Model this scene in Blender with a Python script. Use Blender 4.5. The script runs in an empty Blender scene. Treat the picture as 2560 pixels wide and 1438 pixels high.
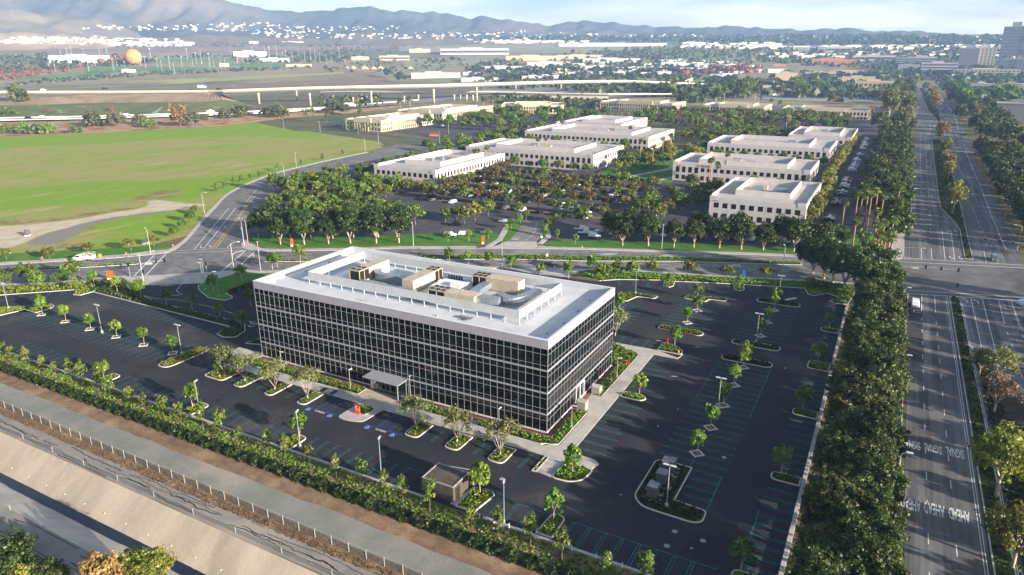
import bpy, math, random
import numpy as np
from mathutils import Vector, Matrix
R = math.radians
SC = bpy.context.scene
COL = SC.collection
rnd = random.Random(7)
# ---------------------------------------------------------------- camera geometry (metres, camera foot at the origin)
HH = 64.0
FP, TH, RO, YA = 1733.09, 0.32392, -0.0036546, 0.49884
_cy, _sy = math.cos(YA), math.sin(YA)
FWD = Vector((-_sy*math.cos(TH), _cy*math.cos(TH), -math.sin(TH)))
_r0 = Vector((_cy, _sy, 0)); _u0 = _r0.cross(FWD)
RGT = _r0*math.cos(RO)+_u0*math.sin(RO); UPV = -_r0*math.sin(RO)+_u0*math.cos(RO)

def ray(x, y):
    return FWD + RGT*((x-1280)/FP) + UPV*((719-y)/FP)

def terr(D):                       # height of the land at a distance: flat, then rising gently to the foothills
    if D < 1900: return 0.0
    return .06*(min(D, 4500)-1900)

# survey tiles of the photograph: origin and magnification
TI = dict(O=(0,0,1),L=(0,500,3.195),M=(560,560,2.615),R3=(1200,600,2.615),F=(0,850,2.4456),G=(800,900,2.6733),R6=(1660,800,2.2544),
 R7=(1760,400,2.876),S1=(0,0,2.977),S2=(800,0,2.844),S3=(1700,0,2.977),S4=(0,250,2.977),S5=(600,350,3.2),S6=(1300,350,3.2),
 S7=(820,200,2.844),S8=(1700,150,2.977),A=(1500,640,3.994),B=(1380,960,3.994),C=(1500,1078,3.994),E1=(1960,560,4.255),
 E5=(2160,900,5.325),E6=(2160,1170,5.365),E2=(2160,700,6.39),E3=(2160,200,6.39),E4=(2160,400,6.39),I=(300,520,6.39),J=(1000,540,5.325),K=(0,560,6.39),
 N1=(560,600,4.992),N2=(1060,640,4.992),N3=(1200,880,6.39),T2=(1200,280,4.923),T3=(1660,280,4.923),D5=(580,380,3.467),
 U1=(0,190,2.8),U2=(480,190,2.8),U3=(1500,130,2.8),U4=(2040,60,2.8),V5=(0,1200,3.033))

def px(t, a, b):
    ox, oy, s = TI[t]; return ox+a/s, oy+b/s

def g(t, a, b, z=0.0):             # point of the plane z seen at a place of the photograph
    x, y = px(t, a, b); d = ray(x, y); k = (z-HH)/d.z
    return Vector((d.x*k, d.y*k, z))

def gt(t, a, b):                   # the same on the land
    x, y = px(t, a, b); d = ray(x, y); h = math.hypot(d.x, d.y); s = d.z/h
    D = 60.0
    while D < 26000:
        if HH+s*D <= terr(D): break
        D *= 1.004
    return Vector((d.x/h*D, d.y/h*D, terr(D)))

def at_dist(x, y, D):
    d = ray(x, y); k = D/math.hypot(d.x, d.y); return Vector((d.x*k, d.y*k, HH+d.z*k))

def G2(t, *pts): return [tuple(g(t, a, b)[:2]) for a, b in pts]

def ordw(n):
    w = 'first second third fourth fifth sixth seventh eighth ninth tenth eleventh twelfth'.split()
    if n <= 12: return w[n-1]
    return '%d%s' % (n, 'th' if 10 < n % 100 < 14 else {1:'st',2:'nd',3:'rd'}.get(n % 10, 'th'))

# ---------------------------------------------------------------- materials
def lin(c):
    return tuple(((v/255+.055)/1.055)**2.4 if v/255 > .04045 else v/255/12.92 for v in c)
MATS = {}

def M(name, c, c2=None, sc=1.0, lo=.35, hi=.65, c3=None, sc3=.1, lo3=.5, hi3=.65, rough=.85, metal=0, spec=.25, bump=0, bsc=8,
      st=(1,1,1), obj=False, fine=.12, fsc=6.0, c4=None, sc4=.02, lo4=.5, hi4=.6, emit=None):
    if name in MATS: return MATS[name]
    m = bpy.data.materials.new(name); m.use_nodes = True
    nt = m.node_tree; nd = nt.nodes; L = nt.links; b = nd['Principled BSDF']
    if obj: co = nd.new('ShaderNodeTexCoord').outputs['Object']
    else: co = nd.new('ShaderNodeNewGeometry').outputs['Position']
    mp = nd.new('ShaderNodeMapping'); mp.inputs['Scale'].default_value = st; L.new(co, mp.inputs['Vector']); co = mp.outputs['Vector']
    def noise(s, det=5):
        n = nd.new('ShaderNodeTexNoise'); n.inputs['Scale'].default_value = s; n.inputs['Detail'].default_value = det
        n.inputs['Roughness'].default_value = .6; L.new(co, n.inputs['Vector']); return n.outputs['Fac']
    def mixc(f, a, bb, blend='MIX'):
        x = nd.new('ShaderNodeMix'); x.data_type = 'RGBA'; x.blend_type = blend
        if isinstance(f, float): x.inputs[0].default_value = f
        else: L.new(f, x.inputs[0])
        for k, v in ((6, a), (7, bb)):
            if isinstance(v, tuple): x.inputs[k].default_value = (*v, 1)
            else: L.new(v, x.inputs[k])
        return x.outputs[2]
    def ramp(f, lo, hi):
        r = nd.new('ShaderNodeMapRange'); r.inputs[1].default_value = lo; r.inputs[2].default_value = hi; r.interpolation_type = 'SMOOTHSTEP'
        L.new(f, r.inputs[0]); return r.outputs[0]
    cur = c
    if c2: cur = mixc(ramp(noise(sc), lo, hi), c, c2)
    if c3: cur = mixc(ramp(noise(sc3), lo3, hi3), cur, c3)
    if c4: cur = mixc(ramp(noise(sc4), lo4, hi4), cur, c4)
    if fine:
        f = ramp(noise(fsc, 6), .25, .75)
        v = nd.new('ShaderNodeMapRange'); v.inputs[3].default_value = 1-fine; v.inputs[4].default_value = 1+fine; L.new(f, v.inputs[0])
        x = nd.new('ShaderNodeVectorMath'); x.operation = 'SCALE'
        if isinstance(cur, tuple): x.inputs[0].default_value = cur
        else: L.new(cur, x.inputs[0])
        L.new(v.outputs[0], x.inputs['Scale']); cur = x.outputs[0]
    if isinstance(cur, tuple): b.inputs['Base Color'].default_value = (*cur, 1)
    else: L.new(cur, b.inputs['Base Color'])
    b.inputs['Roughness'].default_value = rough; b.inputs['Metallic'].default_value = metal
    b.inputs['Specular IOR Level'].default_value = spec
    if emit: b.inputs['Emission Color'].default_value = (*emit[:3], 1); b.inputs['Emission Strength'].default_value = emit[3]
    if bump:
        bp = nd.new('ShaderNodeBump'); bp.inputs['Strength'].default_value = bump; bp.inputs['Distance'].default_value = .1
        L.new(noise(bsc), bp.inputs['Height']); L.new(bp.outputs[0], b.inputs['Normal'])
    MATS[name] = m
    return m

def LEAF(name, dark, light, tip=None, trans=.25):   # foliage: every leaf clump its own tone, every plant its own tint
    if name in MATS: return MATS[name]
    m = bpy.data.materials.new(name); m.use_nodes = True
    nt = m.node_tree; nd = nt.nodes; L = nt.links; nd.remove(nd['Principled BSDF'])
    at = nd.new('ShaderNodeAttribute'); at.attribute_name = 'tint'
    oi = nd.new('ShaderNodeObjectInfo')
    cr = nd.new('ShaderNodeValToRGB'); e = cr.color_ramp.elements
    e[0].color = (*dark, 1); e[1].color = (*light, 1)
    if tip:
        k = cr.color_ramp.elements.new(.86); k.color = (*light, 1); e[-1].color = (*tip, 1)
    L.new(at.outputs['Fac'], cr.inputs[0])
    hs = nd.new('ShaderNodeHueSaturation')
    a = nd.new('ShaderNodeMapRange'); a.inputs[3].default_value = .72; a.inputs[4].default_value = 1.3; L.new(oi.outputs['Random'], a.inputs[0]); L.new(a.outputs[0], hs.inputs['Value'])
    w = nd.new('ShaderNodeMath'); w.operation = 'FRACT'; w2 = nd.new('ShaderNodeMath'); w2.operation = 'MULTIPLY'; w2.inputs[1].default_value = 7.31
    L.new(oi.outputs['Random'], w2.inputs[0]); L.new(w2.outputs[0], w.inputs[0])
    h = nd.new('ShaderNodeMapRange'); h.inputs[3].default_value = .478; h.inputs[4].default_value = .518; L.new(w.outputs[0], h.inputs[0]); L.new(h.outputs[0], hs.inputs['Hue'])
    L.new(cr.outputs[0], hs.inputs['Color'])
    d = nd.new('ShaderNodeBsdfDiffuse'); t = nd.new('ShaderNodeBsdfTranslucent'); gl = nd.new('ShaderNodeBsdfGlossy'); gl.inputs['Roughness'].default_value = .45
    mx = nd.new('ShaderNodeMixShader'); mx.inputs[0].default_value = trans
    m2 = nd.new('ShaderNodeMixShader'); m2.inputs[0].default_value = .03
    L.new(hs.outputs[0], d.inputs[0]); L.new(hs.outputs[0], t.inputs[0])
    L.new(d.outputs[0], mx.inputs[1]); L.new(t.outputs[0], mx.inputs[2]); L.new(mx.outputs[0], m2.inputs[1]); L.new(gl.outputs[0], m2.inputs[2])
    L.new(m2.outputs[0], nd['Material Output'].inputs[0])
    MATS[name] = m
    return m

# ---------------------------------------------------------------- mesh building
class MB:
    def __init__(s): s.v = []; s.f = []; s.m = []
    def face(s, pts, mi=0):
        n = len(s.v); s.v += [tuple(p) for p in pts]; s.f.append(tuple(range(n, n+len(pts)))); s.m.append(mi)
    def box(s, a, b, mi=0, bottom=True):
        x0, y0, z0 = a; x1, y1, z1 = b; n = len(s.v)
        s.v += [(x0,y0,z0),(x1,y0,z0),(x1,y1,z0),(x0,y1,z0),(x0,y0,z1),(x1,y0,z1),(x1,y1,z1),(x0,y1,z1)]
        fs = [(4,5,6,7),(0,1,5,4),(1,2,6,5),(2,3,7,6),(3,0,4,7)]+([(3,2,1,0)] if bottom else [])
        for f in fs: s.f.append(tuple(n+i for i in f)); s.m.append(mi)
        return s
    def obox(s, c, ax, l, w, z0, z1, mi=0):          # box centred at c, long axis at angle ax
        ca, sa = math.cos(ax), math.sin(ax); n = len(s.v)
        q = [(-l/2,-w/2),(l/2,-w/2),(l/2,w/2),(-l/2,w/2)]
        for z in (z0, z1):
            for a, b in q: s.v.append((c[0]+a*ca-b*sa, c[1]+a*sa+b*ca, z))
        for f in [(4,5,6,7),(0,1,5,4),(1,2,6,5),(2,3,7,6),(3,0,4,7),(3,2,1,0)]: s.f.append(tuple(n+i for i in f)); s.m.append(mi)
        return s
    def prism(s, poly, z0, z1, mt=0, ms=None):
        ms = mt if ms is None else ms; n = len(s.v); k = len(poly)
        s.v += [(p[0],p[1],z0) for p in poly]+[(p[0],p[1],z1) for p in poly]
        s.f.append(tuple(range(n+k, n+2*k))); s.m.append(mt)
        for i in range(k): j = (i+1) % k; s.f.append((n+i, n+j, n+k+j, n+k+i)); s.m.append(ms)
        return s
    def ring(s, o, i_, z0, z1, mi=0):
        k = len(o); n = len(s.v)
        s.v += [(p[0],p[1],z1) for p in o]+[(p[0],p[1],z1) for p in i_]+[(p[0],p[1],z0) for p in o]+[(p[0],p[1],z0) for p in i_]
        for a in range(k):
            b = (a+1) % k
            for q in ((a,b,k+b,k+a),(2*k+a,2*k+b,b,a),(k+a,k+b,3*k+b,3*k+a)): s.f.append(tuple(n+x for x in q)); s.m.append(mi)
        return s
    def tube(s, pts, rad, n=6, mi=0):
        pts = [Vector(p) for p in pts]
        if not isinstance(rad, (list, tuple)): rad = [rad]*len(pts)
        b0 = len(s.v)
        for i, p in enumerate(pts):
            d = (pts[min(i+1, len(pts)-1)]-pts[max(i-1, 0)]).normalized()
            a = Vector((0,0,1)) if abs(d.z) < .9 else Vector((1,0,0))
            u = d.cross(a).normalized(); w = d.cross(u)
            for k in range(n):
                t = 2*math.pi*k/n; s.v.append(tuple(p+(u*math.cos(t)+w*math.sin(t))*rad[i]))
        for i in range(len(pts)-1):
            for k in range(n):
                j = (k+1) % n; s.f.append((b0+i*n+k, b0+i*n+j, b0+(i+1)*n+j, b0+(i+1)*n+k)); s.m.append(mi)
        s.f.append(tuple(b0+k for k in range(n))[::-1]); s.m.append(mi)
        e = b0+(len(pts)-1)*n; s.f.append(tuple(e+k for k in range(n))); s.m.append(mi)
        return s
    def disc(s, c, r, n=12, mi=0, z1=None):
        p = [(c[0]+r*math.cos(2*math.pi*k/n), c[1]+r*math.sin(2*math.pi*k/n)) for k in range(n)]
        if z1 is None: s.face([(a,b,c[2]) for a, b in p], mi)
        else: s.prism(p, c[2], z1, mi)
        return s
    def sphere(s, c, r, n=16, m=10, mi=0, sq=1):
        b0 = len(s.v)
        for i in range(m+1):
            t = math.pi*i/m
            for k in range(n):
                q = 2*math.pi*k/n; s.v.append((c[0]+r*math.sin(t)*math.cos(q), c[1]+r*math.sin(t)*math.sin(q), c[2]-r*sq*math.cos(t)))
        for i in range(m):
            for k in range(n):
                j = (k+1) % n; s.f.append((b0+i*n+k, b0+i*n+j, b0+(i+1)*n+j, b0+(i+1)*n+k)); s.m.append(mi)
        return s
    def mesh(s, name, mats, smooth=False):
        me = bpy.data.meshes.new(name); me.from_pydata(s.v, [], s.f)
        for m in (mats if isinstance(mats, (list, tuple)) else [mats]): me.materials.append(m)
        if any(s.m): me.polygons.foreach_set('material_index', s.m)
        if smooth: me.polygons.foreach_set('use_smooth', [True]*len(s.f))
        me.update(); return me
    def build(s, name, mats, parent=None, smooth=False, loc=None):
        return put(name, s.mesh(name, mats, smooth), parent, loc)

def put(name, me, parent=None, loc=None, rz=0, sc=None):
    o = bpy.data.objects.new(name, me); COL.objects.link(o)
    if parent: o.parent = parent
    if loc is not None: o.location = loc
    if rz: o.rotation_euler.z = rz
    if sc is not None: o.scale = sc if isinstance(sc, (tuple, list)) else (sc, sc, sc)
    return o

def tag(o, label=None, cat=None, group=None, kind=None):
    if label: o['label'] = label
    if cat: o['category'] = cat
    if group: o['group'] = group
    if kind: o['kind'] = kind
    return o

def E(name, label, cat, loc=(0,0,0), rz=0, group=None):
    o = put(name, None, None, loc, rz); o.empty_display_size = .1
    return tag(o, label, cat, group)

def dup(root, loc, rz=None, label=None, sc=None):
    r = root.copy(); COL.objects.link(r); r.location = loc
    if rz is not None: r.rotation_euler.z = rz
    if label: r['label'] = label
    if sc: r.scale = (sc, sc, sc)
    for ch in list(root.children):
        c = ch.copy(); COL.objects.link(c); c.parent = r
        for q in list(ch.children):
            d = q.copy(); COL.objects.link(d); d.parent = c
    return r

def struct(name, mb, mats, smooth=False): return tag(mb.build(name, mats, None, smooth), kind='structure')

def smooth_line(p, n=6):           # Catmull-Rom through the points
    p = [Vector((a[0], a[1])) for a in p]; q = []
    for i in range(len(p)-1):
        a = p[max(i-1, 0)]; b = p[i]; c = p[i+1]; d = p[min(i+2, len(p)-1)]
        for k in range(n):
            t = k/n; q.append(tuple(.5*((2*b)+(c-a)*t+(2*a-5*b+4*c-d)*t*t+(3*b-a-3*c+d)*t**3)))
    q.append(tuple(p[-1])); return q

def area(p): return .5*sum(p[i][0]*p[(i+1) % len(p)][1]-p[(i+1) % len(p)][0]*p[i][1] for i in range(len(p)))
def ccw(p): return list(p) if area(p) > 0 else list(p)[::-1]

def inset(p, w):                   # p counter-clockwise
    k = len(p); o = []
    for i in range(k):
        a, b, c = Vector(p[i-1][:2]), Vector(p[i][:2]), Vector(p[(i+1) % k][:2])
        d1 = (b-a).normalized(); d2 = (c-b).normalized(); n1 = Vector((-d1.y, d1.x)); n2 = Vector((-d2.y, d2.x))
        m = n1+n2; m = m.normalized() if m.length > 1e-4 else n1
        o.append(tuple(b+m*(w/max(.5, m.dot(n1)))))
    return o

def roundpoly(p, r=1.0, n=4):      # round the corners of a polygon; r may be a list
    k = len(p); o = []
    for i in range(k):
        ri = r[i] if isinstance(r, (list, tuple)) else r
        a, b, c = Vector(p[i-1]), Vector(p[i]), Vector(p[(i+1) % k])
        if ri <= 0: o.append(tuple(b)); continue
        la, lc = (a-b).length, (c-b).length; q = min(ri, la*.49, lc*.49)
        s = b+(a-b)/la*q; e = b+(c-b)/lc*q
        for j in range(n+1):
            t = j/n; o.append(tuple(s*(1-t)**2+b*2*t*(1-t)+e*t*t))
    return o

def capsule(x0, x1, y0, y1): return roundpoly([(x0,y0),(x1,y0),(x1,y1),(x0,y1)], min(abs(x1-x0), abs(y1-y0))*.49, 5)

def ribbon(line, w, z=0, mb=None, mi=0):
    mb = mb or MB(); k = len(line); P = [Vector(a[:2]) for a in line]; Lp = []; Rp = []
    for i in range(k):
        d = (P[min(i+1, k-1)]-P[max(i-1, 0)]).normalized(); n = Vector((-d.y, d.x))*w/2
        Lp.append(P[i]+n); Rp.append(P[i]-n)
    for i in range(k-1): mb.face([(*Rp[i],z),(*Rp[i+1],z),(*Lp[i+1],z),(*Lp[i],z)], mi)
    return mb

def dashes(line, w, z, mb, on=3.0, off=6.0, s0=0):
    P = [Vector(a[:2]) for a in line]; acc = s0
    for i in range(len(P)-1):
        d = P[i+1]-P[i]; Ln = d.length; d = d/Ln if Ln else d; s = 0
        while s < Ln:
            ph = acc % (on+off); step = min((on-ph) if ph < on else (on+off-ph), Ln-s)+1e-4
            if ph < on: ribbon([P[i]+d*s, P[i]+d*min(Ln, s+step)], w, z, mb)
            s += step; acc += step
    return mb

def inpoly(poly, xs, ys):
    r = np.zeros(len(xs), bool); k = len(poly)
    for i in range(k):
        x0, y0 = poly[i][:2]; x1, y1 = poly[(i+1) % k][:2]
        if y0 == y1: continue
        c = ((y0 > ys) != (y1 > ys)) & (xs < (x1-x0)*(ys-y0)/(y1-y0)+x0); r ^= c
    return r

def quads_mesh(name, V, tint, mats, nv=4, mi=None):     # V (n*nv,3)
    V = np.asarray(V, np.float32).reshape(-1, 3); n = len(V)//nv
    me = bpy.data.meshes.new(name); me.vertices.add(len(V)); me.vertices.foreach_set('co', V.ravel())
    me.loops.add(n*nv); me.polygons.add(n)
    me.loops.foreach_set('vertex_index', np.arange(n*nv, dtype=np.int32))
    me.polygons.foreach_set('loop_start', np.arange(0, n*nv, nv, dtype=np.int32))
    me.polygons.foreach_set('loop_total', np.full(n, nv, np.int32))
    for m in (mats if isinstance(mats, (list, tuple)) else [mats]): me.materials.append(m)
    if mi is not None: me.polygons.foreach_set('material_index', np.asarray(mi, np.int32))
    at = me.attributes.new('tint', 'FLOAT', 'FACE'); at.data.foreach_set('value', np.asarray(tint, np.float32))
    me.update(calc_edges=True); return me

def leaf_quads(rs, P, Nn, size, asp=1.3):
    n = len(P); a = rs.normal(size=(n, 3)); u = np.cross(Nn, a); u /= np.linalg.norm(u, axis=1)[:, None]+1e-9
    w = np.cross(Nn, u); w /= np.linalg.norm(w, axis=1)[:, None]+1e-9
    s = size*rs.uniform(.6, 1.3, n)[:, None]
    u = u*s*asp*.5; w = w*s*.5; nn = Nn*s*.12
    return np.stack([P-u-w*.6+nn*0, P+u*.1-w, P+u-nn, P-u*.1+w], 1)

def crown_pts(seed, rx, rz, cz, clumps, per, cr, flat=.0, lump=.3, shape='ball', ry=None):
    rs = np.random.RandomState(seed); ry = ry or rx
    d = rs.normal(size=(clumps, 3)); d /= np.linalg.norm(d, axis=1)[:, None]
    d[:, 2] = np.where(d[:, 2] < -.55, -d[:, 2]*.6, d[:, 2])
    ph = rs.uniform(0, 6.28, 6); az = np.arctan2(d[:, 1], d[:, 0])
    lobes = 1+lump*(np.sin(2*az+ph[0])*.5+np.sin(3*az+ph[1])*.4+np.sin(5*d[:, 2]*2+ph[2])*.35+.3*np.sin(4*az+6*d[:, 2]+ph[3]))
    rr = rs.uniform(.35, 1, clumps)**.45
    c = d*rr[:, None]*lobes[:, None]
    if shape == 'cone':
        k = np.clip(1-.75*(c[:, 2]*.5+.5), .12, 1); c[:, 0] *= k*1.25; c[:, 1] *= k*1.25
    if shape == 'dome': c[:, 2] = np.where(c[:, 2] < 0, c[:, 2]*.55, c[:, 2])
    if shape == 'vase':
        k = np.clip(.55+.5*(c[:, 2]*.5+.5), .4, 1.1); c[:, 0] *= k; c[:, 1] *= k
    c *= np.array([rx, ry, rz]); c[:, 2] += cz
    crs = cr*rs.uniform(.6, 1.35, clumps); ct = rs.uniform(0, 1, clumps)
    q = rs.normal(size=(clumps, per, 3)); q /= np.linalg.norm(q, axis=2)[:, :, None]
    rad = rs.uniform(.25, 1, (clumps, per, 1))**.5
    P = c[:, None]+q*rad*crs[:, None, None]*np.array([1, 1, .8])
    Nn = q*.9+rs.normal(size=q.shape)*.45+np.array([0, 0, .25]); Nn /= np.linalg.norm(Nn, axis=2)[:, :, None]
    t = np.clip(ct[:, None]*.75+rs.uniform(0, .35, (clumps, per)), 0, 1)
    return rs, P.reshape(-1, 3), Nn.reshape(-1, 3), t.ravel(), c

def crown(name, seed, mat, leaf, **kw):
    rs, P, Nn, t, c = crown_pts(seed, **kw)
    return quads_mesh(name, leaf_quads(rs, P, Nn, leaf), t, mat), c

def tufts(name, polys, dens, h, mat, parent=None, loc=(0,0,0), seed=1, z=.12, w=.16, blades=5, spread=.35):   # leafy clumps over a bed
    rs = np.random.RandomState(seed); allP = []
    for poly in polys:
        p = np.array([q[:2] for q in poly]); lo = p.min(0); hi = p.max(0)
        n = int((hi-lo).prod()*dens)+1; x = rs.uniform(lo[0], hi[0], n); y = rs.uniform(lo[1], hi[1], n)
        k = inpoly(poly, x, y); allP.append(np.stack([x[k], y[k]], 1))
    P = np.concatenate(allP); n = len(P)
    if n == 0: return None
    hh = h*rs.uniform(.55, 1.25, n); tt = rs.uniform(0, 1, n); V = []; T = []
    for b in range(blades):
        a = rs.uniform(0, 6.28, n); ln = spread*h*2*rs.uniform(.3, 1.1, n)
        dx = np.cos(a)*ln; dy = np.sin(a)*ln; wx = -np.sin(a)*w; wy = np.cos(a)*w; zz = np.full(n, z)
        b0 = np.stack([P[:, 0]-wx*.5, P[:, 1]-wy*.5, zz], 1); b1 = np.stack([P[:, 0]+wx*.5, P[:, 1]+wy*.5, zz], 1)
        t1 = np.stack([P[:, 0]+dx+wx, P[:, 1]+dy+wy, z+hh*rs.uniform(.7, 1, n)], 1); t0 = np.stack([P[:, 0]+dx-wx, P[:, 1]+dy-wy, z+hh*rs.uniform(.6, 1, n)], 1)
        V.append(np.stack([b0, b1, t1, t0], 1)); T.append(np.clip(tt*.7+rs.uniform(0, .4, n), 0, 1))
    V = np.concatenate(V)-np.array(loc, float); me = quads_mesh(name, V, np.concatenate(T), mat)
    return put(name, me, parent)
EXPO, HAZE = 1.6, 1.0e-4
# ---------------------------------------------------------------- camera, sun, sky
cam = bpy.data.cameras.new('camera'); co = bpy.data.objects.new('camera', cam); COL.objects.link(co)
co.matrix_world = Matrix(((RGT.x,UPV.x,-FWD.x,0),(RGT.y,UPV.y,-FWD.y,0),(RGT.z,UPV.z,-FWD.z,HH),(0,0,0,1)))
cam.sensor_width = 36; cam.lens = FP/2560*36; cam.clip_start = 1; cam.clip_end = 60000; SC.camera = co
SUN_EL, SUN_AZ = 14.0, -9.5
sv = Vector((math.cos(R(SUN_EL))*math.cos(R(SUN_AZ)), math.cos(R(SUN_EL))*math.sin(R(SUN_AZ)), math.sin(R(SUN_EL))))
sl = bpy.data.lights.new('sun', 'SUN'); so = bpy.data.objects.new('sun', sl); COL.objects.link(so)
sl.energy = 5.0; sl.angle = R(.5); sl.color = (1, .90, .78); so.rotation_euler = sv.to_track_quat('Z', 'Y').to_euler()
W = bpy.data.worlds.new('World'); SC.world = W; W.use_nodes = True; nt = W.node_tree; nd = nt.nodes; LK = nt.links
bg = nd['Background']; sk = nd.new('ShaderNodeTexSky'); sk.sky_type = 'NISHITA'; sk.sun_disc = False
sk.sun_elevation = R(SUN_EL); sk.sun_rotation = R(90-SUN_AZ); sk.air_density = 1.0; sk.dust_density = 1.4; sk.ozone_density = 1.2
tc = nd.new('ShaderNodeTexCoord'); mp = nd.new('ShaderNodeMapping'); mp.inputs['Scale'].default_value = (1.2, 1.2, 9)
mp.inputs['Rotation'].default_value = (0, 0, .5)
nz = nd.new('ShaderNodeTexNoise'); nz.inputs['Scale'].default_value = 2.6; nz.inputs['Detail'].default_value = 7; nz.inputs['Roughness'].default_value = .55
rg = nd.new('ShaderNodeMapRange'); rg.inputs[1].default_value = .36; rg.inputs[2].default_value = .66; rg.inputs[4].default_value = .95
mx = nd.new('ShaderNodeMix'); mx.data_type = 'RGBA'; mx.inputs[7].default_value = (8.9, 8.3, 8.0, 1)
LK.new(tc.outputs['Generated'], mp.inputs[0]); LK.new(mp.outputs[0], nz.inputs['Vector']); LK.new(nz.outputs['Fac'], rg.inputs[0])
sx = nd.new('ShaderNodeSeparateXYZ'); LK.new(tc.outputs['Generated'], sx.inputs[0])
hm_ = nd.new('ShaderNodeMapRange'); hm_.inputs[1].default_value = .08; hm_.inputs[2].default_value = .42; hm_.inputs[3].default_value = 1; hm_.inputs[4].default_value = .06; LK.new(sx.outputs[2], hm_.inputs[0])
ml = nd.new('ShaderNodeMath'); ml.operation = 'MULTIPLY'; LK.new(rg.outputs[0], ml.inputs[0]); LK.new(hm_.outputs[0], ml.inputs[1])
LK.new(ml.outputs[0], mx.inputs[0]); LK.new(sk.outputs[0], mx.inputs[6]); LK.new(mx.outputs[2], bg.inputs[0]); bg.inputs[1].default_value = .062
vs = SC.view_settings; vs.view_transform = 'Standard'; vs.look = 'None'; vs.gamma = 1; vs.exposure = EXPO
SC.render.engine = 'CYCLES'; cy = SC.cycles
cy.max_bounces = 5; cy.diffuse_bounces = 2; cy.glossy_bounces = 3; cy.transmission_bounces = 3; cy.volume_bounces = 1; cy.transparent_max_bounces = 6
cy.use_denoising = True; cy.caustics_reflective = False; cy.caustics_refractive = False

# ---------------------------------------------------------------- materials
ASPH = M('new_asphalt', lin((58,57,62)), lin((47,47,53)), .12, .3, .7, lin((84,79,76)), .045, .54, .72, rough=.9, spec=.2, fine=.24, fsc=5, c4=lin((70,66,66)), sc4=.6, lo4=.62, hi4=.7)
ROAD = M('road_asphalt', lin((128,125,122)), lin((106,104,103)), .22, .35, .65, lin((140,134,128)), .05, .5, .65, rough=.9, spec=.2, fine=.12, fsc=3)
ROADY = M('lane_worn_asphalt', lin((122,120,120)), lin((84,82,84)), .55, .42, .62, lin((100,98,98)), .2, .45, .6, st=(1,.035,1), rough=.88, spec=.25, fine=.12, fsc=3)
DARKR = M('dark_asphalt_patch', lin((66,64,68)), lin((76,74,76)), .3, rough=.9, fine=.12)
CONC = M('concrete', lin((190,184,174)), lin((174,168,160)), .4, .35, .65, lin((160,152,142)), .1, .55, .7, fine=.08)
KERB = M('kerb_concrete', lin((214,208,196)), lin((196,190,180)), .8, fine=.08)
KRED = M('red_kerb_paint', lin((196,62,58)), lin((170,60,56)), 1.5)
CONCD = M('old_concrete', lin((176,164,150)), lin((158,146,132)), .3, .35, .65, lin((140,132,122)), .07, .5, .66, fine=.1, st=(1,1,1))
BANK = M('canal_bank_concrete', lin((196,178,156)), lin((178,162,142)), .25, .35, .65, lin((158,144,126)), .06, .52, .68, fine=.1, st=(1,.35,.35))
BANKS = M('canal_far_bank_concrete', lin((202,192,178)), lin((178,172,164)), .25, .35, .65, fine=.1)
WATER = M('canal_water', (.012,.018,.03), rough=.06, spec=.5, fine=0)
LAWN = M('lawn_grass', lin((72,116,42)), lin((88,126,50)), .25, .35, .65, lin((110,128,62)), .07, .55, .7, fine=.22, fsc=3, rough=.95, spec=.1)
FIELD = M('field_grass', lin((146,178,62)), lin((168,162,104)), .035, .42, .62, lin((168,150,112)), .011, .50, .60, fine=.18, fsc=.9, c4=lin((128,104,72)), sc4=.16, lo4=.63, hi4=.72, rough=.95, spec=.1, st=(1,.55,1))
FIELDB = M('bright_field_grass', lin((140,182,54)), lin((150,176,70)), .08, .4, .65, lin((140,120,78)), .12, .6, .7, fine=.18, fsc=.9, rough=.95, spec=.1)
BARK = M('bark_mulch', lin((142,116,94)), lin((120,96,78)), .5, .35, .65, lin((168,140,108)), .12, .5, .68, fine=.28, fsc=4, rough=.95, spec=.1)
WEED = M('dry_weeds', lin((138,114,88)), lin((112,90,68)), .6, .35, .65, lin((164,134,98)), .16, .5, .66, fine=.35, fsc=3, rough=.95, spec=.1)
GRAVEL = M('gravel', lin((144,141,132)), lin((128,130,120)), .15, .35, .6, lin((162,152,136)), .05, .5, .66, fine=.18, fsc=5, rough=.95, spec=.1)
DIRT = M('bare_dirt', lin((196,178,150)), lin((176,158,132)), .12, .35, .65, lin((150,128,100)), .05, .55, .7, fine=.15, fsc=2, rough=.95, spec=.1)
SOIL = M('planting_soil', lin((84,88,44)), lin((64,76,34)), .7, fine=.25, fsc=3, rough=.95, spec=.1)
WHITE = M('white_road_paint', lin((222,220,214)), lin((190,188,184)), 1.2, .45, .75, rough=.8, fine=.1)
YELLOW = M('yellow_road_paint', lin((206,172,110)), rough=.8)
TEAL = M('teal_stall_paint', lin((52,128,126)), lin((48,84,90)), .9, .4, .66, rough=.8, fine=.2)
BLUEP = M('blue_paint', lin((60,96,178)), rough=.8)
FARLAND = M('far_land', lin((150,132,108)), lin((138,140,92)), .0022, .45, .6, lin((112,104,80)), .0011, .5, .62, fine=.2, fsc=.03, c4=lin((120,116,78)), sc4=.008, lo4=.55, hi4=.65, rough=.95, spec=.1, st=(1,.6,1))
NEARLAND = M('near_land', lin((96,100,62)), lin((116,104,74)), .02, fine=.2, fsc=.5, rough=.95, spec=.1)
HILLB = M('mountain_scrub', lin((88,86,78)), lin((66,70,62)), .0016, .38, .62, lin((112,100,84)), .0005, .55, .68, fine=.25, fsc=.006, rough=.95, spec=.05)
HILLT = M('dry_hill_grass', lin((138,124,100)), lin((114,106,86)), .0016, .38, .62, lin((120,108,76)), .0022, .6, .7, fine=.2, fsc=.008, rough=.95, spec=.05)
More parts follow.
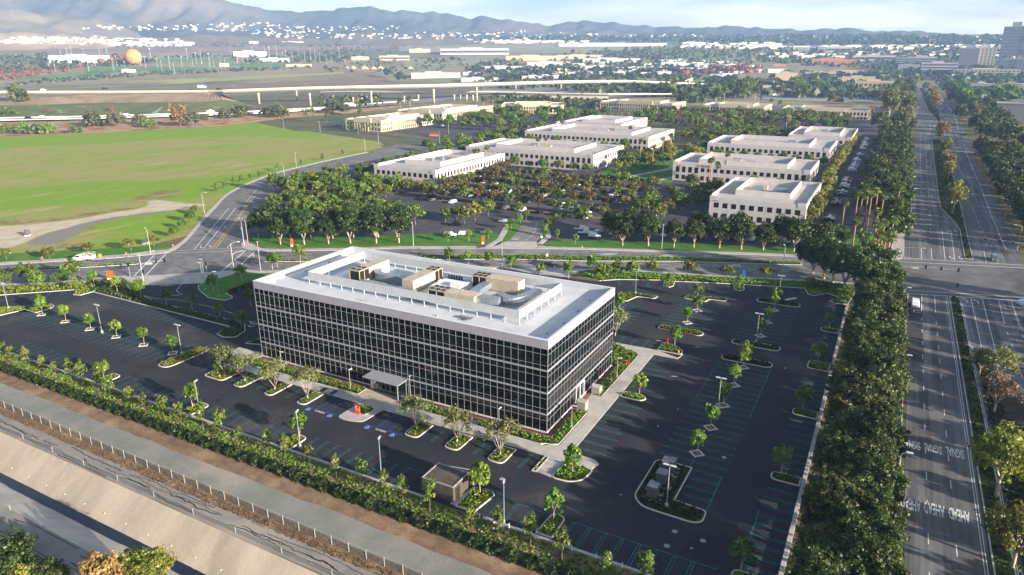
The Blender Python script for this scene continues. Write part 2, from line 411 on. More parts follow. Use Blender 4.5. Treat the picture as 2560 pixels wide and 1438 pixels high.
HILLG = M('wooded_hill', lin((72,78,58)), lin((96,92,66)), .003, .4, .62, fine=.35, fsc=.02, rough=.95, spec=.05)
G_TUFT = LEAF('groundcover_leaf', lin((74,104,30)), lin((126,150,48)), lin((168,168,78)))
G_GRASS = LEAF('meadow_grass_leaf', lin((98,118,34)), lin((146,158,54)), lin((180,172,90)))
G_DARK = LEAF('hedge_leaf', lin((40,56,26)), lin((76,94,44)), lin((110,118,60)))
G_DRY = LEAF('dry_grass_leaf', lin((112,92,66)), lin((148,126,94)), lin((172,150,116)))

# ---------------------------------------------------------------- land
CAN_N, CAN_S = 52.6, 41.0
def axis(lst):
    a = sorted(set([s*v for v in lst for s in (1, -1)])); return a
geo = [0, 60, 120, 200, 300, 450, 650, 850, 1000, 1200, 1500, 1900, 2150, 2400, 3000, 3700, 4500, 5500, 6700, 8000]
xs = axis(geo); ys = sorted(set(axis(geo)+[CAN_N, CAN_S]))
ys = [y for y in ys if not (CAN_S < y < CAN_N)]
mb = MB(); nx = len(xs)
for y in ys:
    for x in xs: mb.v.append((x, y, terr(math.hypot(x, y))-.0))
for j in range(len(ys)-1):
    for i in range(nx-1):
        if ys[j] == CAN_S and abs(xs[i]+xs[i+1])/2 < 1000: continue
        near = math.hypot((xs[i]+xs[i+1])/2, (ys[j]+ys[j+1])/2) < 900
        mb.f.append((j*nx+i, j*nx+i+1, (j+1)*nx+i+1, (j+1)*nx+i)); mb.m.append(1 if near else 0)
struct('ground', mb, [FARLAND, NEARLAND])

def hills(name, Rc, sky, mat, r0, r1, seed, cut=.9, nr=26, step=1.0, rough=.6):   # heightfield; sky = skyline, pixels of the photo
    rs = np.random.RandomState(seed); A = []
    for x, y in sky:
        d = ray(x, y); A.append((math.atan2(d.y, d.x), at_dist(x, y, Rc).z))
    A.sort(); az = np.array([a for a, _ in A]); hz = np.array([h for _, h in A])
    th = np.arange(az[0], az[-1], R(step*.25)); H = np.interp(th, az, hz); H = H+(rs.normal(0, 1, len(th))*.35+np.sin(th*310)*.7+np.sin(th*173+1)*1.0)*Rc/1733*1.2
    rr = np.concatenate([np.linspace(r0, Rc, nr), np.linspace(Rc, r1, 8)[1:]]); V = np.zeros((len(rr), len(th), 3))
    w1 = [(rs.uniform(12, 26), rs.uniform(0, 6.3), rs.uniform(.0016, .0035)) for _ in range(5)]+[(rs.uniform(50, 120), rs.uniform(0, 6.3), rs.uniform(.004, .009)) for _ in range(7)]+[(rs.uniform(140, 300), rs.uniform(0, 6.3), rs.uniform(.008, .02)) for _ in range(7)]
    for i, r in enumerate(rr):
        u = (r-r0)/(Rc-r0) if r <= Rc else 1-.75*(r-Rc)/(r1-Rc)
        base = np.full(len(th), terr(min(r, Rc))-8)
        n = sum(abs(np.sin(f*th+p+k*r+.8*np.sin(.5*f*th))) * (1 if f < 40 else .5 if f < 130 else .22) for f, p, k in w1)/10
        env = np.clip(u, 0, 1)**1.35; z = base+(H-base)*env*(1-(rough*(1-n)*2.6*(1-env**5) if r <= Rc else 0))
        V[i, :, 0] = np.cos(th)*r; V[i, :, 1] = np.sin(th)*r; V[i, :, 2] = np.where(H > base, z, base-20)
    mb = MB(); mb.v = [tuple(v) for v in V.reshape(-1, 3)]; n = len(th)
    for i in range(len(rr)-1):
        for k in range(n-1): mb.f.append((i*n+k+1, i*n+k, (i+1)*n+k, (i+1)*n+k+1)); mb.m.append(0)
    return struct(name, mb, mat, True)
hills('mountains', 5600, [(-420,-30),(-200,-50),(0,-40),(250,-46),(440,-30),(560,2),(600,9),(640,20),(690,27),(770,30),(835,24),(900,16),(925,18),(960,24),(985,30),(1005,27),(1032,26),(1050,33),(1085,30),(1115,33),(1150,41),(1175,46),(1210,40),(1235,46),(1300,53),(1340,60),(1380,64),(1430,53),(1460,52),(1500,57),(1525,55),(1570,62),(1640,67),(1700,67),(1745,71),(1790,66),(1840,65),(1900,71),(1960,72),(2020,76),(2075,71),(2130,71),(2200,80),(2260,76),(2330,81),(2400,87),(2500,96),(2700,100),(3000,96)], HILLB, 4300, 7200, 3, rough=.42)
hills('foothills', 4600, [(-500,0),(-150,8),(0,20),(60,27),(110,36),(160,37),(220,46),(265,50),(300,62),(330,78),(370,92),(410,99)], HILLT, 3500, 5200, 5, nr=18)
hills('dry_hills', 3700, [(-400,70),(0,81),(60,82),(130,87),(200,92),(240,97),(270,104),(300,110)], M('tan_hill', lin((178,154,122)), lin((156,132,104)), .004, fine=.1), 3200, 4000, 6, nr=10)
hills('low_hills', 4000, [(380,96),(440,92),(500,86),(545,88),(610,92),(640,96),(690,91),(750,93),(800,99),(850,90),(890,82),(925,80),(960,90),(1010,88),(1060,84),(1100,86),(1140,96),(1200,100)], M('brown_hill', lin((122,106,84)), lin((100,92,70)), .004, fine=.15), 3500, 4400, 8, nr=10)
hills('wooded_hills', 4900, [(1500,92),(1600,86),(1680,84),(1760,76),(1790,78),(1840,86),(1950,87),(2050,90),(2150,88),(2250,87),(2320,90),(2440,88),(2520,91),(2700,88),(2900,90)], HILLG, 4200, 5400, 9, nr=12)

# one closed box of faintly hazy air round everything
hz = MB().box((-8600, -8600, -6), (8600, 8600, 760)).build('haze', []); tag(hz, kind='stuff')
hm = bpy.data.materials.new('haze_air'); hm.use_nodes = True; n2 = hm.node_tree.nodes; n2.remove(n2['Principled BSDF'])
pv = n2.new('ShaderNodeVolumePrincipled'); pv.inputs['Color'].default_value = (.40, .62, 1, 1); pv.inputs['Density'].default_value = HAZE
pv.inputs['Anisotropy'].default_value = 0; hm.node_tree.links.new(pv.outputs[0], n2['Material Output'].inputs['Volume']); hz.data.materials.append(hm)

# ---------------------------------------------------------------- field beyond the street
far_edge = [(-900,270),(-672.5,320.8),(-626.4,366.9),(-577.7,455.3),(-575,506),(-475.8,462.4),(-403.2,466.1)]
street_l = [(-258,70),(-238.9,88),(-226,133),(-219.9,145.3),(-218.8,151.1),(-224.3,159.1),(-238.4,174.9),(-250,187.6),(-260.9,200.1),(-288,234),(-309,275),(-317,318),(-321,345),(-323.5,380),(-330,405)]
FPOLY = [(-900,100),(-400,-20),(-252,111),(-239,121),(-226,133.5)]+street_l[3:]+[(-352,430),(-380,448)]+far_edge[::-1]
sm3 = lambda *q: smooth_line(G2('S4', *q), 4)
GREEN = [G2('S4',(-400,330),(0,282),(600,262),(1100,225),(1560,185),(1890,165),(1940,200),(2400,245),(2300,275),(1700,262),(1150,290),(600,325),(0,350)),
 sm3((-300,690),(0,675),(700,630),(1250,610),(1600,590),(2000,530),(2330,455),(2200,545),(1900,590),(1560,690),(1440,745),(1000,700),(820,745),(400,780),(0,810),(-300,830)),
 sm3((620,930),(900,880),(1250,835),(1480,810),(1400,900),(1280,960),(1200,1000),(900,1060),(860,1000),(1000,960),(800,940))]
DIRTP = [sm3((-400,960),(0,940),(450,905),(800,845),(1100,800),(1300,775),(1500,772),(1500,795),(1200,830),(900,868),(480,960),(330,1000),(140,1080),(0,1110),(-400,1150)), sm3((1090,750),(1180,742),(1260,760),(1340,775),(1120,800))]
GRAVP = [sm3((215,1055),(480,955),(880,870),(1240,822),(1500,780),(1500,792),(1240,835),(900,885),(640,950),(560,1010),(400,1080),(240,1085))]
WEEDP = [sm3(*q, q[0])[:-1] for q in ([(0,862),(60,850),(160,885),(330,880),(520,880),(420,905),(200,925),(0,920)],[(880,765),(1000,715),(1160,665),(1330,665),(1420,690),(1310,720),(1270,745),(1100,745),(1040,760)],[(500,935),(640,900),(820,890),(700,960),(620,1010),(560,990)],[(300,1085),(560,1050),(640,1070),(760,1090),(900,1120),(300,1120)],[(1150,990),(1280,960),(1400,890),(1500,840),(1480,900),(1330,1010),(1200,1040)],[(-100,905),(300,890),(600,835),(900,800),(1100,790),(800,850),(450,900),(0,940)])]
fx = np.arange(-900, -225, 3.0); fy = np.arange(-20, 520, 3.0); X_, Y_ = np.meshgrid(fx, fy)
def blur(a, n):
    for _ in range(n):
        b = a.copy(); b[1:-1, 1:-1] = (a[1:-1, 1:-1]*2+a[:-2, 1:-1]+a[2:, 1:-1]+a[1:-1, :-2]+a[1:-1, 2:])/6; a = b
    return a
def pmask(polys, n): return blur(np.any([inpoly(p, X_.ravel(), Y_.ravel()) for p in polys], 0).reshape(X_.shape).astype(float), n)
ATT = dict(green=pmask(GREEN, 22), dirt=pmask(DIRTP, 2), gravel=pmask(GRAVP, 2), weed=pmask(WEEDP, 5)); inn = inpoly(FPOLY, X_.ravel(), Y_.ravel()).reshape(X_.shape)
keep = inn[:-1, :-1] | inn[1:, :-1] | inn[:-1, 1:] | inn[1:, 1:]; nxf = len(fx); jj, ii = np.nonzero(keep)
me = bpy.data.meshes.new('field'); nv_ = X_.size
me.from_pydata(np.stack([X_.ravel(), Y_.ravel(), np.full(nv_, .008)], 1).tolist(), [], np.stack([jj*nxf+ii, jj*nxf+ii+1, (jj+1)*nxf+ii+1, (jj+1)*nxf+ii], 1).tolist())
for k, v in ATT.items(): me.attributes.new(k, 'FLOAT', 'POINT').data.foreach_set('value', v.ravel().astype(np.float32))
fm = bpy.data.materials.new('field_ground'); fm.use_nodes = True; fn = fm.node_tree.nodes; fl = fm.node_tree.links; pb = fn['Principled BSDF']; pb.inputs['Roughness'].default_value = .95; pb.inputs['Specular IOR Level'].default_value = .1
ge = fn.new('ShaderNodeNewGeometry').outputs['Position']
def fnoise(sc, st=(1,1,1), det=6):
    m_ = fn.new('ShaderNodeMapping'); m_.inputs['Scale'].default_value = st; fl.new(ge, m_.inputs[0]); n_ = fn.new('ShaderNodeTexNoise'); n_.inputs['Scale'].default_value = sc; n_.inputs['Detail'].default_value = det; n_.inputs['Roughness'].default_value = .65; fl.new(m_.outputs[0], n_.inputs['Vector']); return n_.outputs['Fac']
def fmath(op, a, b):
    m_ = fn.new('ShaderNodeMath'); m_.operation = op
    for k, v in ((0, a), (1, b)):
        if isinstance(v, (int, float)): m_.inputs[k].default_value = v
        else: fl.new(v, m_.inputs[k])
    return m_.outputs[0]
def framp(v, lo, hi):
    m_ = fn.new('ShaderNodeMapRange'); m_.interpolation_type = 'SMOOTHSTEP'; m_.inputs[1].default_value = lo; m_.inputs[2].default_value = hi; fl.new(v, m_.inputs[0]); return m_.outputs[0]
def fmix(f, a, b):
    m_ = fn.new('ShaderNodeMix'); m_.data_type = 'RGBA'; fl.new(f, m_.inputs[0])
    for k, v in ((6, a), (7, b)):
        if isinstance(v, tuple): m_.inputs[k].default_value = (*v, 1)
        else: fl.new(v, m_.inputs[k])
    return m_.outputs[2]
def fatt(n_): a_ = fn.new('ShaderNodeAttribute'); a_.attribute_name = n_; return a_.outputs['Fac']
nA, nB, nC = fnoise(.045, (1,.6,1)), fnoise(.3, (1,.5,1)), fnoise(1.1)
tan_ = fmix(framp(nC, .35, .65), lin((166,152,104)), lin((146,146,76))); grn = fmix(framp(nC, .35, .65), lin((116,152,38)), lin((136,156,56)))
gf = framp(fmath('ADD', fmath('ADD', fatt('green'), fmath('MULTIPLY', fmath('SUBTRACT', nA, .44), 1.9)), fmath('MULTIPLY', fmath('SUBTRACT', nB, .5), 1.6)), -.05, .5)
cur = fmix(gf, tan_, grn)
wd = fmix(framp(nC, .35, .65), lin((144,116,84)), lin((122,110,64)))
wf_ = framp(fmath('ADD', fmath('MULTIPLY', fatt('weed'), 1.0), fmath('MULTIPLY', fmath('SUBTRACT', nB, .52), 2.6)), .5, 1.0); cur = fmix(wf_, cur, wd)
sp = framp(fmath('ADD', fnoise(.16, (1,.4,1)), fmath('MULTIPLY', fmath('SUBTRACT', nC, .5), .4)), .62, .74); cur = fmix(fmath('MULTIPLY', sp, .75), cur, wd); s2 = framp(fnoise(.55, (1,.3,1), 8), .56, .66); cur = fmix(fmath('MULTIPLY', s2, .5), cur, lin((112,118,52))); s3 = framp(fnoise(.09, (1,.25,1), 8), .55, .68); cur = fmix(fmath('MULTIPLY', s3, .6), cur, lin((178,166,118)))
df = framp(fmath('ADD', fatt('dirt'), fmath('MULTIPLY', fmath('SUBTRACT', nB, .5), .9)), .35, .6); cur = fmix(df, cur, fmix(framp(nB, .3, .7), lin((206,192,166)), lin((184,166,140))))
df = framp(fmath('ADD', fatt('gravel'), fmath('MULTIPLY', fmath('SUBTRACT', nB, .5), .6)), .35, .6); cur = fmix(df, cur, fmix(framp(nC, .3, .7), lin((146,138,126)), lin((128,122,112))))
fl.new(cur, pb.inputs['Base Color']); me.materials.append(fm); tag(put('field', me), kind='structure')

# ---------------------------------------------------------------- streets
SCW = [(-330,10),(-258,70),(-226,98.5),(-212.6,108.3),(-204.1,117.6),(-199,122)]
SCE = [(-176,141.4),(-166.9,146),(-140,164),(-115,178.5),(-92,188),(-72,198),(-57,203),(-44,206.5),(-26.5,212),(-8,217.5),(4,219)]
NCW = [(-360,20),(-280,84),(-248.8,109.9),(-234.8,121.8),(-224.8,130.4),(-217.5,139),(-213.4,145)]
NCE = [(-202,167),(-199.6,164.1),(-195,161.2),(-188.5,160.6),(-180.5,164.3),(-163,175),(-146.1,186.6),(-120.6,200),(-97,211.4),(-86.2,216),(-57.6,226.8),(-38,234.5),(-19.6,240.8),(-4,246),(4,250)]
LSL = [(-213.4,145),(-214.4,147.8),(-216.8,152.1),(-223.9,161.4),(-231.7,170.2),(-242.5,182.5),(-257.8,200.3),(-284.2,232.5),(-304,272),(-310,291.7),(-314.8,319.3),(-317.6,343),(-320,380)]
LSR = [(-202,167),(-204.5,170),(-217.9,183.1),(-232.9,198.2),(-244.5,214.1),(-268.5,248.2),(-281,271.9),(-287.5,292),(-292,320),(-294,350),(-292,385)]
s_ = smooth_line
mb = MB()
mb.face([(*p, .02) for p in s_(SCW)+s_(SCE)+[(9,216),(60,228),(60,268),(43,262),(8.3,256)]+s_(NCE)[::-1]+[(-207,156)]+s_(NCW)[::-1]])
struct('street', mb, ROAD)
mb = MB(); LSX = [(-300,400),(-281,408),(-262,412),(-200,428),(-185,440),(-200,446),(-270,432),(-302,428),(-330,424)]
mb.face([(*p, .024) for p in s_(LSL)+[(-326,405)]+[(-330,424),(-302,428),(-270,432),(-200,446),(-185,440),(-200,428),(-262,412),(-281,408)]+s_(LSR)[::-1]+[(-204,160)]]); struct('side_street', mb, ROAD)
# the boulevard on the right
mb = MB()
mb.face([(*p, .026) for p in [(9.2,-60),(19.2,-60),(19.6,216.2),(20.9,218),(22.3,216),(22.3,-60),(48,-60),(48,228),(9.6,216.5)]])
BL = [(8.3,256),(8.2,292),(10.4,330),(11.5,399),(12.6,510),(15,700),(16,860),(18.9,1174),(14,1420),(16,1600),(42,1960)]
BR = [(60,1934),(55,1620),(58.4,1334),(59.4,1120),(54.6,846),(52.2,735),(49.1,610),(46.6,527),(45.5,428),(44.3,366),(43.2,331),(44.6,310),(43.5,290),(42,262)]
mb.face([(*p, .026) for p in BL+BR]); struct('boulevard', mb, ROADY)
mb = MB(); mb.face([(*p, .032) for p in [(9.5,164),(12.9,164),(12.9,214.5),(9.6,214)]]); mb.face([(*p, .032) for p in [(19.9-.7-.25,60),(19.0,60)]+[(19.0,61)]])
struct('asphalt_patch', mb, DARKR)
mb = MB(); mb.face([(*p, .03) for p in [(8.4,252),(44,262),(60,268),(60,228),(37.5,223),(9.5,215.5),(-4,214.5),(-8,219.5),(-20,230),(-19,240),(-4,245.5)]]); struct('crossing_asphalt', mb, M('crossing_asphalt', lin((118,114,112)), lin((100,98,98)), .15, .35, .65, lin((84,82,84)), .06, .5, .66, fine=.12, fsc=3))

def bed(name, poly, z, mat, label=None):           # kerbed raised strip
    p = ccw(poly); mb = MB(); mb.ring(p, inset(p, .18), 0, z+.03, 0); mb.face([(a, b, z) for a, b in inset(p, .17)], 1)
    return struct(name, mb, [KERB, mat])
def band(l1, l2): return list(l1)+list(l2)[::-1]
# medians of the street and the boulevard
medW = band([(-300,58),(-242,106.5),(-228.2,118),(-212.5,131.4),(-210,131.8)], [(-298,56),(-238.7,104.4),(-226.3,116.6),(-209.8,131)])
medE = band([(-180,151.2),(-160,165.5),(-134.1,183.2),(-118.7,191.9),(-103,200.2),(-84.4,207.9),(-56.2,221.5),(-20.7,233.6)], [(-179.4,150.6),(-158,162),(-127.3,181),(-105.1,193),(-82.5,202.6),(-55,216.6),(-20,230.4)])
MED_B1 = [(19.6,-60),(22.2,-60),(22.2,215.5),(21.0,218),(19.7,215.8)]
MED_B2 = band([(26,263),(26.4,290),(26.9,308),(26.3,317),(23.9,336),(21.8,353),(22,386),(23.7,515),(24.6,600),(26,640)], [(28.3,263),(28.7,290),(29.2,316),(30.1,370),(30.9,436),(32.2,520),(33,600),(31,640)])
MED_B3 = band([(28.6,668),(34.4,800),(33.4,880),(29.6,960),(28.6,1149),(28.3,1426),(26,1600)], [(33.5,672),(36.6,780),(38.6,900),(39.7,988),(40,1149),(37,1426),(34,1600)])
bed('median_strip', medW, .12, SOIL); bed('median_strip', medE, .12, SOIL)
for q in (MED_B1, MED_B2, MED_B3): bed('boulevard_median', q, .14, SOIL)
# kerb and sidewalk of the north side; lawns
def walkway(l1, l2, z=.14, mat=CONC):
    mb = MB(); mb.prism(ccw(band(l1, l2)), 0, z); return struct('sidewalk', mb, mat)
walkway(s_(NCW), s_([(-362,23),(-282,87),(-251.6,111.5),(-238.9,122.9),(-226.5,134),(-219.9,143.5),(-217,147.5)]))
walkway(s_(LSL), s_([(-217,147.5),(-218.5,151.1),(-224.3,159.6),(-238.4,175.6),(-250,188.3),(-260.9,201.3),(-287,234),(-307,273),(-312.5,292),(-317.3,319.4),(-320,343),(-322.5,380)]))
walkway(s_(NCE[:7])+[(-122.5,199)], s_([(-203.5,170),(-200,167.4),(-196,166.5),(-189.5,164.2),(-181.5,167),(-164,177.7),(-147.6,189)])+[(-124.2,201.6)])
walkway(s_([(-103.6,208.6),(-97,211.4),(-86.2,216),(-57.6,226.8),(-38,234.5),(-19.6,240.8),(-6,245.5),(4,250),(7.6,254),(8.4,262),(8.3,300)]), s_([(-105,212.6),(-97.6,213.9),(-87,218.5),(-58.6,229.4),(-39,237.3),(-20.4,243.6),(-8,249),(-1.5,253),(2,257),(4.3,264),(5,300)]))
# the campus: asphalt, drives, lawns
CAMP = [(-206,174),(-217.9,184.5),(-233.5,199.6),(-243.5,214.1),(-268,250),(-281,275),(-286,292),(-291,322),(-292.5,350),(-291,384),(-281,407),(-262,411),(-199,427),(-120,450),(-125,1000),(6,1000),(8,860),(4,430),(3,330),(1,262),(-8,249.5),(-20,244),(-58,230),(-98,215),(-122,203),(-147,190.5),(-164,179),(-182,168.5),(-198,168.5)]
mb = MB(); mb.face([(*p, .012) for p in CAMP]); struct('campus_pavement', mb, M('campus_asphalt', lin((84,82,86)), lin((70,68,73)), .1, .35, .65, lin((98,92,90)), .03, .52, .66, rough=.9, fine=.14))
mb = MB(); mb.face([(*p, .012) for p in [(-281,407),(-330,424),(-352,432),(-470,470),(-575,512),(-560,560),(-500,640),(-470,760),(-300,900),(-125,1000),(-120,450),(-199,427),(-262,411)]]); struct('campus_ground', mb, M('campus_ground', lin((92,98,58)), lin((108,100,72)), .06, .4, .6, lin((76,84,46)), .02, .5, .62, fine=.25, fsc=.6))
for q in ([(-500,520),(-446,505),(-446,560),(-470,700),(-505,620)],[(-395,500),(-262,445),(-262,560),(-330,600),(-395,570)],[(-395,600),(-300,590),(-300,700),(-380,720)],[(-340,790),(-140,770),(-120,800),(-330,830)],[(-480,488),(-440,478),(-300,452),(-440,490)]): struct('campus_pavement', MB().prism(ccw(q), 0, .03), MATS['campus_asphalt'])
LAWN1 = [(-203,171.5),(-198.5,168.6),(-189,165.4),(-181.7,168.3),(-164.4,179.2),(-148,190.5),(-124.5,203),(-121.5,208.5),(-121,214),(-126,221),(-135,219),(-150,208),(-160,200.5),(-175,190),(-190,181),(-203,174)]
LAWN2 = [(-104.6,214),(-97.5,215.2),(-87,219.8),(-58.6,230.7),(-39,238.6),(-20.6,244.9),(-9,250),(-3,255),(1,265),(2,290),(-6,285),(-12,262),(-24,254),(-40,247),(-62,239),(-84,231),(-100,225.5),(-104.5,220)]
for q in (LAWN1, LAWN2): struct('lawn', MB().prism(ccw(q), 0, .1), LAWN)
struct('lawn', MB().prism(ccw([(-330,38),(-262,103),(-251.6,112),(-238.9,123.4),(-226.8,134.4),(-220.2,143.9),(-219.3,150),(-222.5,153.2),(-229,146.5),(-240,136),(-258,121),(-276,107),(-340,48)]), 0, .09), LAWN)
struct('lawn', MB().prism(ccw([(-146,362),(-100,356),(-104,412),(-112,452),(-120,470),(-134,470),(-147,420)]), 0, .09), LAWN)
for q in ([(-128,366),(-124,366),(-112,402),(-113,428),(-116,428),(-116,404)], [(-112,357),(-109,356.6),(-103.5,372),(-105,376)]): struct('garden_path', MB().prism(ccw(q), 0, .12), CONC)
mb = MB(); mb.prism(ccw([(-122.5,199),(-118,206),(-118,212.4),(-108,217),(-105.5,212.8),(-103.2,208.8)]), 0, .07); struct('driveway_apron', mb, CONC)
mb = MB(); ribbon(s_([(-113,214.6),(-115,224),(-119,236),(-124,247)]), 10.4, .05, mb); struct('driveway', mb, M('drive_asphalt', lin((140,132,126)), lin((124,118,114)), .2, fine=.1))
for q in ([(-121.2,203),(-119.4,203.8),(-120.5,214),(-124.5,225),(-130,236),(-131.6,235.5),(-126.6,224),(-122.4,213.5)], [(-106.5,214.5),(-104.6,214.2),(-106.6,226),(-110,233),(-111.6,232.4),(-108.3,225)]): struct('garden_path', MB().prism(q, 0, .13), CONC)
for q in ([(-119.3,211),(-117.5,212),(-119.6,222),(-125,236.5),(-129.5,248),(-131,249),(-129.6,236.2),(-124.4,225.3),(-120.4,214.2)],[(-107.2,217),(-106.6,226),(-110,233),(-116,245),(-118,244),(-112.6,231),(-109,224)]): struct('lawn', MB().prism(ccw(q), 0, .11), LAWN)
for y in (264,281,298,315,332): struct('parking_median', MB().prism(roundpoly([(-192,y-1),(-100,y-1),(-100,y+1),(-192,y+1)], .9), 0, .12, 1, 0), [KERB, BARK])
for x0, x1, y in ((-262,-196,243),(-262,-200,268)): struct('parking_median', MB().prism(roundpoly([(x0,y-1),(x1,y-1),(x1,y+1),(x0,y+1)], .9), 0, .12, 1, 0), [KERB, BARK])
mb = MB(); ribbon([(-190,261.6),(-148,260.3),(-101,258.4)], .5, .13, mb); struct('red_kerb', mb, KRED)

# ---------------------------------------------------------------- the big parking lot and its edges
LOT = [(-300,20),(-238,72.6),(-4.4,72.6),(-4.1,196.4),(-7.7,195.8),(-6.4,201.6),(-14,206.6),(-33,201),(-54,194.5),(-66.4,188.4),(-71,184.2),(-80,183.5),(-97,183.2),(-130,165),(-160,137),(-160,126),(-171,123.5),(-174.9,127.5),(-186.8,118.8),(-192,117),(-202,107),(-215.5,93.3),(-238,72.7),(-301,20.2)]
LOT = [(-238,72.6),(-4.4,72.6)]+LOT[3:-2]
mb = MB(); mb.face([(*p, .02) for p in LOT]); struct('parking_lot', mb, ASPH)
# concrete aprons, walks round the building
def slab(name, poly, z=.13, mat=CONC): return struct(name, MB().prism(ccw(poly), 0, z), mat)
slab('driveway_apron', [(-203,119.8),(-199,122.3),(-176,141.6),(-166.5,146.2),(-160,150),(-166.9,144.1),(-173.6,140.2),(-174.6,128.6),(-174.9,127.5),(-186.8,118.8),(-191.6,117.8),(-200,120)], .05)
slab('driveway_apron', [(-104.5,182.6),(-92,188.2),(-72.5,197.8),(-72.5,195.9),(-78.5,194),(-81,189.7),(-80.5,184.4),(-84,183),(-90,182.6)], .06)
struct('sidewalk', ribbon(s_([(-226.6,97.6),(-213.5,107.6),(-205,117),(-200.5,121)]), 1.7, .15), CONC)
struct('sidewalk', ribbon(s_([(-72.5,196.6),(-57.6,201.6),(-44.2,205),(-26.5,210.6),(-8.3,216.2),(3,218)]), 1.7, .15), CONC)
struct('sidewalk', ribbon(s_([(-166,145.2),(-140,163),(-115,177.3),(-104,182.8)]), 1.7, .15), CONC)
FW = [(-121,91.2),(-48.9,91.7),(-43.7,91.7),(-43.7,86.9),(-40.2,86.5),(-40.2,95.5),(-40.4,140.5),(-35,140.6),(-34.6,143.6),(-35.2,141.2),(-40.6,143.2),(-51,142.9),(-52.5,142.9),(-52.5,141),(-43,138.7),(-43,115.6),(-46.4,115.6),(-46.4,111),(-43,108.8),(-43,95.8),(-44.3,95.3),(-45.3,94.5),(-59.5,94.6),(-59.5,96.6),(-61,96.6),(-61,94.6),(-72,94.3),(-76.4,94.3),(-76.8,99),(-86,99),(-86,94),(-121,93.6)]
slab('walkway', FW, .14)
slab('walkway', [(-35.3,91.8),(-40,91.8),(-40,93.9),(-38.4,94.6),(-35.8,94.4),(-34.8,93.6)], .16)
slab('plaza', [(-86,93.9),(-76.4,94.2),(-76.8,99.2),(-86,99.2)], .148, M('plaza_paving', lin((196,178,156)), lin((178,162,142)), .8, fine=.1))
slab('walkway', [(-126,99.5),(-117.5,99.5),(-117.5,97),(-121,93),(-126,96)], .13)
for x in (-94.2, -91.6): slab('crosswalk_strip', [(x,91.5),(x+1.1,91.5),(x+1.1,93.4),(x,93.4)], .15, DARKR)
# strip of brick mow edge along the base of the building
mb = MB(); mb.prism([(-117.6,97.75),(-46.2,97.75),(-46.2,130.4),(-45.4,130.4),(-45.4,96.9),(-117.6,96.9)], 0, .16); struct('brick_edging', mb, M('brick_edging', lin((150,96,80)), lin((128,84,72)), 3, fine=.2))
# front strip: walls, hedge bed, maintenance road, canal
XL, XR = -330, 60
def strip(name, y0, y1, z, mat, mb=None, wob=0, seed=0, x0=None, x1=None):
    rs = random.Random(seed); n = 110; x0 = XL if x0 is None else x0; x1 = 60 if x1 is None else x1
    lo = [(x0+(x1-x0)*i/n, y0+(rs.uniform(-wob, wob) if wob else 0)) for i in range(n+1)]; hi = [(x0+(x1-x0)*i/n, y1+(rs.uniform(-wob, wob) if wob else 0)) for i in range(n+1)]
    mb = MB(); 
    for i in range(n): mb.face([(*lo[i], z), (*lo[i+1], z), (*hi[i+1], z), (*hi[i], z)])
    return struct(name, mb, mat)
strip('bark_strip', 62.5, 72.4, .012, BARK)
strip('gravel_road', 58.9, 63.4, .03, GRAVEL, wob=.25, seed=2)
strip('weed_verge', 55.6, 59.2, .018, WEED)
strip('canal_path', 52.65, 56.1, .04, M('cracked_asphalt', lin((150,142,132)), lin((134,128,120)), .25, .35, .65, lin((164,152,138)), .06, .5, .66, fine=.12), wob=.12, seed=4)
strip('canal_path', 37.2, 40.95, .04, MATS['cracked_asphalt'])
rs = random.Random(11)
mb = MB()
for y0, amp in ((55.2,.3),(54.3,.45),(53.6,.3),(54.8,.4),(39.8,.3),(38.6,.45),(38.0,.3)):          # tar-sealed cracks
    x = -150+rs.uniform(0, 9)
    while x < -40:
        n = rs.randint(8, 40); line = []; y = y0+rs.uniform(-.5, .5)
        for i in range(n):
            line.append((x, max(53.0 if y0 > 50 else 37.6, min(55.7 if y0 > 50 else 40.6, y)))); x += rs.uniform(.3, .9); y += rs.uniform(-amp, amp)*.55
        ribbon(line, rs.uniform(.08, .2), .055, mb); x += rs.uniform(1, 9)
struct('crack_sealing', mb, M('crack_tar', lin((44,44,48)), fine=.1))
WN, WS, WZ = 48.0, 46.7, -3.5
mb = MB(); n = 260; rs = random.Random(5); wn = []; wsx = []
for i in range(n+1): wn.append(WN+.25*math.sin(i*.7)+rs.uniform(-.18, .18)+.3); wsx.append(WS-.3+.15*math.sin(i*.5+2)+rs.uniform(-.1, .1))
X = [-330+390*i/n for i in range(n+1)]
mb.face([(-1000, CAN_N, 0), (-1000, WN-.3, WZ-.2), (1000, WN-.3, WZ-.2), (1000, CAN_N, 0)], 0); mb.face([(-1000, WN-.3, WZ-.2), (-1000, WS, WZ-.2), (1000, WS, WZ-.2), (1000, WN-.3, WZ-.2)], 1)
mb.face([(-1000, WS, WZ-.2), (-1000, CAN_S, 0), (1000, CAN_S, 0), (1000, WS, WZ-.2)], 1); struct('canal_channel', mb, [BANK, BANKS])
mb = MB()
for i in range(n): mb.face([(X[i], wsx[i], WZ+.02), (X[i+1], wsx[i+1], WZ+.02), (X[i+1], wn[i+1], WZ+.06), (X[i], wn[i], WZ+.06)])
struct('canal_water', mb, WATER)
mb = MB(); rs = random.Random(3)
for i in range(17):                                  # weep holes with pale streaks
    x = -140+i*5.2; mb.box((x, 49.0, WZ+.75), (x+.3, 49.1, WZ+.95))
struct('weep_holes', mb, WHITE)
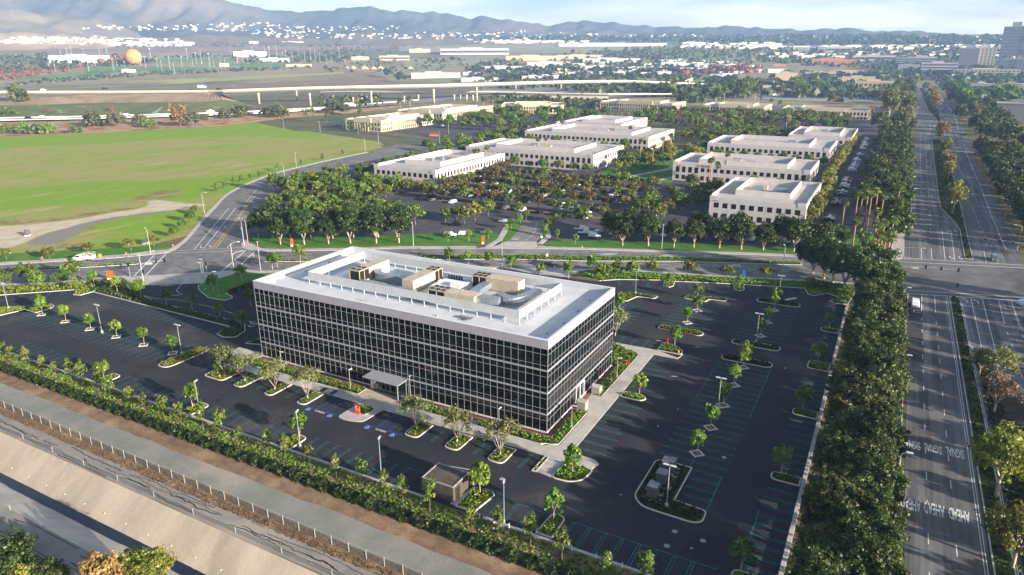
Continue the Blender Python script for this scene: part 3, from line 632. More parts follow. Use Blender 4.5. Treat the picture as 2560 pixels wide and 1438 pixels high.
# ---------------------------------------------------------------- painted markings
def text_mb(s, cx, cy, w, h, rot, z, mb, bold=0.0):
    cu = bpy.data.curves.new('lettering', 'FONT'); cu.body = s; cu.resolution_u = 2; cu.offset = bold
    o = bpy.data.objects.new('lettering', cu); COL.objects.link(o)
    me = bpy.data.meshes.new_from_object(o)
    V = np.array([v.co[:2] for v in me.vertices]); lo, hi = V.min(0), V.max(0); V = (V-(lo+hi)/2)/(hi-lo)*np.array([w, h])
    c, s2 = math.cos(rot), math.sin(rot); n = len(mb.v)
    for x, y in V: mb.v.append((cx+x*c-y*s2, cy+x*s2+y*c, z))
    for p in me.polygons: mb.f.append(tuple(n+i for i in p.vertices)); mb.m.append(0)
    bpy.data.objects.remove(o); bpy.data.curves.remove(cu); bpy.data.meshes.remove(me)
def hp(mb, x0, y0, x1, y1, z=.028, sep=.42, w=.1):
    d = Vector((x1-x0, y1-y0)).normalized(); n = Vector((-d.y, d.x))*sep/2
    a, b = Vector((x0, y0)), Vector((x1, y1))
    ribbon([a+n, b+n], w, z, mb); ribbon([a-n, b-n], w, z, mb); ribbon([b+n*1.2, b-n*1.2], w, z+.003, mb)
def line(mb, pts, w=.1, z=.028): ribbon(pts, w, z, mb)
st = MB()
for y in (96.7,99.35,101.95,104.55,107.15,109.85,112.35,115.1,123,125.5,128,130.5,133,135.5,138): hp(st, -40.1, y, -34.9, y)
y = 101.9
while y < 144.5: hp(st, -21.5, y, -16, y); hp(st, -21.4, y, -26.8, y); y += 2.43
line(st, [(-21.45,100),(-21.45,103)], .12); line(st, [(-26.8,121.4),(-26.8,145)]); line(st, [(-16,121.2),(-16,145)], .16)
for y in (99.4,97,94.5,92.2): hp(st, -20.7, y, -16.3, y)
line(st, [(-16.25,88),(-16.25,99.6)], .18)
y = 161
while y < 187: hp(st, -21.5, y, -16, y); hp(st, -21.4, y, -26.7, y); y += 2.43
y = 161
while y < 181: hp(st, -39.05, y, -33.8, y); hp(st, -38.95, y, -44.4, y); y += 2.43
line(st, [(-39,159.4),(-39,181)], .12); line(st, [(-21.45,158.6),(-21.45,187.5)], .12); line(st, [(-21.45,121),(-21.45,145)], .12)
y = 152
while y < 171: hp(st, -57, y, -51.5, y); hp(st, -57, y, -62.4, y); y += 2.43
line(st, [(-57,150),(-57,171)], .12)
for x in (-49.7,-46.9,-44.1): hp(st, x, 143.2, x+.0, 148.1)
y = 80.3
while y < 195:
    if not any(a-1 < y < b+1 for a, b in ((102.9,105),(126.4,129.2),(149.2,153.8),(173.3,176.4))): hp(st, -5.1, y, -9.4, y)
    y += 2.45
line(st, [(-9.5,80),(-9.5,93.4)], .12)
for (ax, ay), (bx, by), k in (((-66,188.2),(-54.6,193.1),4),((-49.8,194.3),(-36.6,199.1),6),((-31.2,201.1),(-17.8,205.3),6)):
    for i in range(k):
        t = i/(k-1); x = ax+(bx-ax)*t; y = ay+(by-ay)*t; hp(st, x, y, x+1.75, y-4.7)
for x0, x1 in ((-172,-140),(-134.2,-111.5),(-106.8,-85),(-81.5,-60.5),(-44,-37.5),(-32.4,-13)):
    x = x0
    while x <= x1: hp(st, x, 72.9, x, 77.9); x += 2.46
for x in (-63.3,-54.7,-46.0,-113.4,-106.2,-97.9,-123.4): hp(st, x, 91.3, x, 86.6)
for a, b in (((-62,78),(-58.8,78)),((-45,78),(-37,78)),((-32.5,78),(-12,78))): line(st, [a, b], .12)
x = -193.0
while x < -137: hp(st, x, 107.1, x, 102.3); x += 2.46
x = -194.0
while x < -135.5: hp(st, x, 90.1, x, 95.0); hp(st, x, 89.9, x, 85.0); x += 2.46
line(st, [(-191,90),(-135,90)], .12)
for i in range(11):
    t = i/10; x = -203-t*27; y = 104.6-t*24.6; hp(st, x, y, x+3.3, y-3.7)
struct('parking_stall_lines', st, TEAL)
bl = MB(); wh = MB()
for x0, x1 in ((-92,-84.1),(-77.6,-69.4)):                       # accessible stalls
    m0, m1 = x0+2.7, x1-2.6
    for k in range(6): line(bl, [(m0+.1, 86.2+k*.8), (m1-.1, 87.2+k*.8)], .06)
    for x in (m0, m1, x1): line(bl, [(x, 85.8), (x, 91.2)], .1)
    line(bl, [(x0, 85.8), (x1, 85.8)], .1, .031)
    text_mb('NO PARKING', (m0+m1)/2, 85.3, 2.3, .55, 0, .03, wh, .02)
    for cx in (x0+1.3, x1-1.2):
        bl.face([(cx-.55,84.5,.03),(cx+.55,84.5,.03),(cx+.55,85.6,.03),(cx-.55,85.6,.03)])
        a = lambda *p: [(cx+u*.5, 85.02+v*.5) for u, v in p]
        ribbon(a((-.15,.7),(-.1,.2),(.35,.2),(.6,-.35)), .1, .035, wh); wh.disc((cx-.08, 85.44, .036), .09, 8)
        ribbon([(cx-.05+.3*math.cos(t*.5+2.2), 84.92+.3*math.sin(t*.5+2.2)) for t in range(9)], .08, .034, wh)
struct('accessible_stall_markings', bl, BLUEP)
# boulevard
S = lambda a, b: [a, b]
Z = .04
line(wh, [(9.7,215),(9.0,158),(8.5,88),(8.3,40)], .16, Z)
line(wh, [(13.1,216),(12.8,199.9)], .16, Z); dashes([(12.75,195),(12.1,40)], .14, Z, wh, 2.6, 6.1)
line(wh, [(16.2,217),(16,200.6)], .14, Z); dashes([(15.95,194),(15.5,40)], .14, Z, wh, 2.6, 6.1)
line(wh, [(18.9,216),(18.55,40)], .1, Z); line(wh, [(19.25,216),(18.9,40)], .1, Z)
for s_y, w0 in (('SIGNAL', 'E5'), ('AHEAD', 'E6')):
    q = {'E5': ((632,1075,1185),(920,1132,1240),(1215,1180,1300)), 'E6': ((625,415,568),(945,485,640),(1285,565,722))}[w0]
    for a, t, b in q:
        p0 = g(w0, a, b); p1 = g(w0, a, t); text_mb(s_y, p0.x, (p0.y+p1.y)/2, 2.66, p1.y-p0.y, math.pi, Z, wh, .02)
for a, b, sol in (((24.9,218.6),(24.1,130),1),((27.6,219.4),(26.6,130),1),((31.4,220.6),(30.9,200),1),((34.4,220.7),(33.9,200),1)): line(wh, [a, b], .16, Z)
dashes([(30.8,194),(30,60)], .14, Z, wh, 2.6, 6.1); dashes([(33.8,194),(33,60)], .14, Z, wh, 2.6, 6.1)
line(wh, [(22.5,214),(22.4,50)], .1, Z)
def arrow(x, y, rot, s=1.0, turn=1):
    c, q = math.cos(rot), math.sin(rot); T = lambda u, v: (x+(u*c-v*q)*s, y+(u*q+v*c)*s)
    ribbon([T(0,-1.3), T(0,.4), T(-.35*turn,.9)], .22*s, Z, wh)
    wh.face([(*T(-.9*turn,1.25),Z+.002), (*T(-.25*turn,1.35),Z+.002), (*T(-.55*turn,.45),Z+.002)][::1 if turn > 0 else -1])
for t_, a, b in (('E2',1640,330),('E2',1820,350),('E2',1730,1080)): p = g(t_, a, b); arrow(p.x, p.y, 0, 1.3)
for a, b in ((1740,75),(1810,75),(1765,355),(1865,360)): p = g('E1', a, b); arrow(p.x, p.y, math.pi, 1.3, 1)
p = g('E2', 850, 505); hh = wh
for r in (0, 1.6): line(wh, [(p.x-.8,p.y-.9+r),(p.x+.8,p.y-.9+r)], .25, Z)
line(wh, [(p.x-.8,p.y-.9),(p.x-.8,p.y+.7)], .25, Z+.003)
for q in (((1310,705),(2553,785)),((1270,740),(2553,820)),((1180,400),(2553,470)),((1280,365),(2553,440)),((1060,395),(1025,465)),((1180,405),(1130,505))): line(wh, G2('E1', *q), .35, Z+.006)
line(wh, G2('E1', (2553,785),(2800,800)), .35, Z+.006)
dashes(G2('E1', (1340,80),(1335,365)), .14, Z, wh, .8, 1.6)
for q in (((1460,260),(1463,370)),((1565,260),(1575,375)),((1680,62),(1713,380)),((1775,68),(1816,385)),((2125,290),(2155,410)),((2240,310),(2275,415))): line(wh, G2('E1', *q), .18, Z)
dashes(G2('E4', (905,0),(917,1330)), .15, Z, wh, 2.8, 6.2); dashes(G2('E4', (1000,0),(1075,1330)), .15, Z, wh, 2.8, 6.2)
dashes(G2('E3', (905,870),(905,1438)), .3, Z, wh, 3, 7); dashes(G2('E3', (985,900),(1000,1438)), .3, Z, wh, 3, 7)
for q in (((800,455),(1145,470)),((780,556),(1157,580))): dashes(G2('E4', *q), 1.5, Z, wh, 2.4, .7)
line(wh, G2('E4', (1680,0),(1870,450),(2050,930),(2270,1438)), .2, Z); line(wh, G2('E4', (795,0),(770,500),(752,870)), .16, Z)
line(wh, G2('E3', (1320,390),(1420,520),(1470,640),(1510,810)), .3, Z); line(wh, G2('E3', (1615,1110),(1740,1438)), .25, Z)
for q in (((1560,0),(1750,500)),((1640,560),(1990,1400)),((1660,640),(2060,1420)),((1500,60),(1600,300))): dashes(G2('E4', *q), .15, Z, wh, 2.8, 6.2)
line(wh, G2('E3', (1060,690),(1065,820)), .2, Z); line(wh, G2('E3', (1125,690),(1130,750)), .2, Z)
# the cross street
for q in (((220,1095),(545,755)),((385,1110),(730,735)),((1570,1060),(2010,680)),((1850,985),(2160,690)),((860,685),(1950,636)),((735,728),(1955,675)),((1190,660),(1740,0)),((1340,652),(1850,0)),((1710,640),(1780,560))): line(wh, G2('I', *q), .4 if q[0][0] in (220,385,1570,1850) else .25, Z)
for a, b in ((1535,318),(1670,308),(1285,622),(1430,610)): p = g('I', a, b); arrow(p.x, p.y, math.pi+.7, 1.3, 1)
ye = MB()
for q in (((1480,640),(1970,30)),((1535,640),(1995,30))): line(ye, s_(G2('I', *q)+G2('D5',(130,430),(215,325)) if q[0][0] == 1480 else G2('I', *q)+G2('D5',(170,420),(265,335))), .3, Z)
struct('yellow_road_markings', ye, YELLOW)
def off(l, d):
    P = [Vector(a) for a in l]; o = []
    for i in range(len(P)):
        t = (P[min(i+1, len(P)-1)]-P[max(i-1, 0)]).normalized(); o.append(tuple(P[i]+Vector((-t.y, t.x))*d))
    return o
nE = s_(NCE[4:]); nW = s_(NCW); sE = s_(SCE[1:]); sW = s_(SCW)
for l, d in ((nE,-4.0),(nE,-7.6),(nW,-4.2),(nW,-7.8),(sE,4.2),(sE,7.6),(sW,4.4),(sW,7.8)): dashes(off(l, d), .2, Z, wh, 3, 6)
line(wh, off(nE[8:], -1.6), .15, Z); line(wh, off(sE[20:], 10.2)[:40], .15, Z)
for cx, cy in ((g('S6',695,915)[:2]),(g('S6',1165,928)[:2])):       # bold hatched legends on the far lanes
    for k in range(5): line(wh, [(cx-1.6+k*.9, cy-1.6+k*.35), (cx-.6+k*.9, cy+1.2+k*.35)], .28, Z)
    line(wh, [(cx-1.8, cy-1.3), (cx+2.4, cy+.4)], .25, Z+.003); line(wh, [(cx-1, cy+1.1), (cx+3.2, cy+2.8)], .25, Z+.003)
for a, b in ((1505,928),(1730,1000),(1740,1012)): p = g('S6', a, b); line(wh, [(p.x-1.2,p.y-.5),(p.x+1.2,p.y+.5)], .8, Z)
p = g('J', 1535, 308); text_mb('STOP', p.x, p.y, 2.6, 2.2, math.pi+.35, .06, wh, .02)
line(wh, [(-122,249.5),(-116,244.5)], .3, .06)
line(wh, s_([(-112.6,216.6),(-113.5,224),(-117,234),(-121.5,244)]), .14, .06)
line(wh, s_(G2('I',(985,1220),(920,1300),(915,1340),(1000,1390))), .15, .045); line(wh, s_(G2('L',(1130,760),(1260,790),(1420,800),(1700,860),(1960,940))), .14, .045)
for a, b in ((880,1395),(790,1240),(700,1245)): p = g('I', a, b); line(wh, [(p.x-1.1,p.y-.7),(p.x+1.1,p.y+.7)], .25, .045)
for a, b, c in ((1905,425,.4),(970,912,.2),(740,1203,.2),(585,848,.2)): p = g('A', a, b); line(wh, [(p.x-.5,p.y-.2),(p.x+.5,p.y+.2)], c, .03)
for a, b in ((2010,975),(2030,990),(2000,1010)): p = g('L', a, b); text_mb('STOP' if b == 990 else 'V', p.x, p.y, 2.2, .8, .3, .03, wh, .02)
line(wh, [(g('A',1850,440)[0],g('A',1850,440)[1]),(g('A',1960,420)[0],g('A',1960,420)[1])], .9, .03)
struct('white_road_markings', wh, WHITE)
mh = MB()
for x, y, r in ((-17.2,105.5,.42),(-19.1,82.9,.42),(-15.1,82.8,.42),(-19.2,79.4,.42),(-16.1,80.5,.2),(-11.1,82.7,.42),(-28.8,87.5,.2),(-46.9,82.5,.4),(-30,110.3,.2),(-28.6,118.3,.2),(-13.4,147,.3),(-40,155,.3)): mh.disc((x, y, .027), r)
struct('manhole_covers', mh, M('pale_cast_iron', lin((158,158,166)), fine=.2))

# ---------------------------------------------------------------- planting islands
def planter(label, poly, mat=None, dens=9, h=.42, kerb=.2, name='planting_island', group=None, z=.12, red=None, cat='planter', seed=None, soil=SOIL, noplant=False):
    p = ccw(poly); cx = sum(a for a, _ in p)/len(p); cy = sum(b for _, b in p)/len(p); q = [(a-cx, b-cy) for a, b in p]
    e = E(name, label, cat, (cx, cy, .02), 0, group)
    MB().ring(q, inset(q, kerb), 0, z+.04).build('kerb', KERB, e)
    MB().face
    mb = MB(); mb.face([(a, b, z) for a, b in inset(q, kerb-.02)]); mb.build('soil', soil, e)
    if red: 
        mb = MB(); ribbon([(a-cx, b-cy) for a, b in red], .24, z+.05, mb); k = [(a-cx, b-cy) for a, b in red]
        for i in range(len(k)-1):
            mb.face([(*k[i],0),(*k[i+1],0),(*k[i+1],z+.05),(*k[i],z+.05)])
        mb.build('red_painted_kerb', KRED, e)
    if not noplant:
        o = tufts('groundcover', [inset(q, kerb+.25)], dens, h, mat or G_TUFT, e, seed=seed or int(abs(cx*7+cy*13)), z=z)
        if o: o['kind'] = 'stuff'
    return e
gi = 'planting islands of the parking lot'
I_ = lambda *a, **k: planter(*a, group=gi, **k)
I_('L-shaped green island beside the lamp at the far end of the lot', roundpoly([(-62.6,171.5),(-57.7,171.4),(-56.4,176.6),(-51.8,176.8),(-51.2,179.6),(-60,179.3)], .9))
I_('zigzag island with a young tree, first from the building along the rear aisle', roundpoly([(-44.9,181.2),(-38.6,181.1),(-38.2,183.6),(-33.8,183.9),(-33.9,186.4),(-44.6,184.2)], .8))
I_('oval island at the foot of the lamp nearest the rear right corner', capsule(-26.8,-15.6,187.9,191.5), mat=G_DARK)
I_('oval island with a red painted kerb right of the building', capsule(-44.6,-33.5,156.1,159.1), red=[(-44,156.35),(-43.4,156.1),(-35,156.1),(-34.2,156.4)])
I_('oval island north of the cross aisle, a lamp post standing at its edge', capsule(-26.7,-15.8,155.3,158.4), mat=G_DARK)
I_('oval island south of the cross aisle, with one round tree', capsule(-26.8,-15.9,145.2,148.3), mat=G_DARK)
I_('corner island with a tree and a red hydrant beside the walkway behind the building', roundpoly([(-40.6,143.2),(-40.6,148.4),(-38.4,148.5),(-35.1,145.6),(-34.8,143.3)], .7))
I_('half-round island with one young tree jutting out of the long side walkway', roundpoly([(-40.2,117.7),(-36,117.8),(-35,119.1),(-36,120.6),(-40.2,120.5)], .8), mat=G_TUFT)
I_('fan-shaped island with a young tree at the near corner of the walkway', roundpoly([(-40.2,86.4),(-37.1,86.6),(-35.3,88.2),(-34.9,91.7),(-40,91.8)], .9), h=.5)
I_('narrow green strip left of the walkway ramp at the near corner', [(-43.75,86.7),(-42.9,86.7),(-42.9,91.6),(-43.75,91.6)], h=.5)
I_('large L-shaped island carrying three dark utility cabinets', roundpoly([(-27,88),(-25,86),(-17.4,85.8),(-16.1,86.6),(-16.1,89.6),(-21.1,90),(-21,99.8),(-26.2,99.9),(-27,99)], [1.2,1.2,1,1,1,0,.2,.8,.8]), mat=G_DARK, h=.4)
for lab, y0, y1, x0 in (('second side island from the rear along the right wall', 149.2, 153.9, -9.4),('side island furthest to the rear along the right wall', 173.3, 176.5, -9.1),('middle side island along the right wall', 126.3, 129.3, -9.4),('side island along the right wall level with the utility cabinets', 102.6, 105.1, -9.5),('nearest side island along the right wall', 76.2, 79.2, -10.3)):
    I_(lab, roundpoly([(x0,y0),(-5,y0),(-5,y1),(x0,y1)], [1.2,0,0,1.2]))
I_('zigzag island with yellow-green grass at the left edge of the left lot', roundpoly([(-208,83),(-198,84.4),(-196.9,90),(-191.7,90.1),(-192,95),(-194.2,96),(-199.6,91.3),(-210,84.5)], [.2,.7,.2,.2,.9,.9,.4,.2]), mat=G_GRASS)
I_('long island with one red painted side at the end of the left lot tree row', capsule(-134.6,-130.8,84,95.4), mat=G_GRASS, red=[(-131.8,84.4),(-131.0,85.3),(-130.9,93.6),(-131.3,94.8)])
for i, (x0, x1) in enumerate(((-138.9,-135.8),(-111.2,-108.4),(-86,-83.1))):
    I_('%s small kerbed island from the left projecting into the lot from the front hedge' % ordw(i+1), roundpoly([(x0,72.7),(x1,72.7),(x1,77.2),(x0,77.2)], [0,0,1,1]), mat=G_GRASS)
I_('small oval island with one tree right of the brown shed', roundpoly([(-36.3,73.2),(-33.7,73.2),(-33.8,78.4),(-36.1,78.4)], [0,0,1,1]), mat=G_TUFT)
I_('kerbed island with one tree against the right side of the brown shed', roundpoly([(-49.6,73),(-46.3,73),(-45.6,78.3),(-46.8,79),(-49.6,78.4)], [0,0,1,.8,0]), mat=G_TUFT)
ol = [(-120.9,-115.1,85.4),(-111.9,-109.1,85.2),(-103.3,-101,85.4),(-94.8,-92.3,85.7),(-69.1,-66.0,86),(-60.5,-57.5,85.9),(-52,-48.8,86)]
names = ['wide leftmost island','second island from the left','third island from the left','island left of the blue accessible stalls','island right of the orange sign','second island right of the orange sign','third island right of the orange sign']
for (x0, x1, y0), n_ in zip(ol, names): I_(n_+' in front of the glass building', roundpoly([(x0,y0),(x1,y0),(x1,91.1),(x0,91.1)], [1.1,1.1,0,0], 4), mat=G_TUFT, h=.35, soil=M('reddish_mulch', lin((134,96,62)), lin((104,84,46)), .8, fine=.25))
slab('walkway', roundpoly([(-83.7,85.2),(-81.5,85),(-78.2,86),(-77.9,91.5),(-83.7,91.3)], [1,1,1,0,0]), .145)
planter('small square green bed behind the orange sign', [(-82.6,88.2),(-79.4,88.2),(-79.3,91),(-82.3,91)], z=.16, kerb=.1, name='planting_bed')
gb = 'planting beds round the glass building'
B_ = lambda *a, **k: planter(*a, group=gb, name='planting_bed', kerb=.08, z=.14, **k)
B_('long green bed along the left half of the glass front', [(-117.5,93.8),(-86.2,94.1),(-86.2,96.85),(-117.5,96.85)], h=.55)
B_('green bed along the glass front right of the entrance', [(-76.2,94.4),(-61.2,94.7),(-61.2,96.85),(-76.2,96.85)], h=.55)
B_('green bed at the near corner of the glass building', [(-59.3,94.7),(-46,94.6),(-45.3,95.2),(-44.2,95.4),(-43.2,96),(-43.2,108.7),(-45.35,108.7),(-45.35,96.95),(-59.3,96.85)], h=.55)
B_('wide green bed along the sunny end wall of the glass building', [(-45.35,115.8),(-43.15,115.8),(-43.15,138.4),(-50.8,142.4),(-51.8,142.4),(-51.8,131),(-45.35,130.4)], h=.55)
P_ = lambda *a, **k: planter(*a, name='planting_bed', **k)
P_('hedge-planted bed between the rear kerb of the lot and the street sidewalk', [(-78.5,186.4),(-71,184.9),(-66.3,188.8),(-54.2,194.4),(-53,189.2),(-51,188.5),(-50.2,190.4),(-51,194.9),(-35.3,200.4),(-34,195.3),(-32.3,194.7),(-31.4,196.6),(-32.4,201.2),(-16.4,206),(-15,200.8),(-13.2,200.3),(-10.2,204.2),(-6.8,201.7),(-9.3,197.6),(-7.8,196.2),(-4.5,196.7),(-3.2,212),(-8.4,215.2),(-26.6,209.5),(-44.3,203.8),(-57.7,200.4),(-72,195.4),(-77.5,193)], dens=5, h=.5)
lawn_m = LAWN
struct('lawn', MB().prism(ccw([(-78.6,187),(-75.5,192.6),(-68,195.4),(-63.5,195),(-67.5,190),(-73,186.4)]), .1, .19), LAWN)
P_('green bank with shrubs between the left lot and the street', [(-262,62),(-250,70),(-238.2,72.9),(-215.5,93.6),(-201.4,106.4),(-197.7,103.4),(-195.4,104.1),(-195.2,108.2),(-199,111.2),(-204,115.2),(-211.4,107.6),(-224.6,96.6),(-246,79),(-262,65)], mat=G_GRASS, dens=2.2, h=.6)
P_('long hedge-planted strip between the left lot and the entry drive', [(-195.2,107.5),(-138.7,107.3),(-137.4,102.4),(-134.4,101.8),(-131.7,103.2),(-132.8,107.2),(-136.8,110.6),(-171.5,110.6),(-179.4,112.3),(-190.6,117.4),(-200,119.4),(-204,115.4)], mat=G_DARK, dens=3, h=.6)
struct('lawn', MB().prism(ccw([(-198.6,111.6),(-185,110.4),(-178.8,112),(-190.8,117.2),(-199.6,119.1),(-203.2,115.6)]), .1, .3), LAWN)
P_('lawn-covered island between the entry drive and the building', [(-173.2,125.4),(-170.1,123.1),(-161.6,119.6),(-155.7,120.1),(-155.4,122.8),(-157.5,124),(-159.9,124.2),(-159.8,136),(-130,160),(-104.5,181.8),(-116,176),(-141,161.6),(-166,143.6),(-173.4,139.8),(-174.2,127.6)], noplant=True, soil=LAWN)
tufts('hedge', [[(-160.2,125),(-159.3,125),(-159.3,136),(-130.5,158),(-131.5,158.6),(-160.2,137)]], 7, 1.1, G_DARK, seed=5); tag(bpy.data.objects['hedge'], 'low dark hedge along the shaded lawn behind the entry drive', 'hedge')
P_('small kerbed bed at the corner of the building beside the entry drive', roundpoly([(-127,101.5),(-121,103.5),(-120.5,106.5),(-126,106)], 1), mat=G_DARK, dens=3)
for m, lab in ((medW,'W'),(medE,'E')):
    o = tufts('median_groundcover', [inset(ccw(m), .3)], 3, .4, G_TUFT, seed=8); tag(o, kind='stuff')
for m in (MED_B1, MED_B2, MED_B3):
    o = tufts('median_groundcover', [inset(ccw(m), .3)], 2.2 if m is MED_B1 else 1.0, .45, G_DARK, seed=9); tag(o, kind='stuff')
o = tufts('groundcover', [[(-330,68.2),(60,68.2),(60,72.2),(-330,72.2)]], 5, .3, G_TUFT, seed=10, z=0); tag(o, kind='stuff')
o = tufts('dry_grass', [[(-200,55.9),(0,55.9),(0,57.4),(-200,57.4)],[(-200,57.9),(0,57.9),(0,58.6),(-200,58.6)]], 6, .14, G_DRY, seed=12, z=0, w=.1); tag(o, kind='stuff')
struct('undergrowth_ground', MB().prism([(-4.2,-60),(8.2,-60),(8.6,212),(-3,214)], 0, .06), M('leaf_litter', lin((78,62,52)), lin((60,52,42)), .5, fine=.3))
o = tufts('undergrowth', [[(-3.8,60),(7.8,60),(7.8,212),(-2.8,212)]], .9, .5, G_DARK, seed=13, z=.05); tag(o, kind='stuff')
struct('slope', MB().prism([(23,20),(29.5,20),(29.5,150),(23.2,172)], 0, .05), MATS['leaf_litter'])
o = tufts('ivy', [[(22.6,30),(25.6,30),(25.8,172),(22.7,172)],[(27,30),(29.5,30),(29.5,140),(27,140)]], 2.6, .5, G_DARK, seed=14, z=.05); tag(o, kind='stuff')

# diamond tree wells
WELLS = [(-189.1,90.2),(-178.5,90.1),(-167.9,90),(-157.4,90),(-147.1,90),(-136.8,90),(-57,163.7),(-39,173.4),(-39,163.5),(-21.3,183.1),(-21.3,173.1),(-21.3,163.1),(-21.4,143.1),(-21.4,133.5),(-21.4,123.8),(-21.5,114.2),(-21.5,104.5)]
w0 = E('tree_well', None, 'tree well', (0, 0, .02), 0, 'diamond tree wells in the parking lot')
d = [(0,-1.35),(1.35,0),(0,1.35),(-1.35,0)]; MB().ring(d, inset(d, .26), 0, .12).build('concrete_frame', KERB, w0); MB().face([(0,-1.1,.06),(1.1,0,.06),(0,1.1,.06),(-1.1,0,.06)]) 
m_ = MB(); m_.face([(a*.8, b*.8, .07) for a, b in d]); m_.build('mulch', M('tree_well_mulch', lin((128,112,100)), lin((104,90,80)), 3), w0)
WL = ['%s diamond tree well from the left in the left lot' % ordw(i+1) for i in range(6)]+['diamond tree well close behind the right rear corner of the building','rear diamond tree well of the two north of the red-kerbed island','front diamond tree well of the two north of the red-kerbed island']+['%s diamond tree well from the rear behind the cross aisle' % ordw(i+1) for i in range(3)]+['%s diamond tree well from the cross aisle towards the front' % ordw(i+1) for i in range(5)]
for i, (x, y) in enumerate(WELLS):
    if i == 0: w0.location = (x, y, .02); w0['label'] = WL[0]
    else: dup(w0, (x, y, .02), label=WL[i])
# ---------------------------------------------------------------- the glass office building
BX0, BX1, BY0, BY1, BH = -117.45, -46.7, 98.5, 130.5, 17.85
FASC = M('fascia_panel', lin((168,163,168)), lin((160,156,161)), .6, fine=.05, rough=.6)
ROOFW = M('white_roof_membrane', lin((206,206,208)), lin((196,196,199)), .25, .4, .7, lin((184,184,186)), .1, .56, .7, fine=.05, rough=.7)
ALU = M('silver_mullion', lin((158,157,160)), rough=.45, metal=.2, spec=.4, fine=.05)
BANDM = M('silver_spandrel', lin((160,158,164)), rough=.55, spec=.3, fine=.05)
GLASS = M('dark_glass', (.004,.007,.008), rough=.01, spec=.5, fine=0)
METAL = M('galvanised_metal', lin((176,182,188)), lin((150,158,166)), 1.5, rough=.42, metal=.6, fine=.1)
TAN = M('tan_unit_housing', lin((198,184,160)), lin((182,168,146)), 1.2, fine=.06, rough=.6)
DKGR = M('dark_grille', lin((34,34,34)), rough=.7, fine=.2)
SCRN = M('screen_panel', lin((196,197,196)), lin((186,188,187)), 1.0, fine=.04, rough=.55)
WHT = M('white_paint', lin((232,232,228)), rough=.5, fine=.04)
GREY = M('grey_paint', lin((150,152,154)), rough=.5, fine=.05)
BLACK = M('black_paint', lin((26,26,28)), rough=.5, fine=.05)
ORANGE = M('orange_sign', lin((226,92,32)), rough=.5, fine=.04)
RED = M('red_paint', lin((196,30,36)), rough=.45, fine=.04)
POLE = M('grey_pole', lin((176,174,170)), rough=.5, metal=.2, fine=.05)
DKPOLE = M('lamp_pole', lin((150,150,150)), rough=.5, fine=.05)
bld = E('glass_office_building', 'long four-storey office block with dark glass curtain walls and white roof', 'office building', ((BX0+BX1)/2, (BY0+BY1)/2, 0))
ox, oy = bld.location.x, bld.location.y
def bp(name, mb, m, par=None, smooth=False):
    return mb.build(name, m, par or bld, smooth)
def L_(mb, a, b, mi=0): mb.box((a[0]-ox, a[1]-oy, a[2]), (b[0]-ox, b[1]-oy, b[2]), mi)
mb = MB(); L_(mb, (BX0+.15, BY0+.25, 0), (BX1-.25, BY1-.15, 16.1)); bp('core', mb, M('core_dark', lin((40,44,46))))
o = [(BX0-.06-ox,BY0-.06-oy),(BX1+.06-ox,BY0-.06-oy),(BX1+.06-ox,BY1+.06-oy),(BX0-.06-ox,BY1+.06-oy)]
mb = MB(); mb.ring(o, inset(o, .5), 16.2, BH); mb.m = [0]*len(mb.m); fa = bp('fascia', mb, FASC)
i1 = inset(o, .505); mb = MB(); mb.ring(i1, inset(i1, .05), 16.5, BH-.03); bp('parapet_lining', mb, ROOFW)
i2 = inset(o, .5); mb = MB(); mb.ring(inset(o, -.03), inset(o, .56), BH-.0, BH+.05); bp('parapet_cap', mb, M('parapet_cap', lin((214,214,218)), rough=.5))
mb = MB(); mb.prism(i2, 16.3, 16.6); bp('roof', mb, ROOFW)
mb = MB(); L_(mb, (BX0-.1, BY0-.1, 0), (BX1+.1, BY1+.1, .32)); bp('base_plinth', mb, M('pale_plinth', lin((222,214,206)), fine=.05))
ZB = [(.32,3.5),(3.86,7.66),(8.03,11.95),(12.32,16.2)]; ZT = [[2.45],[4.72,6.72],[8.93,10.96],[13.08,15.15]]
NB, NR = 49, 22; wf = (BX1-BX0)/NB; wr = (BY1-BY0)/NR
wins = []
for s_i, (za, zb) in enumerate(ZB):
    for i in range(NB): wins.append((0, BX1-wf*(i+.5), BY0+.04, za, zb, s_i))
    for i in range(NR): wins.append((1, BX1-.04, BY0+wr*(i+.5), za, zb, s_i))
wins.sort(key=lambda w: math.hypot(w[1], w[2])-w[3]*.3)
WM = {}
rs = random.Random(2); rest = MB()
for k, (sd, x, y, za, zb, s_i) in enumerate(wins):
    w = (wf if sd == 0 else wr)/2-.01; h = zb-za
    if sd == 0: q = [(-w,0,0),(w,0,0),(w,0,h),(-w,0,h)]
    else: q = [(0,-w,0),(0,w,0),(0,w,h),(0,-w,h)]
    t1, t2 = rs.uniform(-.007, .007), rs.uniform(-.005, .005)
    if k < 100:
        key = (sd, s_i)
        if key not in WM: m_ = MB(); m_.face(q); WM[key] = m_.mesh('window', GLASS)
        ob = put('window', WM[key], bld, (x-ox, y-oy, za)); ob.rotation_euler = (t2, 0, t1) if sd == 0 else (0, t2, t1)
    else:
        if sd == 0: rest.face([(x-ox+a, y-oy+t1*a+t2*c, za+c) for a, b, c in q])
        else: rest.face([(x-ox+t1*b+t2*c, y-oy+b, za+c) for a, b, c in q])
tag(bp('window', rest, GLASS), kind='stuff')
mb = MB(); m2 = MB()
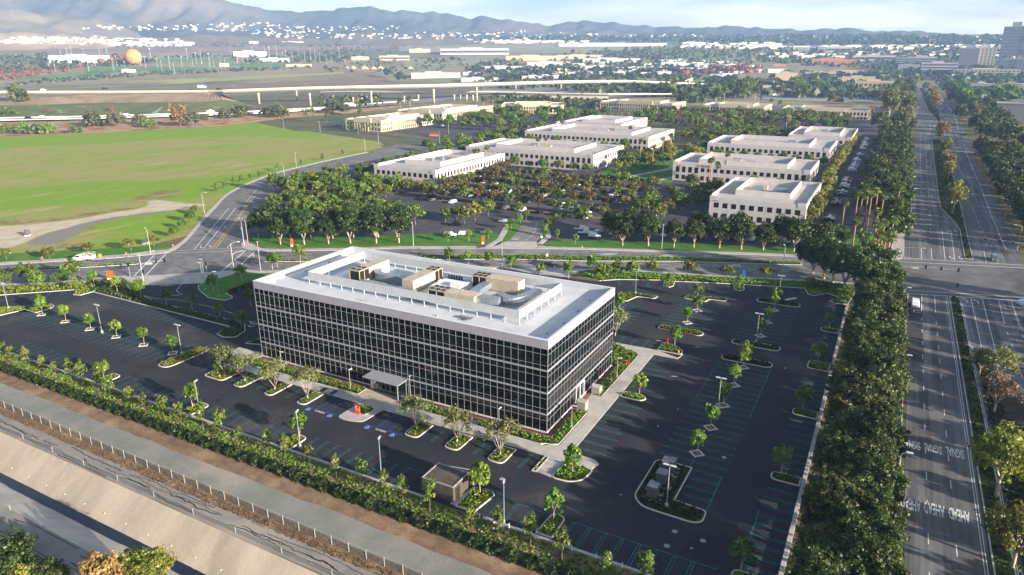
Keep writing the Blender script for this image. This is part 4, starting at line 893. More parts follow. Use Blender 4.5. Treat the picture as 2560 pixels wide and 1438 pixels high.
for sd, n, wd in ((0, NB, wf), (1, NR, wr)):
    for i in range(n+1):
        x = BX1-wd*i if sd == 0 else BY0+wd*i; wv = .019 if i % n else .045
        if sd == 0: L_(mb, (x-wv, BY0-.015, .3), (x+wv, BY0+.06, 16.2))
        else: L_(mb, (BX1-.06, x-wv, .3), (BX1+.015, x+wv, 16.2))
    for zt in sum(ZT, []):
        if sd == 0: L_(m2, (BX0, BY0-.02, zt-.03), (BX1, BY0+.05, zt+.03))
        else: L_(m2, (BX1-.05, BY0, zt-.03), (BX1+.02, BY1, zt+.026))
bp('mullions', mb, ALU); bp('transoms', m2, ALU)
for za, zb in ((3.54,3.82),(7.7,7.98),(12.0,12.28)):
    mb = MB(); p4 = [(BX0-.07-ox,BY0-.07-oy),(BX1+.07-ox,BY0-.07-oy),(BX1+.07-ox,BY1+.07-oy),(BX0-.07-ox,BY1+.07-oy)]; mb.ring(p4, inset(p4, .3), za, zb); bp('spandrel_band', mb, BANDM)
# entrance
mb = MB(); L_(mb, (-85.8,95.3,3.45), (-77.1,98.36,3.62)); can = bp('entrance_canopy', mb, M('canopy_metal', lin((176,176,182)), rough=.4, metal=.3))
mb = MB(); L_(mb, (-85.7,97.4,.1), (-85.0,98.36,3.44)); bp('canopy_wall', mb, M('pale_cladding', lin((200,196,190)), fine=.05))
mb = MB(); L_(mb, (-77.5,95.5,.1), (-77.34,95.66,3.44)); L_(mb, (-77.5,98.2,.1), (-77.34,98.36,3.44)); bp('canopy_post', mb, GREY); mb = MB(); L_(mb, (-77.44,95.67,.1), (-77.4,98.19,3.3)); bp('canopy_side_glass', mb, GLASS)
for i in range(2):
    mb = MB(); x = -83.6+i*2.4
    L_(mb, (x, 98.26, .15), (x+2.2, 98.3, 2.9)); d_ = bp('entrance_door', mb, GLASS)
    mb = MB()
    for a in (0, 1.06, 2.1): L_(mb, (x+a, 98.2, .15), (x+a+.1, 98.34, 3.0))
    L_(mb, (x, 98.2, 2.9), (x+2.2, 98.34, 3.05)); bp('door_frame', mb, ALU, d_)
mb = MB()
for y in (111.3,113.2,115.1): L_(mb, (BX1-.05, y-.06, .15), (BX1+.16, y+.06, 3.4))
L_(mb, (BX1-.05, 111.3, 3.3), (BX1+.16, 115.1, 3.45)); bp('side_door_frame', mb, WHT)
# roof screen
SX0, SX1, SY0, SY1 = -108.2, -56, 105.6, 124.2
mb = MB(); q = [(SX0-ox,SY0-oy),(SX1-ox,SY0-oy),(SX1-ox,SY1-oy),(SX0-ox,SY1-oy)]; mb.ring(q, inset(q, .12), 17.7, 19.35); scr = bp('roof_screen', mb, SCRN)
pm = MB(); pm.box((-.07,-.07,16.6), (.07,.07,17.72)); pm.box((-.16,-.16,16.6), (.16,.16,16.7)); pm = pm.mesh('screen_post', SCRN)
xs_ = [SX0+.06+i*(SX1-SX0-.12)/17 for i in range(18)]; ys_ = [SY0+i*(SY1-SY0)/6 for i in range(1, 6)]
for x in xs_:
    for y in (SY0+.08, SY1-.08): put('screen_post', pm, scr, (x-ox, y-oy, 0))
for y in ys_:
    for x in (SX0+.08, SX1-.08): put('screen_post', pm, scr, (x-ox, y-oy, 0))
mb = MB(); rs = random.Random(9)
for x, y in ((-49.5,104),(-49,110),(-49.2,117),(-49.6,124),(-115.6,104),(-115.4,112),(-115.6,120),(-115.3,128),(-72,102),(-90,101.6)): L_(mb, (x-.15,y-.15,16.6), (x+.15,y+.15,16.85))
bp('roof_drain', mb, GREY)
# rooftop plant: each unit stands on the roof
ZR = 16.6
def rtu(label, x0, x1, y0, y1, top, cond, horizontal, ribs=True):     # cond = (a0,a1) part of the long side that is open condenser
    e = E('rooftop_air_unit', label, 'air conditioner', ((x0+x1)/2, (y0+y1)/2, ZR), 0, 'tan air handling units on the roof'); cx, cy2 = e.location.x, e.location.y
    bx = lambda mb, a, b, mi=0: mb.box((a[0]-cx, a[1]-cy2, a[2]-ZR), (b[0]-cx, b[1]-cy2, b[2]-ZR), mi)
    mb = MB(); f = MB(); gr = MB(); fr = MB(); z0 = ZR+.35
    a0, a1 = cond
    if horizontal:
        lo, hi = (a1, x1) if a0 <= x0+.1 else (x0, a0)
        bx(mb, (lo, y0, z0), (hi, y1, top)); bx(gr, (a0+.1, y0+.12, z0+.1), (a1-.02, y1-.12, top-.2)); bx(fr, (a0, y0, top-.2), (a1, y1, top))
        for x in (a0, (a0+a1)/2-.08, a1-.16):
            for y in (y0, y1-.16): bx(fr, (x, y, z0), (x+.16, y+.16, top-.2))
        if ribs:
            n = int((hi-lo)/.8)
            for i in range(1, n): x = lo+(hi-lo)*i/n; bx(fr, (x-.04, y0-.02, top-.02), (x+.04, y1+.02, top+.05))
    else:
        lo, hi = (a1, y1) if a0 <= y0+.1 else (y0, a0)
        bx(mb, (x0, lo, z0), (x1, hi, top)); bx(gr, (x0+.12, a0+.1, z0+.1), (x1-.12, a1-.02, top-.2)); bx(fr, (x0, a0, top-.2), (x1, a1, top))
        for y in (a0, (a0+a1)/2-.08, a1-.16):
            for x in (x0, x1-.16): bx(fr, (x, y, z0), (x+.16, y+.16, top-.2))
        if ribs:
            n = int((hi-lo)/.9)
            for i in range(1, n): y = lo+(hi-lo)*i/n; bx(fr, (x0-.02, y-.03, z0), (x1+.02, y+.03, top+.03))
    bx(fr, (x0+.1, y0+.1, ZR), (x1-.1, y1-.1, ZR+.35))
    mb.build('housing', TAN, e); gr.build('condenser_coil', DKGR, e); fr.build('frame', M('tan_frame', lin((172,160,140))), e)
    n = 3 if horizontal else 2
    for i in range(n):
        for j in range(2):
            x = a0+(a1-a0)*(i+.5)/n if horizontal else x0+(x1-x0)*(j+.5)/2; y = y0+(y1-y0)*(j+.5)/2 if horizontal else a0+(a1-a0)*(i+.5)/n
            m_ = MB(); m_.disc((x-cx, y-cy2, top-ZR), .42, 12, 0, top-ZR+.14); m_.build('fan', BLACK, e)
    return e
rtu('tan rooftop air unit nearest the left end of the roof, fans on its near end', -101, -98.1, 110.6, 121, 19.5, (110.6, 114), False)
rtu('tan rooftop air unit in the middle of the roof with fans on its far end', -86.4, -83.6, 110.4, 121.4, 19.5, (118.4, 121.4), False)
rtu('long tan rooftop air unit by the rear screen with a curved duct beside it', -75, -63.8, 119.7, 122.7, 19.5, (-75, -71.4), True)
rtu('low long tan rooftop air unit just behind the front screen', -79.4, -68.3, 109.6, 112.8, 18.7, (-79.4, -75.2), True)
def duct(label, pts, w, z0, z1, legs=True):
    c = pts[0]; e = E('roof_duct', label, 'duct', (c[0], c[1], ZR), 0, 'galvanised ducts on the roof'); q = [(a-c[0], b-c[1]) for a, b in pts]
    q = smooth_line(q, 4) if len(q) > 2 else q; P = [Vector(a) for a in q]; mb = MB(); l = []; r = []
    for i in range(len(P)):
        d = (P[min(i+1, len(P)-1)]-P[max(i-1, 0)]).normalized(); n = Vector((-d.y, d.x))*w/2; l.append(tuple(P[i]+n)); r.append(tuple(P[i]-n))
    mb.prism(ccw(l+r[::-1]), z0-ZR, z1-ZR); mb.build('duct_run', METAL, e)
    if legs:
        m_ = MB()
        for i in range(0, len(P), 3): m_.box((P[i].x-.06, P[i].y-.06, 0), (P[i].x+.06, P[i].y+.06, z0-ZR))
        m_.build('duct_legs', GREY, e)
duct('wide galvanised duct running from the rear unit towards the front screen', [(-71.2,121.2),(-71,118),(-70.6,114),(-69,111.9),(-66.5,111.4),(-63.8,111.9)], 2.0, 17.4, 18.6)
duct('curved galvanised duct at the right end of the roof plant', [(-65.6,115.2),(-63.4,113.9),(-61.6,114.3),(-60.4,117),(-59.8,121)], 1.7, 17.5, 18.5)
duct('galvanised duct between the two tall tan units', [(-97.6,116.5),(-96,114.4),(-93.6,114),(-90.5,114.6),(-87.4,113)], 1.5, 17.2, 18.6)
duct('flat galvanised duct behind the front screen on the left', [(-97,109.6),(-92,110),(-88,109),(-82.5,109.6)], 1.5, 17, 17.9)
duct('small galvanised duct left of the low tan unit', [(-87,110.6),(-84,108.4),(-80,107.6),(-76,107.6)], 1.0, 17.1, 17.8)
e = E('roof_penthouse', 'low white penthouse block in the middle of the roof', 'penthouse', (-78.2, 115.5, ZR)); MB().box((-3,-3.2,0), (3.1,3.2,1.55)).build('body', WHT, e); MB().box((1.2,-1.2,1.56), (3.6,.8,2.3)).build('hatch', WHT, e)
e = E('chiller_pump_group', 'cluster of dark pumps and pipes behind the white penthouse', 'pumps', (-80.3, 121.4, ZR))
mb = MB()
for i in range(6): mb.tube([(-1.6+i*.65,0,.2),(-1.6+i*.65,0,1.5)], .22, 8)
mb.build('pump', M('dark_steel', lin((74,78,84)), rough=.5, metal=.4), e); mb = MB()
for y in (-.5, .5): mb.tube([(-2.4,y,.5),(2.6,y,.5),(2.6,y-2.2,.5),(4,y-2.6,.5)], .11, 6)
mb.build('pipe', GREY, e)
e = E('roof_equipment_skid', 'small flat grey equipment skid on the bare front edge of the roof', 'skid', (-66.6, 103.6, ZR)); mb = MB()
for i in range(4): mb.box((-1.4+i*.8,-.6,.25), (-.8+i*.8,.5,.34))
mb.box((-.2,-1.2,.15), (.9,-.8,.22)); mb.build('tray', M('steel_tray', lin((128,130,134)), metal=.4, rough=.5), e); mb = MB()
for x in (-1.3, 1.3):
    for y in (-.5, .4): mb.box((x-.05,y-.05,0), (x+.05,y+.05,.25))
mb.build('skid_leg', GREY, e)

# ---------------------------------------------------------------- things round the building
e = E('brown_shed', 'flat-roofed brown metal-clad shed beside the front hedge', 'shed', (-53.0, 75.7, 0)); Q = [(-2.8,-2.2),(2.8,-2.2),(2.8,2.2),(-2.8,2.2)]
BROWN = M('brown_cladding', lin((92,84,76)), lin((80,73,66)), .8, st=(6,6,.4), obj=True, rough=.7, fine=.1)
MB().prism(Q, 0, 2.75).build('wall', BROWN, e); mb = MB(); p4 = inset(Q, -.06); mb.ring(p4, inset(Q, .12), 2.751, 2.9); mb.build('roof_edge', M('shed_trim', lin((160,154,146))), e)
MB().prism(inset(Q, .1), 2.752, 2.8).build('roof', M('shed_roof', lin((98,88,80)), lin((86,78,72)), .6), e); MB().box((2.79,-1.6,0), (2.87,-.4,2.2)).build('door', M('shed_door', lin((52,46,40))), e)
slab('walkway', [(-56.2,81.6),(-52.5,82.2),(-50.4,81.6),(-49.8,78.4),(-50.6,73.2),(-49.7,73.2),(-49.7,81),(-52.4,82.4)], .1)
for i, (x, y, lab) in enumerate(((-24.2,97.1,'double-width dark utility cabinet furthest back on the L-shaped island'),(-24.1,93.4,'middle dark utility cabinet on the L-shaped island'),(-24.3,89.3,'nearest dark utility cabinet on the L-shaped island'))):
    e = E('utility_cabinet', lab, 'utility cabinet', (x, y, .16), 0, 'dark utility cabinets on concrete pads'); sx, sy = (1.3,1.05) if i == 0 else (.8,.8)
    MB().box((-1.7,-1.5,0), (1.7,1.4,.14)).build('concrete_pad', CONC, e); mb = MB()
    for k in range(2 if i == 0 else 1): mb.box((-.95+k*1.0 if i == 0 else -.8, -.85+k*.25, .14), (-.02+k*1.0 if i == 0 else .7, .75+k*.25, 2.0))
    mb.build('cabinet', M('cabinet_steel', lin((92,94,100)), rough=.6), e); mb = MB()
    for k in range(2 if i == 0 else 1): mb.box((-1.0+k*1.02 if i == 0 else -.85, -.9+k*.25, 2.0), (0+k*1.02 if i == 0 else .75, .8+k*.25, 2.08))
    mb.build('cabinet_lid', M('cabinet_lid', lin((128,130,138)), rough=.6), e)
for (x, y, lab) in ((-44.6,116.9,'pale square concrete enclosure left of the side door, seen from the lot'),(-44.7,109.9,'pale square concrete enclosure at the near end of the side entrance')):
    e = E('concrete_planter_box', lab, 'enclosure', (x, y, .14), 0, 'concrete boxes flanking the side entrance'); MB().box((-.85,-.75,0), (.85,.75,1.5)).build('body', CONCD, e); MB().box((-.9,-.8,1.5), (.9,.8,1.6)).build('lid', CONC, e); MB().box((-1.2,-.2,0), (-1.05,-.05,1.5)).build('post', BLACK, e)
e = E('monument_sign', 'orange slab sign standing at the accessible parking in front of the entrance', 'sign', (-81.1, 88.0, .15)); MB().box((-.55,-.16,0), (.55,.16,1.9)).build('panel', ORANGE, e)
mb = MB(); mb.box((-.3,-.19,1.25), (.1,-.162,1.65)); mb.box((-.3,-.19,.95), (.3,-.162,1.05)); mb.build('lettering', WHT, e)
for lab, tile, a, b, rz in (('orange monument sign on the shaded lawn left of the entry drive','K',1770,905,.7),('orange sign slab on the lawn under the first big trees of the campus','S5',418,855,.5),('orange and white monument sign on the lawn left of the campus driveway','S5',1945,835,.4),('low red monument sign at the corner of the side street beyond the campus','S7',752,400,.2)):
    p = g(tile, a, b); e = E('monument_sign', lab, 'sign', (p.x, p.y, .1), rz, 'orange monument signs'); s = 1.3 if tile != 'S7' else 2.4
    if tile == 'S7': MB().box((-3.4,-.3,0), (3.4,.3,2.4)).build('panel', M('red_sign', lin((204,84,58))), e); MB().box((-4,-.5,0), (4,.5,.5)).build('base', CONC, e)
    else:
        wq = .8 if tile == 'K' else .45; MB().box((-wq,-.2,.7), (wq,.2,2.9)).build('panel', ORANGE, e); MB().box((-wq,-.26,0), (wq*.5,.26,.72)).build('base', WHT, e)
e = E('red_fire_hydrant_valve', 'red fire valve standing in the green bed along the end wall', 'fire valve', (g('N3',2335,215).x, g('N3',2335,215).y, .15)); mb = MB()
mb.tube([(0,0,0),(0,0,.9)], .16, 8); mb.build('body', RED, e); mb = MB(); mb.tube([(-.6,0,.75),(.6,0,.75)], .17, 8); mb.tube([(-.5,0,0),(-.5,0,.8)], .12, 6); mb.tube([(.5,0,0),(.5,0,.8)], .12, 6); mb.build('pipe', RED, e); mb = MB(); mb.disc((0,0,.9), .28, 10, 0, .97); mb.build('wheel', RED, e)
e = E('red_fire_post', 'red fire post in the corner island behind the building', 'fire valve', (g('A',670,880).x, g('A',670,880).y, .16)); MB().tube([(0,0,0),(0,0,1.3)], .17, 8).build('post', RED, e); MB().disc((0,0,1.3), .24, 8, 0, 1.42).build('cap', RED, e)
def hydrant(lab, p):
    e = E('fire_hydrant', lab, 'fire hydrant', (p.x, p.y, .14), 0, 'yellow fire hydrants'); YH = M('yellow_hydrant', lin((220,170,70)))
    MB().tube([(0,0,0),(0,0,.55),(0,0,.75)], [.15,.15,.06], 8).build('barrel', YH, e); MB().tube([(-.25,0,.42),(.25,0,.42)], .08, 6).build('nozzle', YH, e)
hydrant('yellow hydrant in the wide leftmost island before the building', g('L',1757,1420)); hydrant('yellow hydrant on the corner island behind the building', g('A',783,975)); hydrant('yellow hydrant on the campus lawn beside the driveway', g('S6',497,865)); hydrant('yellow hydrant near the corner of the side street', g('I',848,620))
e = E('trash_bin', 'tan litter bin beside the entrance canopy', 'bin', (g('M',1005,1075).x, g('M',1005,1075).y, .15)); MB().box((-.3,-.3,0), (.3,.3,.95)).build('body', TAN, e); MB().box((-.33,-.33,.95), (.33,.33,1.05)).build('lid', GREY, e)
bo = E('bollard', None, 'bollard', (0,0,0), 0, 'pale bollards along the front kerb'); MB().tube([(0,0,0),(0,0,.95)], .09, 8).build('post', WHT, bo); MB().tube([(0,0,.951),(0,0,1.02)], .095, 8).build('reflective_cap', TEAL, bo)
for i, x in enumerate((-44.9,-42.5,-40,-37.5,-30.3,-26.7,-25.4,-23.1)):
    r = bo if i == 0 else dup(bo, (0,0,0)); r.location = (x, 72.3, .02); r['label'] = '%s pale bollard from the brown shed along the front kerb' % ordw(i+1)
e = E('parking_lot_wall', 'long low concrete wall along the right edge of the parking lot', 'wall', (-4.55, 125, 0)); mb = MB(); mb.box((-.3,-75,0), (.3,24.2,.62)); mb.box((-.3,28.7,0), (.3,71.3,.62)); mb.build('wall', CONC, e)
e = E('kerb_wall', 'long pale concrete kerb wall between the parking lot and the front hedge', 'wall', (-130, 72.55, 0)); MB().box((-110,-.22,0), (75,.22,.3)).build('wall', CONC, e); MB().box((85.5,-.22,0), (124,.22,.3)).build('wall', CONC, e)
# fences along the canal
FM = bpy.data.materials.new('chain_link'); FM.use_nodes = True; n_ = FM.node_tree.nodes; n_.remove(n_['Principled BSDF']); d1 = n_.new('ShaderNodeBsdfDiffuse'); d1.inputs[0].default_value = (*lin((140,136,130)), 1); t1 = n_.new('ShaderNodeBsdfTransparent'); m1 = n_.new('ShaderNodeMixShader'); m1.inputs[0].default_value = .34
FM.node_tree.links.new(t1.outputs[0], m1.inputs[1]); FM.node_tree.links.new(d1.outputs[0], m1.inputs[2]); FM.node_tree.links.new(m1.outputs[0], n_['Material Output'].inputs[0])
def fence(name, lab, y, x0, x1, step, h, mesh_m, r, xo=0, z=0):
    e = E(name, lab, 'fence', (x0, y, z)); n = int((x1-x0)/step)
    if mesh_m: mb = MB(); mb.face([(0,0,.03),(x1-x0,0,.03),(x1-x0,0,h-.02),(0,0,h-.02)]); mb.build('wire_mesh', mesh_m, e)
    mb = MB(); mb.tube([(0,0,h),(x1-x0,0,h)], r*.5, 5); mb.build('top_rail', POLE, e)
    pm = MB().tube([(0,0,-.05),(0,0,h+.05)], r, 6).mesh('fence_post', M('pale_post', lin((170,166,160)), rough=.5))
    for i in range(n+1): put('fence_post', pm, e, (i*step+xo, 0, 0))
fence('chain_link_fence', 'long chain link fence with pale posts beside the gravel road', 57.8, -185, -10, 3.05, 1.5, FM, .055)
fence('canal_fence', 'low wire fence on posts along the near rim of the canal bank', 53.2, -181, -20, 8.95, 1.0, FM, .05)
fence('far_bank_fence', 'low wire fence on posts along the far bottom-left rim of the canal', 40.9, -170, -60, 8.95, 1.0, None, .045)

# ---------------------------------------------------------------- lamps and signals
def lamp(lab, x, y, h=7.2, kind='twin', rz=0, z=.02, grp=None):
    if kind == 'twin':
        e = E('parking_lamp', lab, 'lamp post', (x, y, z), rz, grp or 'twin-headed lamps of the parking lot')
        MB().tube([(0,0,0),(0,0,.75)], .27, 10).build('concrete_base', CONC, e); MB().tube([(0,0,.75),(0,0,h)], [.085,.06], 6).build('pole', DKPOLE, e)
        for s in (-1, 1): m_ = MB(); m_.box((min(s*.1,s*.95),-.17,h-.02), (max(s*.1,s*.95),.17,h+.09)); m_.build('lamp_head', M('lamp_head', lin((206,206,206)), rough=.5), e)
    elif kind == 'single':
        e = E('parking_lamp', lab, 'lamp post', (x, y, z), rz, grp or 'single-headed lamps round the building')
        MB().tube([(0,0,0),(0,0,.5)], .2, 10).build('concrete_base', CONC, e); MB().tube([(0,0,.5),(0,0,h)], [.08,.055], 6).build('pole', DKPOLE, e)
        MB().box((-.14,-.05,h-.02), (.14,.85,h+.09)).build('lamp_head', M('lamp_head', lin((206,206,206)), rough=.5), e)
    else:
        e = E('street_lamp', lab, 'street lamp', (x, y, z), rz, grp or 'tall street lamps'); a = kind
        MB().tube([(0,0,0),(0,0,h-.9),(0,.12,h-.35),(0,.5,h-.05),(0,a-.5,h+.05)], [.13,.085,.075,.065,.05], 7).build('pole', POLE, e)
        MB().box((-.16,a-.6,h-.02), (.16,a+.3,h+.14)).build('lamp_head', M('lamp_head', lin((206,206,206)), rough=.5), e)
    return e
for lab, x, y in (('twin-headed lamp at the zigzag island on the far left of the left lot',-201.1,88.3),('twin-headed lamp between the tree wells of the left lot',-162.8,89.9),('twin-headed lamp at the red-sided island of the left lot',-134.1,90.4),('twin-headed lamp on the L-shaped green island behind the building',-57.6,178.2),('twin-headed lamp at the rear right of the lot',-21.4,191),('twin-headed lamp at the island just beyond the cross aisle',-21.4,158.3),('twin-headed lamp in the middle block of stalls before the cross aisle',-21.6,120.2),('twin-headed lamp on the island with the utility cabinets',-21.7,87.6)): lamp(lab, x, y, 7.3)
for lab, t, a, b in (('single lamp on the second small front island from the left','F',1222,450),('single lamp on the third small front island','F',1835,650),('single lamp on the front kerb left of the brown shed','G',410,770),('single lamp on the front kerb right of the brown shed','G',1230,1085)):
    p = g(t, a, b); lamp(lab, p.x, p.y, 6.6, 'single', .4)
for lab, t, a, b in (('short walkway lamp left of the entrance','G',205,205),('short walkway lamp right of the entrance','G',605,250),('short walkway lamp before the right half of the glass front','G',1197,480),('short walkway lamp in the bed at the near end wall','N3',1462,1215),('short walkway lamp in the bed at the rear end wall','N3',2185,410),('short walkway lamp at the left end of the glass front','F',1725,190)):
    p = g(t, a, b); lamp(lab, p.x, p.y, 4.4, 'single', 0 if t == 'G' else -1.57, .14, 'walkway lamps beside the glass building')
for lab, t, a, b, h, arm, rz in (('street lamp before the big trees of the campus lawn','J',180,410,9,2,-2.6),('white street lamp near the second driveway of the street','J',1360,705,9.3,1.6,.5),('tall street lamp in front of the rear right hedge','A',1810,240,10.4,1.6,.4),('thick white street pole behind the left rear corner of the building','I',2250,1015,9.3,.9,.8),('curved street lamp at the right corner of the side street','I',2045,560,8.6,2.6,1.3),('hooked street lamp at the left corner of the side street','I',495,738,8.7,2.2,1.2),('street lamp on the campus lawn right of the driveway','S6',1133,882,9,1.2,-2.8),('hooked street lamp at the edge of the field along the side street','S4',1522,845,9,2,-1.2),('second hooked street lamp along the side street bend','S4',2120,600,9,2,1.2),('tall plain street lamp on the field side of the bend','S4',2207,510,9.6,.8,-1),('street lamp at the end of the green field','U2',645,375,9,.8,2.6),('street lamp beside the far white office car park','U2',898,395,9,.8,2.6),('street lamp at the front of the far left white office','U2',1165,410,9,.8,2.6),('hooked street lamp in the bend of the side street','S7',360,455,9,2,-1),('hooked street lamp beside the last bend','S7',265,500,8,2,1),('tall street lamp beyond the red monument sign','S7',858,385,10,2.4,-1),('street lamp right of the red monument sign','S7',795,455,9,2.2,1)):
    p = g(t, a, b); lamp(lab, p.x, p.y, h, arm, rz)
for i, (t, a, b) in enumerate((('E2',600,110),('E2',575,1180),('E5',400,1195))):
    x, y = px(t, a, b); d = ray(x, y); k = (8.6-HH)/d.z; P = d*k; lamp('%s street lamp from the crossing reaching out of the near boulevard trees' % ordw(i+1), 7.7, P.y, 8.6, max(1.2, P.x-7.7), -1.57, grp='street lamps reaching out of the boulevard trees')
for i, (a, b) in enumerate(((1930,105),(2080,350),(2215,620),(2420,1040))):
    x, y = px('E4', a, b); d = ray(x, y); k = (8.6-HH)/d.z; P = d*k; lamp('%s street lamp from the far end, right side of the boulevard beyond the crossing' % ordw(i+1), P.x+2.0, P.y, 8.6, 2.2, 1.57, grp='street lamps on the right of the boulevard')
def head(mb, x, z, y=0): mb.box((x-.2, y-.18, z-.55), (x+.2, y+.18, z+.55))
def signal(lab, x, y, rz, arm, heads, h=6.2, lum=None, sign=None, face=1):
    e = E('traffic_signal', lab, 'traffic light', (x, y, .05), rz, 'mast-arm traffic signals'); n = arm
    MB().tube([(0,0,0),(0,0,h if not lum else h+2.6)], [.17,.11], 8).build('pole', POLE, e)
    MB().tube([(0,0,h-.7),(n*.35,0,h+.05),(n,0,h+.25)], [.14,.12,.09], 6).build('mast_arm', POLE, e)
    if lum: MB().tube([(0,0,h+2.5),(lum*.4,0,h+3.1),(lum,0,h+3.3)], [.08,.06,.05], 6).build('lamp_arm', POLE, e); MB().box((lum-.2,-.15,h+3.25), (lum+.6,.15,h+3.4)).build('lamp_head', M('lamp_head', lin((206,206,206)), rough=.5), e)
    for t in heads:
        z = h+.05+(.2*(t/n if n else 0)); mb = MB(); head(mb, t, z); ho = mb.build('signal_head', BLACK, e); m_ = MB()
        for k, c in enumerate((0,)): m_.tube([(t, face*.181, z+.33), (t, face*.21, z+.33)], .13, 8)
        m_.build('red_lens', M('red_lens', lin((190,30,26)), rough=.4, emit=(1,.05,.02,.6)), ho)
    if sign: MB().box((sign-.95,-.04,h-.75), (sign+.95,.04,h-.3)).build('street_name_sign', M('sign_back', lin((214,200,188))), e)
    m_ = MB(); head(m_, .32, 2.9); m_.build('pole_signal_head', BLACK, e)
    return e
p = g('I',1985,612); q = g('I',1395,350); signal('mast-arm signal with two red lights over the side street', p.x, p.y, 2.55, 10.5, (6.0,10.3), 5.8, 4.5, 3.2)
p = g('I',375,1165); signal('mast-arm signal with lamp at the near left corner of the entry drive', p.x, p.y, .62, 7.0, (4.6,6.9), 5.8, 4.0, 2.4)
p = g('I',1820,992); signal('signal pole with two raised arms at the near right corner of the entry drive', p.x, p.y, .9, 3.6, (), 5.6, 2.2)
p = g('E1',1185,520); signal('lamp-topped signal pole at the palm corner of the boulevard', p.x, p.y, .05, 2.0, (), 5.2, 6.2)
signal('mast-arm signal with three lights reaching out of the trees over the boulevard', 7.0, 222.5, .04, 14.5, (6.2,10.0,14.2), 6.0, None, 3.6)
signal('mast-arm signal with three red lights on the far right corner of the crossing', 47.0, 266, 2.98, 16.5, (8.6,12.2,16.2), 6.0)
def post_signal(lab, p, h=3.0, rz=0):
    e = E('signal_post', lab, 'traffic light', (p.x, p.y, .1), rz, 'short signal posts'); MB().tube([(0,0,0),(0,0,h)], .07, 6).build('post', POLE, e); m_ = MB(); head(m_, 0, h+.5); m_.build('signal_head', BLACK, e)
post_signal('short signal post at the tip of the boulevard median', g('E1',1820,770), 2.6); post_signal('short signal post on the pavement left of the entry drive', g('I',165,1100), 3.2); post_signal('signal post at the head of the entry drive beside two L-shaped lamps', g('I',1400,1100), 3.6)
for i, (a, b) in enumerate(((1375,1310),(1345,1312),(1580,1422))): p = g('I', a, b); lamp('%s of the three slim lamps beside the entry drive, from the left' % ordw((2,1,3)[i]), p.x, p.y, (9.2,8.2,7.4)[i], 'single', 1.9, grp='slim lamps beside the entry drive')
e = E('sign_post', 'tall thin post with a white flag-shaped sign left of the street crossing', 'sign', (g('I',310,1140).x, g('I',310,1140).y, .1)); MB().tube([(0,0,0),(0,0,6.8)], .07, 6).build('post', POLE, e); MB().prism([(-.35,-.03),(.35,-.03),(.35,.03),(-.35,.03)], 5.8, 7.4).build('panel', WHT, e)
for lab, t, a, b in (('white sign on a thin post in the street median','J',1957,575),('small white sign at the right of the campus driveway','J',1885,330),('pink construction sign by the median start','I',2135,830)):
    p = g(t, a, b); e = E('road_sign', lab, 'sign', (p.x, p.y, .1), .5, 'small road signs'); MB().tube([(0,0,0),(0,0,1.3)], .04, 6).build('post', POLE, e); MB().box((-.35,-.03,.9), (.35,.03,1.7)).build('panel', WHT if 'pink' not in lab else M('pink_sign', lin((222,160,150))), e)
e = E('feather_banner', 'blue feather banner on the rear bank of the lot', 'banner', (g('A',1415,270).x, g('A',1415,270).y, .1)); MB().tube([(0,0,0),(0,0,3.6),(.3,0,4)], .03, 5).build('pole', POLE, e); MB().prism([(.03,-.02),(.75,-.02),(.75,.02),(.03,.02)], 1.6, 3.9).build('banner', M('blue_banner', lin((70,130,200))), e)
